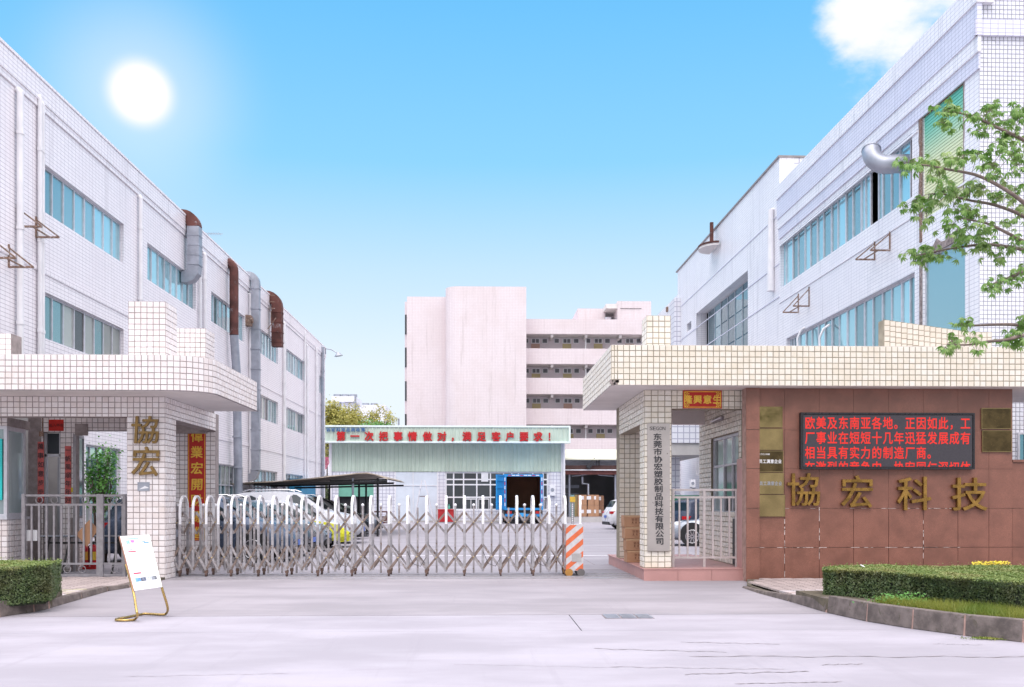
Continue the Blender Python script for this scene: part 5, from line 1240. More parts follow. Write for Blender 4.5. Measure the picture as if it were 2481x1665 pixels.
# slogan lettering
t = thing('slogan_lettering', 'red and blue slogan characters mounted on the pale green fascia of the shed', 'lettering', (fx0, YFa, fz0)); fr = front(YFa)
def lx(px): return XY(px, YFa - .1)
def lz(py): return ZY(py, YFa - .1)
cw = lx(1000 + 22.5) - lx(1000); chh = lz(1046) - lz(1069.5)
for ch, px in zip('第一次把事情做对，满足客户要求！', (826, 860, 894.5, 929, 964.5, 999.5, 1035.5, 1070.5, 1103, 1131, 1166.5, 1202, 1236, 1269.5, 1303.5, 1337)):
    mb = MB(); text_on(mb, fr, ch, lx(px) - cw / 2, lz(1069.5), cw, chh, .12, .034, .12); part('character', mb, SIGNR, t)
cw = lx(1000 + 10.6) - lx(1000); chh = lz(1036) - lz(1046)
for ch, px in zip('协宏科技品质政策：', (795.5, 807.5, 819.5, 831.5, 843.5, 855.5, 867.5, 880, 893)):
    mb = MB(); text_on(mb, fr, ch, lx(px) - cw / 2, lz(1047.2), cw, chh, .13, .022, .1); part('character', mb, SIGNB, t)
# step ladder
t = thing('step_ladder', 'aluminium folding ladder standing open in front of the pale double door', 'ladder', (sx(1027), YS - 1.5, 0))
Yl = YS - 1.6; top = (XY(1025, Yl), Yl, ZY(1164, Yl)); mb = MB(); b1 = (XY(1002, Yl), Yl - .2, 0); b2 = (XY(1052, Yl), Yl - .2, 0)
for dy in (0, .9): 
    for b in (b1, b2): part('leg', MB().bar((b[0], b[1] + dy, 0), (top[0] + (.12 if b is b2 else -.12), Yl + .35, top[2]), .09, .06), ALU, t)
for f_ in (.25, .45, .62, .8): z = top[2] * f_; xl = b1[0] + (top[0] - .12 - b1[0]) * f_; xr = b2[0] + (top[0] + .12 - b2[0]) * f_; part('rung', MB().bar((xl, Yl - .1 + .3 * f_, z), (xl + .01, Yl + .7 - .2 * f_, z), .06), ALU, t)
part('cross_bar', MB().bar((b1[0] + (top[0] - b1[0]) * .62, Yl + .2, top[2] * .62), (b2[0] + (top[0] - b2[0]) * .62, Yl + .2, top[2] * .62), .06), RUST, t)
t = thing('red_bin', 'dark red metal bin standing by the shed windows', 'bin', (sx(1080), YS - 1.5, 0)); part('body', MB().box(XY(1061, YS - 1.6), XY(1099, YS - 1.6), YS - 1.7, YS - .6, .05, ZY(1235, YS - 1.6)), mat('bin_red', (.42, .015, .02), .5, var=.15), t); part('rim', MB().box(XY(1060.5, YS - 1.6), XY(1099.5, YS - 1.6), YS - 1.73, YS - .57, ZY(1236.5, YS - 1.6), ZY(1234, YS - 1.6)), SIGNR, t)
t = thing('green_bottle', 'small green bottle standing on the red bin', 'bottle', (XY(1093, YS - 1), YS - 1.2, ZY(1235, YS - 1.6))); z = ZY(1234, YS - 1.6); mb = MB(); x = XY(1088, YS - 1.2); mb.tube([(x, YS - 1.2, z), (x, YS - 1.2, z + .22), (x, YS - 1.2, z + .3), (x, YS - 1.2, z + .42)], .1, 10, True, [.1, .1, .04, .04]); part('body', mb, mat('bottle_green', (.1, .4, .3), .2), t)

# ------------------------------------------------------------------ blue box truck with open rear
YT = 74.5; tx = lambda px: XY(px, YT)
tz2 = lambda py: ZY(py, YT)
TK = thing('box_truck', 'blue box truck seen from behind with its rear doors open', 'truck', (tx(1262), YT, 0))
x0, x1, z0, z1 = tx(1220), tx(1316), tz2(1236), tz2(1149); YB_ = YT + 6
mb = MB(); mb.box(x0, x0 + .1, YT, YB_, z0, z1); mb.box(x1 - .1, x1, YT, YB_, z0, z1); mb.box(x0 + .1, x1 - .1, YT, YB_, z1 - .1, z1); mb.box(x0 + .1, x1 - .1, YB_ - .1, YB_, z0, z1 - .1); mb.box(x0 + .1, x1 - .1, YT, YB_ - .1, z0, z0 + .12); part('cargo_box', mb, TRUCKB, TK)
mb = MB(); mb.box(x0 + .1, x1 - .1, YT + .3, YT + .5, z0 + .12, z0 + .14); mb.box(x0 + .101, x0 + .12, YT + .1, YB_ - .12, z0 + .13, z1 - .11); mb.box(x1 - .12, x1 - .101, YT + 1.6, YB_ - .12, z0 + .13, z1 - .11); mb.box(x0 + .12, x1 - .12, YT + .1, YB_ - .12, z1 - .12, z1 - .101); mb.box(x0 + .12, x1 - .12, YT + .02, YB_ - .12, z0 + .12, z0 + .135); mb.box(x0 + .12, x1 - .12, YB_ - .14, YB_ - .11, z0 + .13, z1 - .12); part('lining', mb, mat('plywood_dark', (.34, .19, .13), .85, var=.2, scale=1), TK)
mb = MB()
for a, b, c, d in ((x0, x0 + .22, z0, z1), (x1 - .22, x1, z0, z1), (x0 + .221, x1 - .221, z1 - .18, z1), (x0 + .221, x1 - .221, z0, z0 + .16)): mb.box(a, b, YT - .08, YT - .001, c, d)
part('rear_frame', mb, TRUCKB, TK)
mb = MB(); mb2 = MB()
for k in range(7): z = z0 + .3 + (z1 - z0 - .5) * k / 7; (mb if k % 2 else mb2).box(x0 + .07, x0 + .14, YT - .095, YT - .081, z, z + .26); (mb if k % 2 else mb2).box(x1 - .14, x1 - .07, YT - .095, YT - .081, z, z + .26)
for k in range(8): x = x0 + .35 + (x1 - x0 - .6) * k / 8; (mb2 if k % 3 else mb).box(x, x + .24, YT - .095, YT - .081, z1 - .13, z1 - .06)
part('reflector_strips', mb, mat('reflect_red', (.5, .04, .1), .4), TK, kind='stuff'); part('reflector_strips', mb2, WHITE, TK, kind='stuff')
dfr = Fr((x0, YT), (-.22, -.55)); o = part('rear_door', MB().fb(dfr, 0.0, 1.55, z0 + .02, z1 - .1, -.04, .04), TRUCKB, TK)
mb = MB()
for f_ in (.03, .2, .4, .6, .8, .95): mb.fb(dfr, .1, 1.45, z0 + (z1 - z0) * f_, z0 + (z1 - z0) * f_ + .07, .04, .10); mb.fb(dfr, .1, 1.45, z0 + (z1 - z0) * f_, z0 + (z1 - z0) * f_ + .07, -.10, -.04)
part('door_rib', mb, TRUCKB, o, kind='stuff')
mb = MB(); mb.box(x0 + .05, x1 - .05, YT + .05, YB_ + 1.2, z0 - .35, z0 - .01); part('chassis', mb, BLACK, TK); part('bumper', MB().box(x0 + .1, x1 - .1, YT - .02, YT + .12, z0 - .5, z0 - .3), TRUCKB, TK)
for xx in (x0 + .25, x1 - .6): l = part('tail_light', MB().box(xx, xx + .38, YT - .05, YT + .02, z0 - .28, z0 - .08), mat('tail_red', (.45, .02, .02), .25), TK)
part('number_plate', MB().box(tx(1258), tx(1274), YT - .06, YT - .03, z0 - .5, z0 - .22), mat('plate_blue', (.04, .35, .75), .4), TK)
for xx in (x0 + .3, x1 - .3):
    for yy in (YT + 1.4, YB_ + .6):
        wl = part('wheel', MB().cyl((xx - .18, yy, .5), (xx + .18, yy, .5), .5, 18), RUBBER, TK); part('rim', MB().cyl((xx - .19, yy, .5), (xx + .19, yy, .5), .27, 12), GALV, wl)
mb = MB(); mb.box(x0 + .35, x1 - .35, YB_ + .3, YB_ + 1.3, z0 - .4, z1 - .9); part('cab', mb, TRUCKB, TK)
mb = MB(); mb.bar((x0 + .3, YB_ + .9, 2.2), (tx(1206) * 1.0, YB_ + .9, 2.3), .05); xx = XY(1204, YB_ + .9); mb.box(xx - .15, xx + .15, YB_ + .85, YB_ + 1.0, 1.9, 2.7); part('mirror', mb, BLACK, TK)
part('mud_flap', MB().box(x0 + .08, x0 + .45, YT + .8, YT + .84, .25, z0 - .35), mat('flap_orange', (.4, .16, .07), .7), TK)

# ------------------------------------------------------------------ loading bay right of the shed
YL_ = 84.0; LBy = thing('loading_bay', 'dark open loading bay with a pale awning between shed and dormitory', 'building', (XY(1430, YL_), YL_, 0))
bx = lambda px: XY(px, YL_)
bz_ = lambda py: ZY(py, YL_)
xl, xr = bx(1366), bx(1640)
part('platform', MB().box(xl, xr, YL_ - 3, YL_ + 16, 0, .42), GND, LBy); part('platform_edge', MB().box(xl, xr, YL_ - 3.06, YL_ - 3.001, 0, .41), PLASTER, LBy)
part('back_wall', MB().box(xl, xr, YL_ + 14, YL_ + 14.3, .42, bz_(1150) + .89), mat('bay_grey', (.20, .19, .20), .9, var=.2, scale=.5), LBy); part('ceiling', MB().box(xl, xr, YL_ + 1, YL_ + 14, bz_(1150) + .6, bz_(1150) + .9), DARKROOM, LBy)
part('side_wall', MB().box(xr - .3, xr, YL_, YL_ + 14, .42, 4.8), PLASTER, LBy)
mb = MB(); yb0 = YL_ - 1; mb.add([(xl, yb0, bz_(1112)), (xr, yb0, bz_(1112)), (xr, yb0 + 3, bz_(1094) + .3), (xl, yb0 + 3, bz_(1094) + .3), (xl, yb0, bz_(1112) - .12), (xr, yb0, bz_(1112) - .12), (xr, yb0 + 3, bz_(1094) + .18), (xl, yb0 + 3, bz_(1094) + .18)], [(0, 1, 2, 3), (7, 6, 5, 4), (4, 5, 1, 0)]); part('awning', mb, mat('awning_cream', (.72, .72, .58), .6, var=.1, scale=.6), LBy)
mb = MB(); mb.box(xl, xr, YL_ - .6, YL_ - .3, bz_(1137), bz_(1128)); part('beam', mb, mat('steel_brown', (.10, .05, .045), .7, .2, var=.2), LBy); mb = MB(); mb.box(xl, xr, YL_ - .7, YL_ - .61, bz_(1140.5), bz_(1138)); part('beam', mb, WHITE, LBy); mb = MB(); mb.box(xl, xr, YL_ - .5, YL_ - .2, bz_(1150), bz_(1141)); part('beam', mb, mat('steel_maroon', (.16, .05, .045), .7, var=.3), LBy)
mb = MB(); mb.box(xl, xr, YL_ + .5, YL_ + .8, bz_(1128), bz_(1113)); part('louvre', mb, mat('louvre_grey', (.45, .47, .55), .7, var=.1), LBy)
mb = MB(); mb.bar((bx(1421), YL_ - .8, bz_(1134)), (bx(1440), YL_ - .8, bz_(1113)), .35); mb.bar((bx(1443), YL_ - .8, bz_(1128)), (bx(1443), YL_ - .8, bz_(1113)), .12); mb.bar((bx(1449), YL_ - .8, bz_(1128)), (bx(1449), YL_ - .8, bz_(1113)), .12); part('brace', mb, DARKROOM, LBy)
mb = MB(); mb.tube([(bx(1411), YL_, bz_(1155)), (bx(1411), YL_, bz_(1172)), (bx(1425), YL_, bz_(1173)), (bx(1425), YL_, .45)], .1, 8); part('pipe', mb, GALV, LBy); mb = MB(); mb.tube([(bx(1385), YL_, bz_(1154)), (bx(1425), YL_, bz_(1149)), (bx(1441), YL_, bz_(1145)), (bx(1452), YL_, bz_(1151)), (bx(1490), YL_, bz_(1154))], .06, 6); part('cable', mb, GALV, LBy)
for px in (1379, 1490): part('column', MB().cyl((bx(px), YL_ - .2, .42), (bx(px), YL_ - .2, bz_(1150)), .09, 8), GALV, LBy)
mb = MB(); mb.box(bx(1382), bx(1420), YL_ + 6, YL_ + 6.1, bz_(1180), bz_(1172)); mb.box(bx(1382), bx(1420), YL_ + 6, YL_ + 6.1, bz_(1196), bz_(1194)); part('rail', mb, GALV, LBy)
grp = 'tall cartons on the loading platform'
for k, (p0, p1, y1, y2, m, lab, Yc) in enumerate(((1400, 1421.5, 1199, 1250, CARTON, 'tall brown carton at the left of the loading platform', YL_ - .4), (1424, 1439, 1199, 1250, CARTON, 'tall brown carton left of the middle of the loading platform', YL_ - .4), (1439.3, 1451, 1199, 1250, CARTON, 'tall brown carton right of the middle with two white labels', YL_ - .3), (1451.5, 1463, 1201, 1250, CARTON2, 'shaded dark brown carton right of the tall cartons', YL_ + .8))):
    xx0, xx1 = XY(p0, Yc), XY(p1, Yc); zt_ = ZY(y1, Yc)
    t = thing('carton', lab, 'carton', (xx0, Yc, .42), grp); zm = .42 + (zt_ - .42) * .52
    part('box', MB().box(xx0, xx1, Yc, Yc + 1.2, .43, zm), m, t); part('box', MB().box(xx0 + .02, xx1, Yc, Yc + 1.2, zm + .02, zt_), m, t)
    for zz in (zm + (zt_ - zm) * .55, .43 + (zm - .43) * .3): part('label', MB().box(xx1 - .62, xx1 - .25, Yc - .01, Yc - .001, zz, zz + .3), WHITE, t)
for px0_, px1_, lab in ((1380, 1391, 'pale green sheet stack at the left of the loading bay'), (1391.5, 1399.5, 'dim yellow brown carton beside the green stack')):
    xx0, xx1 = bx(px0_), bx(px1_); t = thing('crate', lab, 'crate', (xx0, YL_, .42)); part('body', MB().box(xx0, xx1, YL_ - .2, YL_ + .8, .43, bz_(1199)), mat('sheet_green', (.25, .42, .42), .6, var=.2) if px0_ < 1390 else mat('carton_olive', (.33, .25, .12), .8, var=.2), t)
# ------------------------------------------------------------------ cars
CARGL = glassmat('car_glass', (.03, .045, .055), .0, .04)
LAMPW = mat('headlamp', (.72, .76, .80), .12, .5, var=.05); LAMPR = mat('tail_lamp', (.50, .012, .015), .2, var=.1); CHROME = mat('chrome', (.7, .7, .72), .15, .9, var=.05); PLATEB = mat('number_plate_blue', (.06, .14, .50), .4, var=.05)
def paint(name, c, metal=.2): return mat('paint_' + name, c, .25, metal, var=.03, scale=1)
def car(label, pt, x, y, rz, kind='suv', s=1.0, plate=True, group='cars parked in the yard', lower=None):
    t = bpy.data.objects.new('parked_car', None); COL.objects.link(t); props(t, label, 'car', group); ORG[t.name] = Vector((0, 0, 0)); t.location = (x, y, 0); t.rotation_euler = (0, 0, rz); t.scale = (s, s, s)
    hs = {'suv': 1.0, 'sedan': .84, 'hatch': .92}[kind]
    hood = {'suv': 0, 'sedan': -.03, 'hatch': .02}[kind]; rear = kind == 'sedan'
    S = [(-2.34, .42, .70, .74, .86, .84, .55), (-2.28, .28, .90, .96, .90, .88, .70)]
    if rear: S += [(-2.05, .24, .96, 1.08, .92, .90, .72), (-1.55, .22, .98, 1.12, .93, .91, .72), (-1.0, .22, .98, 1.52, .93, .91, .62)]
    else: S += [(-2.12, .24, 1.0, 1.22, .92, .90, .70), (-1.88, .22, 1.02, 1.56, .93, .91, .64), (-1.5, .22, 1.02, 1.68, .93, .91, .63)]
    S += [(-.5, .22, 1.0, 1.73, .93, .91, .64), (.15, .22, .98, 1.70, .93, .91, .63), (.55, .22, .97, 1.56, .93, .90, .62), (1.28, .22, .94, 1.08, .93, .90, .72), (1.75, .24, .88, 1.00, .92, .88, .70), (2.1, .26, .78, .88, .90, .84, .62), (2.3, .30, .62, .72, .84, .74, .5), (2.38, .40, .55, .60, .70, .62, .4)]
    rings = []
    for (xx, zl, zs, zt, wl, ws, wt) in S:
        zt *= hs; zs *= (hs * .5 + .5); zt = max(zt, zs + .04); zmid = (zl + zs) / 2
        h = [(wl * .9, zl), (wl * .985, zl + .10), (wl * 1.0, zmid), (ws, zs), (ws * .955, zs + .03), (wt + .06, zt - .07), (wt * .96, zt - .015), (wt * .5, zt)]
        rings.append([(xx, a, b) for a, b in h] + [(xx, -a, b) for a, b in h[::-1]])
    mb = MB(); n = 16; vs_ = [p for r in rings for p in r]
    fs = [(i * n + k, (i + 1) * n + k, (i + 1) * n + (k + 1) % n, i * n + (k + 1) % n) for i in range(len(rings) - 1) for k in range(n)]
    mb.add(vs_, fs, True); mb.add(rings[0], [tuple(range(n))]); mb.add(rings[-1], [tuple(range(n - 1, -1, -1))])
    body = part('body', mb, pt, t)
    def yz(z, zs=.98, zt=1.66): zs *= (hs * .5 + .5); zt *= hs; f_ = (z - zs) / (zt - zs); return .885 + f_ * (.665 - .885) + .014
    Z = lambda z: z * hs if z > 1.3 else z * (hs * .5 + .5)
    xb_ = -1.0 if rear else -1.85
    wins = [[(xb_ - .0 + (.05 if not rear else -.35), 1.06), (xb_ + .28 if not rear else -1.0, 1.52), (-.62 if rear else -1.05, 1.60), (-.55 if rear else -1.0, 1.06)], [(-.98 if not rear else -.49, 1.06), (-1.0 if not rear else -.55, 1.61), (-.12, 1.63), (-.08, 1.06)], [(.0, 1.06), (-.04, 1.63), (.28, 1.60), (1.02, 1.07)]]
    for sgn in (1, -1):
        for wv in wins:
            P = [(a, sgn * yz(Z(b)), Z(b)) for a, b in wv]
            if sgn < 0: P = P[::-1]
            Q = [(a, b - sgn * .02, c) for a, b, c in P]; part('side_window', MB().add(Q + P, [(4, 5, 6, 7), (0, 1, 5, 4), (1, 2, 6, 5), (2, 3, 7, 6), (3, 0, 4, 7)]), CARGL, t)
    def glassq(x0, z0, w0, x1, z1, w1, name):
        a, b, c, d = (x0, w0, z0), (x0, -w0, z0), (x1, -w1, z1), (x1, w1, z1); part(name, MB().add([a, b, c, d, (x0, w0, z0 - .05), (x0, -w0, z0 - .05), (x1, -w1, z1 - .05), (x1, w1, z1 - .05)], [(0, 1, 2, 3), (3, 2, 1, 0)]), CARGL, t)
    glassq(.60, 1.56 * hs + .0, .60, 1.22, (1.08 + .065) * (hs if hs > .9 else .93) , .70, 'windscreen')
    if rear: glassq(-1.02, 1.50 * hs + .02, .58, -1.5, 1.16 * hs + .03, .68, 'rear_window')
    else: glassq(-1.92, 1.55 * hs, .58, -2.13, 1.18 * hs + .03, .66, 'rear_window')
    for xx in (-1.42, 1.42):
        for sgn in (1, -1):
            part('wheel_arch', MB().cyl((xx, sgn * .80, .40), (xx, sgn * .934, .40), .42, 20), BLACK, t)
            wl = part('wheel', MB().cyl((xx, sgn * .72, .335), (xx, sgn * .95, .335), .335, 22), RUBBER, t)
            mb = MB(); mb.cyl((xx, sgn * .94, .335), (xx, sgn * .952, .335), .235, 18)
            part('rim', mb, mat('rim_dark', (.06, .06, .065), .4, .4), wl); mb = MB()
            for k in range(10): th = k * PI / 5; mb.bar((xx + .03 * math.cos(th), sgn * .958, .335 + .03 * math.sin(th)), (xx + .225 * math.cos(th), sgn * .958, .335 + .225 * math.sin(th)), .026, .02, (0, 1, 0))
            mb.tube([(xx + .225 * math.cos(a), sgn * .956, .335 + .225 * math.sin(a)) for a in [2 * PI * i / 18 for i in range(19)]], .014, 5, False); part('spokes', mb, CHROME, wl)
    for sgn in (1, -1):
        part('headlight', MB().hexa([(1.98, sgn * .52, .68), (2.22, sgn * .52, .68), (2.12, sgn * .82, .70), (1.9, sgn * .885, .72), (1.95, sgn * .50, .80), (2.18, sgn * .52, .78), (2.05, sgn * .80, .82), (1.78, sgn * .87, .86)] if sgn > 0 else [(2.22, -.52, .68), (1.98, -.52, .68), (1.9, -.885, .72), (2.12, -.82, .70), (2.18, -.52, .78), (1.95, -.50, .80), (1.78, -.87, .86), (2.05, -.80, .82)]), LAMPW, t)
        part('tail_light', MB().box(-2.30, -2.02, min(sgn * .62, sgn * .905), max(sgn * .62, sgn * .905), .84 * (hs * .5 + .5), .98 * (hs * .5 + .5)), LAMPR, t)
        part('mirror', MB().hexa([(.82, sgn * .90 - .09, 1.0), (.98, sgn * .90 - .09, 1.0), (.98, sgn * .90 + .09, 1.0), (.82, sgn * .90 + .09, 1.0), (.86, sgn * .92 - .09, 1.15), (.96, sgn * .92 - .09, 1.12), (.96, sgn * .92 + .09, 1.12), (.86, sgn * .92 + .09, 1.15)]), pt, t)
        for xx in (-.35, .62): part('door_handle', MB().box(xx - .1, xx + .06, min(sgn * .915, sgn * .94), max(sgn * .915, sgn * .94), .87, .90), CHROME, t)
    part('grille', MB().hexa([(2.28, -.5, .44), (2.40, -.42, .44), (2.40, .42, .44), (2.28, .5, .44), (2.22, -.5, .64), (2.345, -.42, .62), (2.345, .42, .62), (2.22, .5, .64)]), BLACK, t)
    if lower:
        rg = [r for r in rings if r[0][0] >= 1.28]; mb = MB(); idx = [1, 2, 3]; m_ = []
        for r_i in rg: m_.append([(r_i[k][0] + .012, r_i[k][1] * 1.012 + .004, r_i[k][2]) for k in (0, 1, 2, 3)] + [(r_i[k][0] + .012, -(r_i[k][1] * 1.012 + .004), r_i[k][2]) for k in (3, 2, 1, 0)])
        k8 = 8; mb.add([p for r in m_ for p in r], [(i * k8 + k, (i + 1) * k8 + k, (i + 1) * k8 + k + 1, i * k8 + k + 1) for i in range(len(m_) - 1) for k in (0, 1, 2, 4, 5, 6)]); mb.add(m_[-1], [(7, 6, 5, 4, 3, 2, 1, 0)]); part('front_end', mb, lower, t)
    part('front_bumper', MB().hexa([(2.1, -.8, .2), (2.36, -.6, .22), (2.36, .6, .22), (2.1, .8, .2), (2.1, -.84, .34), (2.39, -.62, .36), (2.39, .62, .36), (2.1, .84, .34)]), lower or BLACK, t)
    part('sill', MB().box(-1.0, 1.0, -.935, .935, .18, .28), BLACK, t); part('rear_bumper', MB().hexa([(-2.36, -.7, .24), (-2.1, -.9, .22), (-2.1, .9, .22), (-2.36, .7, .24), (-2.37, -.72, .40), (-2.1, -.925, .42), (-2.1, .925, .42), (-2.37, .72, .40)]), BLACK, t)
    if plate: part('number_plate', MB().box(2.385, 2.40, -.22, .22, .40, .54), PLATEB, t); part('number_plate', MB().box(-2.375, -2.36, -.22, .22, .62, .76), PLATEB, t)
    for sgn in (1, -1):
        if kind == 'suv': part('roof_rail', MB().tube([(-1.5, sgn * .60, 1.70), (-1.3, sgn * .60, 1.765), (.0, sgn * .60, 1.775), (.2, sgn * .60, 1.71)], .018, 6), CHROME, t)
    return t
def carx(px, d, L=2.38, s=1.06): return XY(px, d) - L * s
car('dark blue grey SUV behind the left railing and pillar', paint('bluegrey', (.075, .10, .155), .4), XY(222, 26.2) + 2.4 * 1.12, 26.2 + 1.0, 0.0, 'suv', 1.10)
car('charcoal car with a blue number plate behind the left part of the folding gate', paint('charcoal', (.035, .038, .048), .4), carx(762, 29.6), 29.9, -.06, 'suv', 1.04)
car('silver hatchback between the charcoal car and the yellow one', paint('silver_mid', (.20, .22, .25), .4), carx(792, 32.4), 32.6, 0.0, 'hatch', 1.08)
car('yellow hatchback, brightened body painted white, yellow front end poking out of the parked row', paint('white', (.44, .45, .49), .0), carx(847, 35.2), 35.4, 0.0, 'hatch', 1.08, lower=mat('front_yellow', (.60, .60, .02), .3, var=.05))  # a yellow car; the brightening of its upper body is painted as white
car('white SUV with side windows behind the yellow hatchback', paint('white', (.44, .45, .49), .0), carx(858, 38.8), 39.2, 0.0, 'suv', 1.2)
car('white sedan between the white SUV and the black SUV', paint('white', (.44, .45, .49), .0), carx(872, 42.8), 43.2, 0.0, 'sedan', 1.1)
car('black SUV with shiny roof near the far end of the parked row', paint('black', (.015, .016, .02), .3), carx(890, 46.6), 47.0, 0.0, 'suv', 1.12)
car('silver sedan at the far end of the parked row', paint('silver', (.30, .33, .38), .5), carx(908, 50.6), 51.0, 0.0, 'sedan', 1.2)
car('white hatchback half hidden behind the cream rear pillar', paint('white_far', (.66, .67, .71), .0), XY(1470, 58.5) + 2.38 * 1.12, 59.8, .12, 'suv', 1.12)
car('dark car with a red tail lamp seen through the right portico', paint('darkblue', (.03, .04, .07), .3), XY(1632, 42.5) + 2.0, 43.4, .5, 'suv', 1.05)
car('silver sedan with black grille seen through the right portico', paint('silver', (.42, .46, .52), .5), XY(1655, 35.5) + 2.1, 36.2, PI - .25, 'sedan', 1.08)
# ------------------------------------------------------------------ carport
YK0, YK1 = 46.0, 57.0; CP = thing('carport', 'rusty curved sheet carport roof on thin posts over the parked cars', 'carport', (XY(900, YK0), YK0, 0))
prof = [(560, 1172), (614, 1168), (660, 1166), (700, 1163), (750, 1159), (800, 1153), (840, 1149), (865, 1146), (890, 1145), (908, 1149), (925, 1154), (939, 1160)]
P0 = [(XY(a, YK0), ZY(b, YK0)) for a, b in prof]; mb = MB(); n = len(P0)
r_ = random.Random(4)
vs_ = [(x, YK0 + .12 * r_.random(), z) for x, z in P0] + [(x, YK1, z + .05) for x, z in P0] + [(x, YK0 + .02, z - .05) for x, z in P0] + [(x, YK1, z) for x, z in P0]
mb.add(vs_, [(i, i + 1, n + i + 1, n + i) for i in range(n - 1)] + [(3 * n + i, 3 * n + i + 1, 2 * n + i + 1, 2 * n + i) for i in range(n - 1)] + [(2 * n + i, 2 * n + i + 1, i + 1, i) for i in range(n - 1)]); part('roof_sheet', mb, mat('carport_sheet', (.30, .25, .20), .8, .1, var=.4, scale=.8, dirt=.55, dirtcol=(.42, .39, .38)), CP)
for Y in (YK0 + .4, YK0 + 4, YK1 - .4):
    xx0, xx1 = XY(610, YK0), XY(936, YK0); zz = ZY(1168, YK0); part('purlin', MB().bar((xx0, Y, zz - .12), (xx1, Y, zz + .02), .1), BLACK, CP)
for px, Y in ((855, YK0 + .5), (870, YK0 + 4.2), (887, YK0 + 7.6), (915, YK0 + .6), (798, YK0 + 8)): part('post', MB().cyl((XY(px, Y), Y, 0), (XY(px, Y), Y, ZY(1158, YK0)), .055, 8), GALV if px == 855 else BLACK, CP)
part('truss', MB().bar((XY(800, YK0 + .5), YK0 + .5, ZY(1165, YK0)), (XY(936, YK0), YK0 + .5, ZY(1162, YK0)), .08), BLACK, CP)
t = thing('blue_container', 'blue corrugated site container under the carport', 'container', (XY(640, 59), 59, 0)); part('body', MB().box(XY(634, 59), XY(731, 59), 59, 64, 0, ZY(1160, 59)), mat('container_blue', (.02, .20, .36), .6, var=.15, scale=.7), t)
mb = MB()
for k in range(22): x = XY(634, 59) + (XY(731, 59) - XY(634, 59)) * (k + .3) / 22; mb.box(x, x + .07, 58.96, 59, .1, ZY(1161, 59))
part('rib', mb, MATS['container_blue'], t, kind='stuff')
t = thing('cart', 'low rusty handcart by the shed wall right of the carport', 'cart', (XY(920, 70), 70, 0)); mb = MB()
for x0_, z0_, x1_, z1_ in ((905, 1240, 938, 1240), (905, 1268, 938, 1266), (938, 1240, 938, 1266), (905, 1254, 938, 1252)): mb.bar((XY(x0_, 70), 70, max(.05, ZY(z0_, 70))), (XY(x1_, 70), 70, max(.05, ZY(z1_, 70))), .1)
mb.box(XY(905, 70), XY(938, 70), 70, 71.2, .3, .5); part('frame', mb, RUST, t)
# ------------------------------------------------------------------ folding gate
GT = thing('folding_gate', 'stainless steel folding scissor gate closed across the entrance', 'gate', (XY(404, 21.24), 21.24, 0))
YG0, YG1 = 21.24, 21.80
pxs = [404, 436, 468, 500, 529, 560, 592, 626, 660, 695, 731, 770, 812, 853, 897, 942, 987, 1033, 1080, 1125, 1170, 1213, 1253, 1292, 1331, 1370]
HX = [XY(p, YG0) for p in pxs]; zc = 1.475; rr = (YG1 - YG0) / 2; zs_ = 1.14; ym = (YG0 + YG1) / 2
def hoop_mesh():
    P = [(0, YG0 - ym, zs_), (0, YG0 - ym, zc)] + [(0, -rr * math.cos(PI * i / 10), zc + rr * math.sin(PI * i / 10)) for i in range(1, 10)] + [(0, YG1 - ym, zc), (0, YG1 - ym, zs_)]
    return MB().rtube(P, .03, .05, (1, 0, 0)).mesh('hoop', STEELW)
HM = hoop_mesh(); LM = MB().box(-.027, .027, -.016, .016, .10, zs_).mesh('leg', STEEL)
WM = MB().cyl((-.02, 0, .048), (.02, 0, .048), .047, 12).mesh('wheel', mat('wheel_brown', (.10, .06, .05), .7, var=.3)); BM_ = MB().sphere((0, 0, 0), .018, 8, 5).mesh('bolt', mat('bolt_brass', (.55, .42, .22), .3, .8, var=.2)); FM = MB().box(-.035, .035, -.03, .03, .08, .15).mesh('caster_fork', mat('fork_brown', (.16, .10, .08), .7, .3, var=.3))
PM = MB().box(-.02, .02, -.02, .02, .055, 1.53).mesh('post', STEELB); SM = MB().sphere((0, 0, 1.555), .035, 10, 6).mesh('knob', STEELW); 
pm2 = MB().box(-.02, .02, -.02, .02, .055, 1.50).mesh('post', STEELB)
for i, x in enumerate(HX):
    tw = RN.gauss(0, .012)
    inst('hoop', HM, GT, Matrix.Translation((x, ym, 0)) @ Matrix.Rotation(tw, 4, 'Z'))
    for Y in (YG0, YG1):
        inst('leg', LM, GT, Matrix.Translation((x, Y, 0)))
        if i % 2 == 1: inst('wheel', WM, GT, Matrix.Translation((x, Y, 0))); inst('caster_fork', FM, GT, Matrix.Translation((x, Y, 0)))
for i in range(len(HX) - 1):
    a, b = HX[i], HX[i + 1]; m = (a + b) / 2
    inst('post', PM if i % 5 != 1 else pm2, GT, Matrix.Translation((m, ym, 0)))
    if i % 5 != 1 : inst('knob', SM, GT, Matrix.Translation((m, ym, 0)))
    for Y, s_, zz_ in ((ym - .04, 1, ((1.41, .93),)), (YG0 - .03, 1, ((.68, .15),)), (YG1 + .03, -1, ((.68, .15),))):
        for (zt_, zb_) in zz_:
            j = RN.uniform(-.012, .012)
            part('cross_bar', MB().bar((a, Y, zt_ + j), (b, Y, zb_ + j), .014, .046), STEELB, GT); part('cross_bar', MB().bar((a, Y + .016 * s_, zb_ + j), (b, Y + .016 * s_, zt_ + j), .014, .046), STEELR, GT)
            if s_ > 0: inst('bolt', BM_, GT, Matrix.Translation((m, Y - .02, (zt_ + zb_) / 2 + j)))
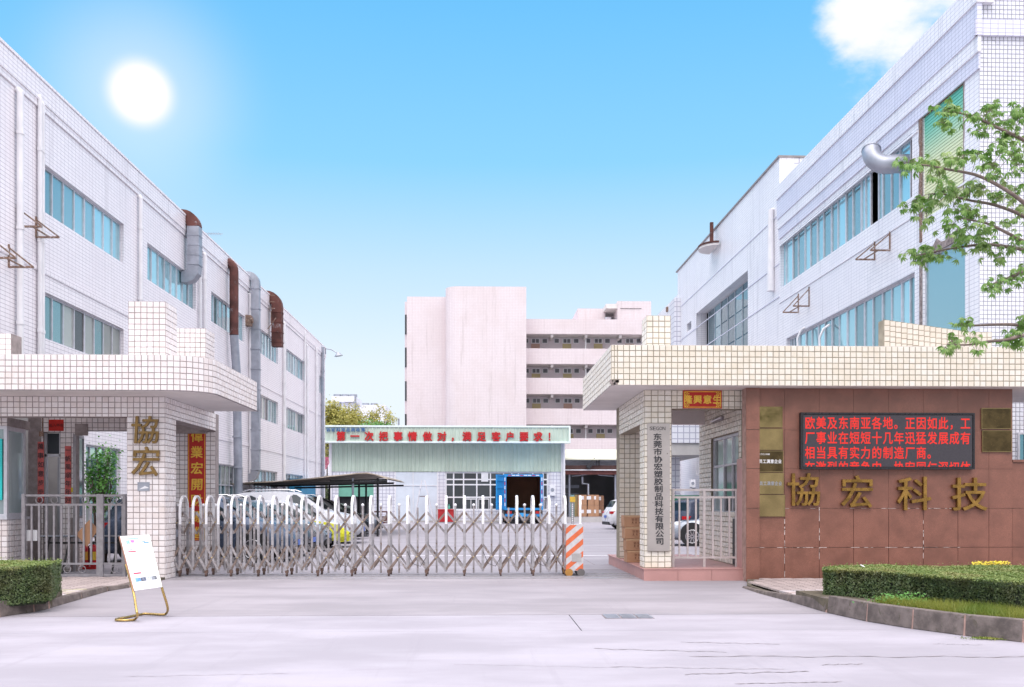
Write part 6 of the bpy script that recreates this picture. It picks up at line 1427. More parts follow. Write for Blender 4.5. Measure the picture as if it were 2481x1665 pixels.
# drive unit at the head of the gate
hx0, hx1 = XY(1372, 21.1), XY(1413, 21.1); hz0, hz1 = ZY(1384, 21.1), ZY(1271, 21.1)
hd = part('drive_unit', MB().box(hx0, hx1, 21.1, 21.75, hz0, hz1), HEADW, GT)
def clip(poly, f):
    out_ = []
    for i in range(len(poly)):
        p, q = poly[i], poly[(i + 1) % len(poly)]; a, b = f(p), f(q)
        if a >= 0: out_.append(p)
        if (a >= 0) != (b >= 0): t = a / (a - b); out_.append((p[0] + (q[0] - p[0]) * t, p[1] + (q[1] - p[1]) * t))
    return out_
def stripes(fr, W_, H_, base_z, parent):
    k = -3
    for k in range(-3, 8):
        c = k * .268; P = [(0, c), (W_, c + W_ * .85), (W_, c + W_ * .85 + .125), (0, c + .125)]
        P = clip(clip(P, lambda p: p[1] - .012), lambda p: H_ - .012 - p[1])
        if len(P) >= 3: part('stripe', MB().fprism(fr, [(a, base_z + z) for a, z in P], 0, .003), ORANGE, parent)
stripes(Fr((hx0, 21.1), (1, 0)), hx1 - hx0, hz1 - hz0, hz0, hd); stripes(Fr((hx0, 21.75), (0, -1)), .65, hz1 - hz0, hz0, hd)
part('front_panel', MB().box(hx0 + .12, hx1 - .04, 21.09, 21.0995, hz0 + .2, hz0 + .38), mat('panel_grey', (.48, .46, .46), .5, var=.2, dirt=.6, dirtcol=(.7, .7, .7)), hd)
for x_, m in ((hx0 + .06, mat('wheel_orange', (.45, .22, .05), .6, var=.2)), (hx1 - .05, mat('wheel_grey', (.14, .13, .13), .6, var=.2))):
    for Y in (21.12, 21.7): wl = inst('wheel', MB().cyl((0, -.04, .085), (0, .04, .085), .085, 16).mesh('wheel', m), GT, Matrix.Translation((x_, Y, 0))); part('hub', MB().cyl((x_, Y - .045, .085), (x_, Y - .03, .085), .03, 10), STEEL, wl) if False else None
HX2 = XY(1409, YG0); inst('hoop', HM, GT, Matrix.Translation((HX2, ym, 0)) @ Matrix.Rotation(-.1, 4, 'Z')); 
mb = MB(); xx = XY(1388, 21.3); mb.cyl((xx, 21.4, hz1), (xx, 21.4, 1.62), .03, 10); part('sensor_post', mb, STEEL, GT); part('sensor_cap', MB().box(xx - .055, xx + .055, 21.34, 21.46, 1.62, 1.74), mat('cap_yellow', (.65, .42, .05), .5), GT)
mb = MB()
for k in range(9): mb.box(xx - .012, xx + .012, 21.365, 21.372, 1.2 + k * .045, 1.225 + k * .045)
part('reflector', mb, WHITE, GT)
part('end_bracket', MB().box(XY(404, 21.3), XY(424, 21.3), 21.3, 21.5, .85, 1.02), GALV, GT); part('lock_box', MB().box(XY(405, 21.3), XY(425, 21.3), 21.28, 21.5, .12, .42), STEEL, GT)
mb = MB(); 
for i in (6, 12, 16, 20, 23): a, b = HX[i], HX[min(i + 1, 25)]; mb.tube([(a, YG0 - .06, .55), (a + (b - a) * .3, YG0 - .07, .28), (a + (b - a) * .7, YG0 - .07, .22), (b, YG0 - .06, .42)], .006, 5)
part('cable', mb, BLACK, GT, kind='stuff')
# ------------------------------------------------------------------ things behind the left railing
grp = 'red fire extinguishers behind the left railing'
for k, (px, lab) in enumerate(((190, 'left fire extinguisher with a yellow label below the tilted cardboard'), (208, 'middle fire extinguisher with an orange label below the tilted cardboard'), (227, 'right fire extinguisher of the three beside the dark car'))):
    Ye = 23.9; x = XY(px, Ye); z = .06; t = thing('fire_extinguisher', lab, 'fire extinguisher', (x, Ye, z), grp)
    mb = MB(); mb.tube([(x, Ye, z), (x, Ye, z + .03), (x, Ye, z + .44), (x, Ye, z + .50), (x, Ye, z + .53)], .085, 16, True, [.08, .088, .088, .06, .03]); part('cylinder', mb, mat('extinguisher_red', (.52, .012, .02), .25, var=.08), t)
    mb = MB(); mb.cyl((x, Ye, z + .53), (x, Ye, z + .58), .025, 8); mb.bar((x - .02, Ye, z + .6), (x + .09, Ye, z + .64), .025, .015); mb.bar((x - .02, Ye, z + .57), (x + .08, Ye, z + .57), .025, .015); part('valve', mb, BLACK, t)
    mb = MB(); mb.tube([(x - .02, Ye, z + .56), (x - .1, Ye - .03, z + .5), (x - .105, Ye - .03, z + .2), (x - .1, Ye - .03, z + .08)], .014, 6); part('hose', mb, BLACK, t)
    mb = MB(); P = [(x + .0905 * math.cos(a), Ye + .0905 * math.sin(a)) for a in [-PI * .8 + PI * .6 * i / 8 for i in range(9)]]
    mb.add([(a, b, z + .16) for a, b in P] + [(a, b, z + .36) for a, b in P], [(i, i + 1, 10 + i, 9 + i) for i in range(8)]); part('label', mb, mat('label_yellow', (.75, .5, .04), .5) if k != 1 else mat('label_orange', (.75, .38, .05), .5), t)
t = thing('extinguisher_stand', 'low red stand holding the three fire extinguishers', 'stand', (XY(207, 23.9), 23.9, 0)); part('base', MB().box(XY(180, 23.9), XY(238, 23.9), 23.75, 24.05, 0, .055), SIGNR, t)
t = thing('cardboard_sheet', 'tilted square of brown cardboard tied to the left railing', 'cardboard', (XY(211, 21.3), 21.32, .7)); fr = front(21.33); cx_, cz_ = XY(211, 21.33), ZY(1292, 21.33); part('sheet', MB().fprism(fr, [(cx_, cz_ - .29), (cx_ + .24, cz_ + .10), (cx_ + .05, cz_ + .30), (cx_ - .235, cz_ - .02)], 0, .01), CARTON, t)
t = thing('notice', 'small white plastic notice on the left end of the railing', 'notice', (XY(76, 21.4), 21.36, .9)); part('sheet', MB().box(XY(61, 21.36), XY(91, 21.36), 21.34, 21.36, ZY(1309, 21.36), ZY(1283, 21.36)), WHITE, t)
t = thing('folding_table', 'black folding table with a pale edge behind the left railing', 'table', (XY(180, 22), 22.1, 0)); z = ZY(1296, 21.9)
part('tabletop', MB().box(XY(96, 21.9), XY(300, 21.9), 21.95, 22.5, z - .05, z - .015), BLACK, t); part('edge', MB().box(XY(96, 21.9), XY(300, 21.9), 21.93, 21.95, z - .03, z), GALV, t)
for x0_ in (100, 150, 270): part('leg', MB().bar((XY(x0_, 22), 22.0, 0), (XY(x0_, 22), 22.45, z - .05), .035), BLACK, t)
part('cross_rail', MB().box(XY(98, 22), XY(298, 22), 22.2, 22.23, z - .2, z - .16), BLACK, t)
t = thing('yellow_tag', 'small yellow paper tag on the tiled jamb beside the right couplet', 'tag', (XY(178, YR), YR, 2.1)); part('sheet', MB().box(XY(173, YR), XY(184, YR), YR - .02, YR - .008, ZY(1193, YR), ZY(1182, YR)), mat('tag_yellow', (.72, .55, .03), .5), t)
# ------------------------------------------------------------------ recruitment poster stand
bl = onG(325, 1492); 
def G2(px, py): return onG(px, py)
pa = G2(318, 1503); pb = G2(398, 1489); pc = G2(283, 1501); pd_ = G2(335, 1487)
t = thing('poster_stand', 'tilted white recruitment poster on a brass tube stand on the drive', 'poster stand', (bl.x, bl.y, 0))
Yb = 13.35
TLx, TRx = XY(291, Yb + .5), XY(362, Yb + .55)
def V3(px, py, Y): p = atY(px, py, Y); return p
# board plane: bottom corners and top corners
BL, BR, TR_, TL_ = V3(325.5, 1431, 13.30), V3(393.5, 1421.5, 13.52), V3(361.5, 1295.5, 13.82), V3(291, 1299.5, 13.60)
ux = (BR - BL).normalized(); uz = ((TL_ - BL) + (TR_ - BR)).normalized(); nn = ux.cross(uz).normalized()
bw = (BR - BL).length; bh = (TL_ - BL).length
def B(u, v, o=0.0):
    p = BL.lerp(BR, u); q = TL_.lerp(TR_, u); return p.lerp(q, v) + nn * o
def bq(mb, u0, u1, v0, v1, o0, o1): return mb.hexa([B(u0, v0, o1), B(u1, v0, o1), B(u1, v0, o0), B(u0, v0, o0), B(u0, v1, o1), B(u1, v1, o1), B(u1, v1, o0), B(u0, v1, o0)])
bo = part('poster_board', bq(MB(), 0, 1, 0, 1, -.02, 0), mat('poster_white', (.88, .89, .90), .35, var=.02), t); part('board_edge', bq(MB(), -.035, -.001, 0, 1, -.03, -.004), mat('edge_brown', (.32, .16, .11), .5, var=.2), t)
r_ = random.Random(9); inkb = mat('print_grey', (.16, .17, .26), .6, var=.3, scale=60)
mb = MB()
for v in [.80, .775, .745, .73, .655, .635, .60, .578, .555, .53, .505, .48, .455, .425, .39, .36, .33, .245, .23, .10, .08, .06]:
    u = .10 + r_.uniform(0, .05)
    while u < .93:
        l = r_.uniform(.03, .14)
        if r_.random() < .55: bq(mb, u, min(u + l, .95), v, v + .0085, .0002, .0012)
        u += l + r_.uniform(.015, .08)
part('print', mb, inkb, bo, kind='stuff')
mb = MB(); bq(mb, .12, .60, .935, .950, .0002, .0012); bq(mb, .68, .8, .865, .88, .0002, .0012); bq(mb, .74, .92, .84, .862, .0002, .0012); part('print', mb, mat('print_blue', (.10, .30, .60), .6, var=.3, scale=60), bo)
for (u0, u1, v0, v1) in ((.13, .40, .690, .712), (.12, .39, .285, .312)): part('heading_bar', bq(MB(), u0, u1, v0, v1, .0003, .0016), mat('bar_red', (.62, .03, .10), .5), bo)
cols_ = [mat('photo_blue', (.15, .38, .72), .4, var=.5, scale=30), mat('photo_dark', (.13, .15, .22), .4, var=.6, scale=30), mat('photo_pale', (.5, .55, .72), .4, var=.4, scale=30), mat('photo_grey', (.2, .22, .26), .4, var=.6, scale=30)]
for k in range(4): part('photo_print', bq(MB(), .13 + k * .19, .315 + k * .19, .145, .215, .0003, .0016), cols_[k], bo)
for k, ch in enumerate('诚聘'):
    co, fs = glyph_mesh(ch, .02, .02, 0); mb = MB(); mb.add([B(.13 + k * .16 + x * .15, .845 + (y + .12) * .075, .001 + z * .05) for x, y, z in co], fs); part('character', mb, mat('print_cyan', (.10, .42, .70), .5) if k == 0 else mat('print_magenta', (.62, .10, .45), .5), bo)
mb = MB(); lo = B(.02, 0, -.045)
L0 = B(.0, .47, -.04); L1 = B(.0, -.2, -.04); 
base1 = V3(337, 1478, 13.35); 
p1 = [B(-.02, .50, -.04), B(.0, -.02, -.04), atY(330, 1478, 13.12), atY(334, 1492, 13.08), onG(330, 1499, .02), onG(322, 1503, .02), onG(282, 1503.5, .02), onG(280, 1500, .02), onG(300, 1497, .02), onG(338, 1489, .02), onG(352, 1486.5, .02), onG(396, 1490, .02), onG(404, 1487, .03), atY(408, 1474, 13.66), B(1.0, -.02, -.04), B(1.0, .55, -.04)]
# smooth the tube path
def smooth(P, it=2):
    for _ in range(it):
        Q = [P[0]]
        for i in range(len(P) - 1): Q += [P[i].lerp(P[i + 1], .25), P[i].lerp(P[i + 1], .75)]
        P = Q + [P[-1]]
    return P
mb.tube(smooth([Vector(p) for p in p1], 2), .017, 10); part('tube_frame', mb, mat('brass_tube', (.48, .33, .12), .25, .85, var=.2, scale=9), t)
# ------------------------------------------------------------------ far background
for k, (p0, p1, top_, lab, n) in enumerate(((803, 862, 961, 'white rooftop cooling tower unit with three fan rings beyond the shed', 3), (866, 934, 982, 'lower pale roof unit with two fan rings beyond the trees', 2))):
    Yc = 150 + k * 15; t = thing('roof_unit', lab, 'roof unit', (XY(p0, Yc), Yc, ZY(1030, Yc))); X0_, X1_ = XY(p0, Yc), XY(p1, Yc); z1 = ZY(top_, Yc)
    mm = mat('far_white', (.74, .75, .82), .7, var=.06, scale=.2)
    part('casing', MB().box(X0_, X1_, Yc, Yc + 8, z1 - (.9 if k == 0 else 6), z1), mm, t)
    if k == 0: part('casing', MB().box(X0_ + 2.0, X1_ - .3, Yc + .5, Yc + 7, z1 - 4.2, z1 - .95), mm, t)
    for i in range(n): c = X0_ + (X1_ - X0_) * ((i + .5) / n if k == 0 else (.25 + .3 * i)); part('fan_ring', MB().cyl((c, Yc + 2, z1), (c, Yc + 2, z1 + .45), .6, 14), GALV, t)
    for i in range(4): c = X0_ + (X1_ - X0_) * (i + .3) / 4; part('leg', MB().bar((c, Yc + 1, z1 - 8), (c, Yc + 1, z1 - (.9 if k == 0 else 6)), .25), GALV, t)
    t = thing('far_building', ['pale distant building below the three fan roof unit', 'pale distant building behind the right part of the trees'][k], 'building', (X0_, Yc, 0)); part('wall', MB().box(X0_ - 2, X1_ + 3 * k, Yc - 1, Yc + 14, 0, z1 - (4.3 if k == 0 else 6.01)), mm, t)
for px, h in ((861, 957), (966, 1015)):
    t = thing('mast', 'thin grey mast beside the roof unit with three fan rings' if px == 861 else 'thin distant mast left of the pink tower', 'mast', (XY(px, 140), 140, 0)); part('pole', MB().cyl((XY(px, 140), 140, 0), (XY(px, 140), 140, ZY(h, 140)), .14, 6), GALV, t)
# small things seen through the right portico
t = thing('green_screen', 'dark green barrier screen behind the cars in the right portico', 'screen', (XY(1640, 46), 46.5, 0)); part('sheet', MB().box(XY(1600, 46.5), XY(1700, 46.5), 46.5, 46.6, 0, ZY(1200, 46.5)), mat('screen_green', (.02, .16, .09), .7, var=.2), t)
t = thing('link_bridge', 'white tiled bridge and grey canopy crossing behind the right portico', 'building', (XY(1650, 48), 48, 0)); part('fascia', MB().box(XY(1560, 48), XY(1720, 48), 48, 52, ZY(1072, 48), ZY(1000, 48)), FAC_S, t); part('underside', MB().box(XY(1560, 48), XY(1720, 48), 48.1, 56, ZY(1072, 48) - .6, ZY(1072, 48) - .01), PLASTER, t); part('pier', MB().box(XY(1622, 50), XY(1647, 50), 50, 50.6, 0, ZY(1072, 48) - .61), FAC_S, t)
t = thing('air_conditioner', 'small white air conditioner on the far wall in the right portico', 'air conditioner', (XY(1675, 44), 44, 2)); X_ = XY(1672, 44); z = ZY(1180, 44); part('case', MB().box(X_, X_ + .2, 43.8, 44.2, z, z + .34), WHITE, t); part('fan', MB().cyl((X_ + .08, 43.78, z + .17), (X_ + .08, 43.8, z + .17), .07, 14), GALV, t); part('bracket', MB().bar((X_ - .05, 43.8, z - .02), (X_ + .25, 43.8, z - .1), .03), BLACK, t)
# ------------------------------------------------------------------ plants
def leaf_cloud(name, pts, nrm, size, m, parent, ratio=.55, jit=.9, fold=.25, seed=1):
    """many small folded leaves as one mesh; pts Nx3, nrm Nx3 preferred normals"""
    r = np.random.default_rng(seed); n = len(pts); nv = nrm + r.normal(0, jit, (n, 3)) * .6; nv /= np.linalg.norm(nv, axis=1, keepdims=True) + 1e-9
    t = r.normal(0, 1, (n, 3)); t -= (t * nv).sum(1, keepdims=True) * nv; t /= np.linalg.norm(t, axis=1, keepdims=True) + 1e-9; b = np.cross(nv, t)
    L = size * r.uniform(.65, 1.3, (n, 1)); Wd = L * ratio
    v = np.stack([pts - t * L * .5, pts + b * Wd * .5 + nv * L * fold * .3, pts + t * L * .5, pts - b * Wd * .5 + nv * L * fold * .3], 1).reshape(-1, 3)
    org = ORG[parent.name]; v = v - np.array(org[:])
    me = bpy.data.meshes.new(name); me.vertices.add(4 * n); me.vertices.foreach_set('co', v.astype(np.float32).ravel())
    i = np.arange(n) * 4; tri = np.stack([i, i + 1, i + 2, i, i + 2, i + 3], 1).reshape(-1)
    me.loops.add(6 * n); me.loops.foreach_set('vertex_index', tri.astype(np.int32)); me.polygons.add(2 * n)
    me.polygons.foreach_set('loop_start', (np.arange(2 * n) * 3).astype(np.int32)); me.polygons.foreach_set('loop_total', np.full(2 * n, 3, dtype=np.int32))
    me.update(calc_edges=True); me.materials.append(m)
    o = bpy.data.objects.new(name, me); COL.objects.link(o); o.parent = parent; o['kind'] = 'stuff'; ORG[o.name] = org
    return o
def wob(x, y, z):  # cheap smooth noise for uneven clipping
    return np.sin(x * 3.1 + z * 2) * .5 + np.sin(y * 4.3 + x * 1.7) * .35 + np.sin((x + y) * 9.1) * .2 + np.sin(x * 17.3 - y * 13.1 + z * 11) * .12
def hedge(t, front_pts, back_pts, z0, z1, hollow, seed, dens=7000):
    """front_pts/back_pts: polylines left to right; sides + top filled with leaves"""
    r = np.random.default_rng(seed); fp = [Vector(p) for p in front_pts]; P = []; Nn = []; P2 = []; N2 = []
    def along(pl, u):
        seg = [(pl[i + 1] - pl[i]).length for i in range(len(pl) - 1)]; tot = sum(seg); s = u * tot
        for i, l in enumerate(seg):
            if s <= l or i == len(seg) - 1: return pl[i].lerp(pl[i + 1], min(s / l, 1))
            s -= l
    bp = [Vector(p) for p in back_pts]
    lenf = sum((fp[i + 1] - fp[i]).length for i in range(len(fp) - 1)); lenb = sum((bp[i + 1] - bp[i]).length for i in range(len(bp) - 1))
    wdt = (along(bp, .5) - along(fp, .5)).length
    for _ in range(int(lenf * (z1 - z0) * dens * 1.3)):
        u = r.random(); h = r.random(); p = along(fp, u); q = along(bp, u); inn = (q - p).normalized(); d = abs(r.normal(0, .04)) * (1 if r.random() > .06 else -1) + hollow(u, h)
        p = p + inn * d; P.append((p.x, p.y, z0 + (z1 - z0) * h)); Nn.append((-inn.x, -inn.y, .35))
    for _ in range(int((lenf + lenb) / 2 * wdt * dens)):
        u = r.random(); k = r.random(); p = along(fp, u).lerp(along(bp, u), k); P2.append((p.x, p.y, z1 - abs(r.normal(0, .02)))); N2.append((0, 0, 1))
    for e in (0, 1):
        a = fp[-e]; b = bp[-e]; dd = Vector((1, 0, 0)) * (-1 if e == 0 else 1)
        for _ in range(int((b - a).length * (z1 - z0) * dens * 1.3)):
            k = r.random(); h = r.random(); p = a.lerp(b, k) - dd * abs(r.normal(0, .035)); P.append((p.x, p.y, z0 + (z1 - z0) * h)); Nn.append((dd.x, dd.y, .3))
    P = np.array(P); Nn = np.array(Nn); P2 = np.array(P2); N2 = np.array(N2)
    w1 = wob(P[:, 0], P[:, 1], P[:, 2])[:, None]; P = P + Nn * w1 * .034; P2[:, 2] += wob(P2[:, 0], P2[:, 1], P2[:, 2]) * .026 + (r.random(len(P2)) > .985) * r.uniform(0, .07, len(P2))
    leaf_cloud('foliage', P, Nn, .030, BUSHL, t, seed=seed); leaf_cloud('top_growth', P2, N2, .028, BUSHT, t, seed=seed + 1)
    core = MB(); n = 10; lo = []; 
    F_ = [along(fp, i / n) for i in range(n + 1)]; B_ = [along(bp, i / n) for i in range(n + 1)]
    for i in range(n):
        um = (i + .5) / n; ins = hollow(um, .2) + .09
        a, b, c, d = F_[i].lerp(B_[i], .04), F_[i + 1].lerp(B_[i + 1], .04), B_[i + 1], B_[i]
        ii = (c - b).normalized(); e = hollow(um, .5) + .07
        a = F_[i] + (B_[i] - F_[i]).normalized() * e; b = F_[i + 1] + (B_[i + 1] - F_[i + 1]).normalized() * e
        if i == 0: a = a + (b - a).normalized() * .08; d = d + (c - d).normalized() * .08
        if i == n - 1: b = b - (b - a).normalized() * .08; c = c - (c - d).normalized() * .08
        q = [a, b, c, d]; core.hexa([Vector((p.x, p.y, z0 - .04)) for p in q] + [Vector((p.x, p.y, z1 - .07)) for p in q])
    part('twigs_or_core', core, mat('hedge_core_shade', (.022, .030, .014), .95, var=.5, scale=25), t, kind='stuff')  # solid near-black core; shade inside the hedge is put into its colour
hl = thing('hedge', 'clipped box hedge behind the grey kerb at the left edge', 'hedge', (-7, 14.5, .2))
hedge(hl, [(-9.6, 13.55, 0), (XY(-20, 13.75), 13.75, 0), (XY(122, 14.35), 14.35, 0)], [(-10, 15.8, 0), (XY(20, 15.8), 15.8, 0), (XY(151, 15.8), 15.8, 0)], .17, .70, lambda u, h: .02 + .05 * (1 - h) * (u > .9), 3)
hr = thing('hedge', 'long clipped box hedge with a hollow front behind the grey kerb stones at the right', 'hedge', (6, 14.5, .2))
hol = lambda u, h: (max(0, math.sin(min(max((u - .30) / .45, 0), 1) * PI)) * .30 * (1 - h) ** .5 + .02 + (.05 if (int(u * 57) * 7919) % 5 == 0 else 0) * (1 - h))
hedge(hr, [(XY(1993, 14.62), 14.62, 0), (XY(2150, 13.75), 13.75, 0), (XY(2300, 12.8), 12.8, 0), (XY(2472, 11.95), 11.95, 0), (7.4, 10.9, 0)], [(XY(1993, 15.2), 15.2, 0), (7.0, 15.25, 0), (8.4, 15.25, 0), (9.6, 15.2, 0), (10.8, 15.2, 0)], .17, .605, hol, 7, 6000)
# grass along the right kerb
r = np.random.default_rng(2); gp = []
while len(gp) < 9000:
    u = r.random(); k = r.random(); px = 2120 + 420 * u; Y0 = 12.95 - (px - 2120) / 420 * 2.1; p = Vector((XY(px, Y0), Y0, 0))
    gp.append((p.x + k * .62 * min(1, .3 + 1.3 * u), p.y + .08 + k * .55 * min(1, .3 + 1.3 * u), .2))
gp = np.array(gp); h_ = r.uniform(.05, .16, len(gp)); n = len(gp); dr_ = r.normal(0, .05, (n, 2)); wv = r.normal(0, 1, (n, 2)); wv /= np.linalg.norm(wv, axis=1, keepdims=True)
v = np.empty((n, 3, 3)); v[:, 0] = gp; v[:, 1] = gp; v[:, 2] = gp; v[:, 0, :2] += wv * .004; v[:, 1, :2] -= wv * .004; v[:, 2, :2] += dr_; v[:, 2, 2] += h_
me = bpy.data.meshes.new('grass'); me.vertices.add(3 * n); me.vertices.foreach_set('co', v.astype(np.float32).ravel()); me.loops.add(3 * n); me.loops.foreach_set('vertex_index', np.arange(3 * n, dtype=np.int32)); me.polygons.add(n); me.polygons.foreach_set('loop_start', (np.arange(n) * 3).astype(np.int32)); me.polygons.foreach_set('loop_total', np.full(n, 3, dtype=np.int32)); me.update(calc_edges=True); me.materials.append(GRASS)
o = bpy.data.objects.new('grass', me); COL.objects.link(o); props(o, 'dry yellow green grass growing between hedge and kerb', 'grass', None, 'stuff')
wd = thing('weed', 'bright green weed growing in front of the hollow in the right hedge', 'plant', (XY(2215, 12.8), 12.8, .2)); c = np.array([XY(2195, 12.9), 13.0, .28]); leaf_cloud('leaves', c + r.normal(0, 1, (420, 3)) * np.array([.2, .1, .05]), np.tile([0, -.4, 1.0], (420, 1)), .045, GREENL, wd, seed=4)
wd = thing('yellow_flowers', 'patch of small yellow flowers behind the top of the right hedge', 'plant', (XY(2400, 15.6), 15.6, .2)); c = np.array([XY(2402, 15.6), 15.6, .60]); leaf_cloud('petals', c + r.uniform(-1, 1, (500, 3)) * np.array([.27, .12, .045]), np.tile([0, -.4, 1.0], (500, 1)), .035, mat('petal_yellow', (.75, .62, .03), .5, var=.15), wd, seed=5); part('stem', MB().box(XY(2370, 15.6), XY(2436, 15.6), 15.5, 15.7, .1, .54), BUSHL, wd)
wd = thing('moss_patch', 'green moss and weeds at the foot of the right kerb stones', 'moss'); props(wd, kind='stuff'); wd.location = (0, 0, 0)
c = onG(2415, 1549); pp = np.array(c[:]) + r.normal(0, 1, (1500, 3)) * np.array([.16, .05, .004]); pp[:, 2] = np.abs(pp[:, 2]) + .012; leaf_cloud('leaves', pp, np.tile([0, 0, 1.0], (1500, 1)), .022, GRASS, wd, seed=6)
c = onG(310, 1417); pp = np.array(c[:]) + r.normal(0, 1, (500, 3)) * np.array([.07, .05, .004]); pp[:, 2] = np.abs(pp[:, 2]) + .06; leaf_cloud('leaves', pp, np.tile([0, 0, 1.0], (500, 1)), .022, GRASS, wd, seed=8)
t = thing('litter', 'small white paper tag lying on top of the right hedge', 'litter', (XY(2090, 15), 15, .61)); part('sheet', MB().bar((XY(2085, 14.9), 14.9, .64), (XY(2094, 14.9), 14.85, .60), .05, .008), WHITE, t)
t = thing('litter', 'scrap of pale blue plastic caught low in the right hedge', 'litter', onG(2310, 1478)); c = atY(2312, 1468, 12.75); part('scrap', MB().hexa([c + Vector(q) * .035 for q in ((-1, -.5, -.5), (1, -.6, -.7), (.8, .5, -.5), (-.9, .4, -.6), (-.8, -.5, .6), (1, -.5, .4), (.7, .5, .7), (-1, .5, .5))]), mat('plastic_blue', (.45, .62, .72), .4, var=.2), t)
# shrub behind the left railing
def small_tree(name, label, px, Y, z0, z1, rx, ry, n, size, m, cat='tree', sparse=1.0, seed=1, stems=3, group=None, zc=None, clumps=30):
    x = XY(px, Y); t = thing(name, label, cat, (x, Y, 0), group); r = np.random.default_rng(seed); zm = (z0 + z1) / 2; hz_ = (z1 - z0) / 2
    cl_ = []
    while len(cl_) < clumps:
        q = r.uniform(-1, 1, 3)
        if np.linalg.norm(q) < 1: cl_.append(q * np.array([rx, ry, hz_]) * .86 + np.array([x, Y, zm]))
    cl_ = np.array(cl_); k = r.integers(0, clumps, n); rad_ = np.array([rx, ry, hz_]) * .30 * sparse
    pts = cl_[k] + r.normal(0, 1, (n, 3)) * rad_ * .62; nn_ = pts - np.array([x, Y, zm]); nn_ /= np.linalg.norm(nn_, axis=1, keepdims=True) + 1e-6; nn_[:, 2] += .5
    leaf_cloud('crown', pts, nn_, size, m, t, .5, 1.2, seed=seed)
    mb = MB(); base_ = Vector((x, Y, 0))
    for s in range(stems): o_ = Vector((r.uniform(-.3, .3) * rx, r.uniform(-.3, .3) * ry, 0)); mb.tube([base_ + o_ * .4, base_ + o_ + UP * z0 * .6, base_ + o_ * 1.6 + UP * zm], .05, 7, True, [.06 * max(1, z1 / 4), .045 * max(1, z1 / 4), .015])
    part('trunk', mb, BARK, t); mb = MB()
    for s in range(min(clumps, 26)): c = Vector(cl_[s]); mb.tube([base_ + UP * (z0 + .2 * (c.z - z0)), base_.lerp(c, .5) + UP * (z0 + (c.z - z0) * .5 - base_.lerp(c, .5).z), c, c + (c - Vector((x, Y, zm))) * .25], .02, 5, False, [.03 * max(1, z1 / 5), .02 * max(1, z1 / 5), .01, .006])
    part('branch', mb, BARK, t, kind='stuff'); return t
small_tree('potted_tree', 'leafy small tree in front of the window behind the left railing', 248, 26.6, 1.15, 3.25, .50, .42, 1500, .11, GREENL, seed=11, clumps=34, sparse=1.1)
ZT_ = lambda py, Y: ZY(py, Y)
g_ = 'sparse trees behind the shed'
small_tree('tree', 'yellow green tree beside the left building, left part of the treetops above the shed', 806, 97, ZT_(1065, 97), ZT_(976, 97), 1.75, 1.8, 3800, .26, YELLL, seed=21, clumps=60, group=g_)
small_tree('tree', 'yellow green tree in the middle of the treetops above the shed', 850, 99, ZT_(1070, 99), ZT_(980, 99), 1.9, 1.8, 4200, .26, YELLL, seed=22, clumps=60, group=g_)
small_tree('tree', 'thin twiggy tree with few leaves at the right end of the treetops', 925, 100, ZT_(1060, 100), ZT_(985, 100), 1.7, 1.6, 1500, .24, YELLL, seed=23, clumps=36, group=g_, sparse=.8)
small_tree('tree', 'low fresh green tree just above the shed roof', 903, 96, ZT_(1075, 96), ZT_(1015, 96), 2.0, 1.4, 2600, .24, GREENL, seed=24, clumps=40, group=g_)
small_tree('tree', 'dull green tree squeezed between the left building and the shed', 789, 90, ZT_(1130, 90), ZT_(1030, 90), .75, 1.0, 1500, .24, YELLL, seed=25, clumps=30, group=g_)
small_tree('shrub', 'dark shrub in the gap between the left building and the shed', 792, 84, .4, ZT_(1150, 84), .7, .7, 900, .2, BUSHL, seed=26, clumps=20, cat='shrub')
t = thing('hoses', 'bundle of pink hoses hanging between the left building and the shed', 'hose', (XY(785, 80), 80, 0)); 
for k in range(4): mb = MB(); dx_ = k * .12; mb.tube([(XY(789, 80) + dx_ * .5, 80, ZT_(1108, 80)), (XY(786, 80) + dx_, 80, ZT_(1122, 80)), (XY(779, 80) + dx_, 80, ZT_(1136, 80)), (XY(766, 80) + dx_, 80, ZT_(1144, 80))], .05, 6); part('hose', mb, mat('hose_pink', (.50, .13, .20), .6, var=.2), t)
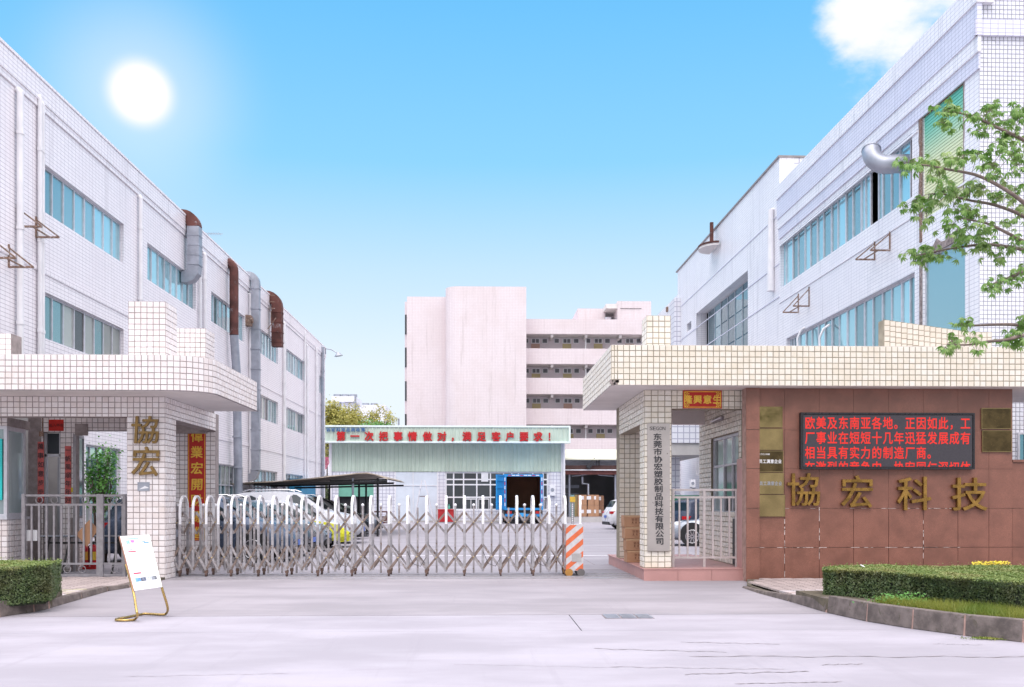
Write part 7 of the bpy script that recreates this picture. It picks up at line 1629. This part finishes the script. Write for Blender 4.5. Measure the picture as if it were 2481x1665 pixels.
# ------------------------------------------------------------------ broadleaf tree reaching in from the right
TR = thing('tree', 'tree with drooping hand shaped leaves reaching in from the right edge', 'tree', (9.6, 14.3, 0))
bk = MB(); tp = Vector((9.6, 14.3, 0)); bk.tube([tp, tp + Vector((.05, .05, 1.5)), tp + Vector((-.05, 0, 3.2)), tp + Vector((.1, .1, 5.2)), tp + Vector((0, 0, 7.2))], .14, 12, True, [.20, .16, .13, .09, .04]); part('trunk', bk, BARK, TR)
def palm_leaf(seed):
    r = random.Random(seed); mb = MB(); n = r.choice([6, 7, 7, 8])
    for k in range(n):
        th = -1.9 + 3.8 * k / (n - 1) + r.uniform(-.12, .12); L = .125 * (1 - .18 * abs(th) / 1.9) * r.uniform(.85, 1.1); w_ = .0165 * r.uniform(.85, 1.15)
        d = Vector((math.sin(th), math.cos(th), 0)); s = Vector((d.y, -d.x, 0)); dr = r.uniform(.6, 1.15)
        C = []
        for i in range(6):
            f = i / 5; C.append(d * L * f * (1 - .25 * f * dr) + Vector((0, 0, -dr * L * f * f * .9)))
        prof_ = [.12, .62, 1.0, .95, .55, .0]
        vs_ = []; 
        for i in range(6): vs_ += [C[i] + s * w_ * prof_[i] - Vector((0, 0, .006 * prof_[i])), C[i] + Vector((0, 0, .002)), C[i] - s * w_ * prof_[i] - Vector((0, 0, .006 * prof_[i]))]
        fs = []
        for i in range(5): fs += [(i * 3, i * 3 + 1, i * 3 + 4, i * 3 + 3), (i * 3 + 1, i * 3 + 2, i * 3 + 5, i * 3 + 4)]
        mb.add(vs_, fs, True)
    mb.tube([(0, 0, 0), (0, -.03, .01), (0, -.08, .012)], .002, 4, False)
    return mb.mesh('leaf', TREEL)
LV = [palm_leaf(s) for s in range(6)]
BR_ = [([(2700, 470), (2560, 390), (2481, 338), (2421, 312), (2373, 287), (2320, 272), (2297, 270)], 14.0, [(2297, 268, 26, 30), (2345, 290, 30, 18), (2400, 268, 30, 22), (2440, 290, 36, 26), (2470, 275, 20, 25), (2385, 318, 30, 16), (2455, 325, 25, 18), (2290, 300, 20, 16), (2420, 340, 25, 8)]),
    ([(2700, 640), (2560, 560), (2481, 491), (2437, 459), (2376, 427), (2341, 418), (2296, 411), (2258, 402), (2220, 398)], 13.7, [(2190, 395, 24, 14), (2222, 405, 26, 16), (2262, 395, 26, 18), (2300, 388, 30, 16), (2335, 375, 30, 16), (2275, 425, 24, 12), (2370, 372, 26, 12), (2395, 398, 26, 14), (2430, 365, 30, 14), (2425, 425, 26, 12), (2465, 400, 26, 16), (2460, 365, 24, 14)]),
    ([(2700, 690), (2560, 580), (2481, 523), (2437, 505), (2392, 492), (2347, 486), (2290, 470), (2250, 470)], 14.1, [(2215, 490, 24, 14), (2250, 480, 26, 16), (2245, 525, 24, 14), (2285, 462, 30, 20), (2320, 455, 30, 20), (2350, 470, 26, 16), (2385, 455, 30, 16), (2420, 475, 24, 12), (2460, 455, 26, 16), (2475, 500, 26, 16), (2310, 500, 20, 8), (2190, 500, 18, 8)]),
    ([(2700, 730), (2560, 640), (2481, 585), (2437, 563), (2398, 543), (2373, 537), (2330, 530)], 13.9, [(2330, 515, 30, 16), (2365, 520, 26, 14), (2300, 550, 26, 16), (2340, 560, 26, 14), (2395, 560, 24, 10), (2450, 545, 26, 12), (2470, 580, 20, 10)]),
    ([(2700, 745), (2560, 660), (2481, 604), (2440, 598), (2392, 591), (2328, 598), (2280, 607), (2217, 620)], 14.3, [(2212, 615, 24, 16), (2245, 610, 26, 18), (2275, 615, 24, 14), (2230, 635, 22, 8), (2330, 600, 26, 14), (2360, 585, 30, 16), (2395, 600, 28, 14), (2420, 620, 26, 12), (2455, 595, 26, 14), (2380, 570, 24, 10)]),
    ([(2700, 700), (2560, 640), (2481, 655), (2456, 668), (2424, 681), (2392, 693)], 13.8, [(2400, 692, 20, 10), (2430, 682, 24, 12), (2462, 668, 24, 14), (2478, 650, 18, 10), (2410, 705, 10, 3)]),
    ([(2700, 830), (2560, 800), (2465, 787), (2424, 786), (2360, 789), (2328, 789)], 14.0, [(2345, 782, 24, 12), (2330, 788, 16, 6), (2478, 775, 16, 16), (2470, 795, 20, 12)]),
    ([(2700, 850), (2560, 815), (2481, 811), (2440, 824), (2392, 827), (2347, 837), (2296, 834)], 13.6, [(2305, 828, 24, 14), (2290, 842, 18, 8), (2365, 832, 24, 12), (2450, 818, 26, 16), (2475, 830, 20, 12), (2425, 826, 18, 8)])]
rl = random.Random(12); nl = 0; pet = MB(); LM4 = []
for bi, (pl_, Yb_, cls) in enumerate(BR_):
    pts = []
    for i, (px, py) in enumerate(pl_): Yk = Yb_ if px < 2500 else Yb_ + (14.3 - Yb_) * (px - 2500) / 200; pts.append(atY(px, py, Yk + .12 * math.sin(i * 1.7)))
    pts = [tp + UP * min(6.5, max(1.5, pts[0].z - .25))] + pts
    ps = smooth([Vector(p) for p in pts], 2); n = len(ps); mb = MB(); mb.tube(ps, .02, 8, True, [.034 * (1 - i / n) ** .8 + .005 for i in range(n)]); part('branch', mb, TWIG, TR)
    for (cx_, cy_, rad_, num) in cls:
        num = max(3, int(num * .95)); c = atY(cx_, cy_, Yb_); nb = min(ps, key=lambda p: (p - c).length); pet.tube([nb, nb.lerp(c, .5) + UP * .02, c], .004, 4, False)
        for _ in range(num):
            q = atY(cx_ + rl.gauss(0, rad_ * .62), cy_ + rl.gauss(0, rad_ * .42), Yb_ + rl.gauss(0, .13))
            out_ = (q - c); yaw = math.atan2(out_.y, out_.x) - PI / 2 + rl.gauss(0, .5) if out_.length > .01 else rl.uniform(0, 6)
            LM4.append((Matrix.Translation(q) @ Matrix.Rotation(yaw, 4, 'Z') @ Matrix.Rotation(-rl.uniform(.15, .9), 4, 'X') @ Matrix.Rotation(rl.gauss(0, .35), 4, 'Y') @ Matrix.Scale(rl.uniform(.6, .86), 4), rl.choice(LV)))
            if rl.random() < .5: pet.tube([c, c.lerp(q, .6) + UP * .015, q], .0025, 4, False)
part('twigs_or_core', pet, TWIG, TR, kind='stuff')
rl.shuffle(LM4)
for M4, me in LM4[:300]: inst('leaf', me, TR, M4)
if len(LM4) > 300:
    mb = MB()
    for M4, me in LM4[300:]: mb.add([M4 @ v_.co for v_ in me.vertices], [tuple(p_.vertices) for p_ in me.polygons], True)
    part('foliage', mb, TREEL, TR, kind='stuff')
print('leaves', len(LM4), 'script bytes ok')
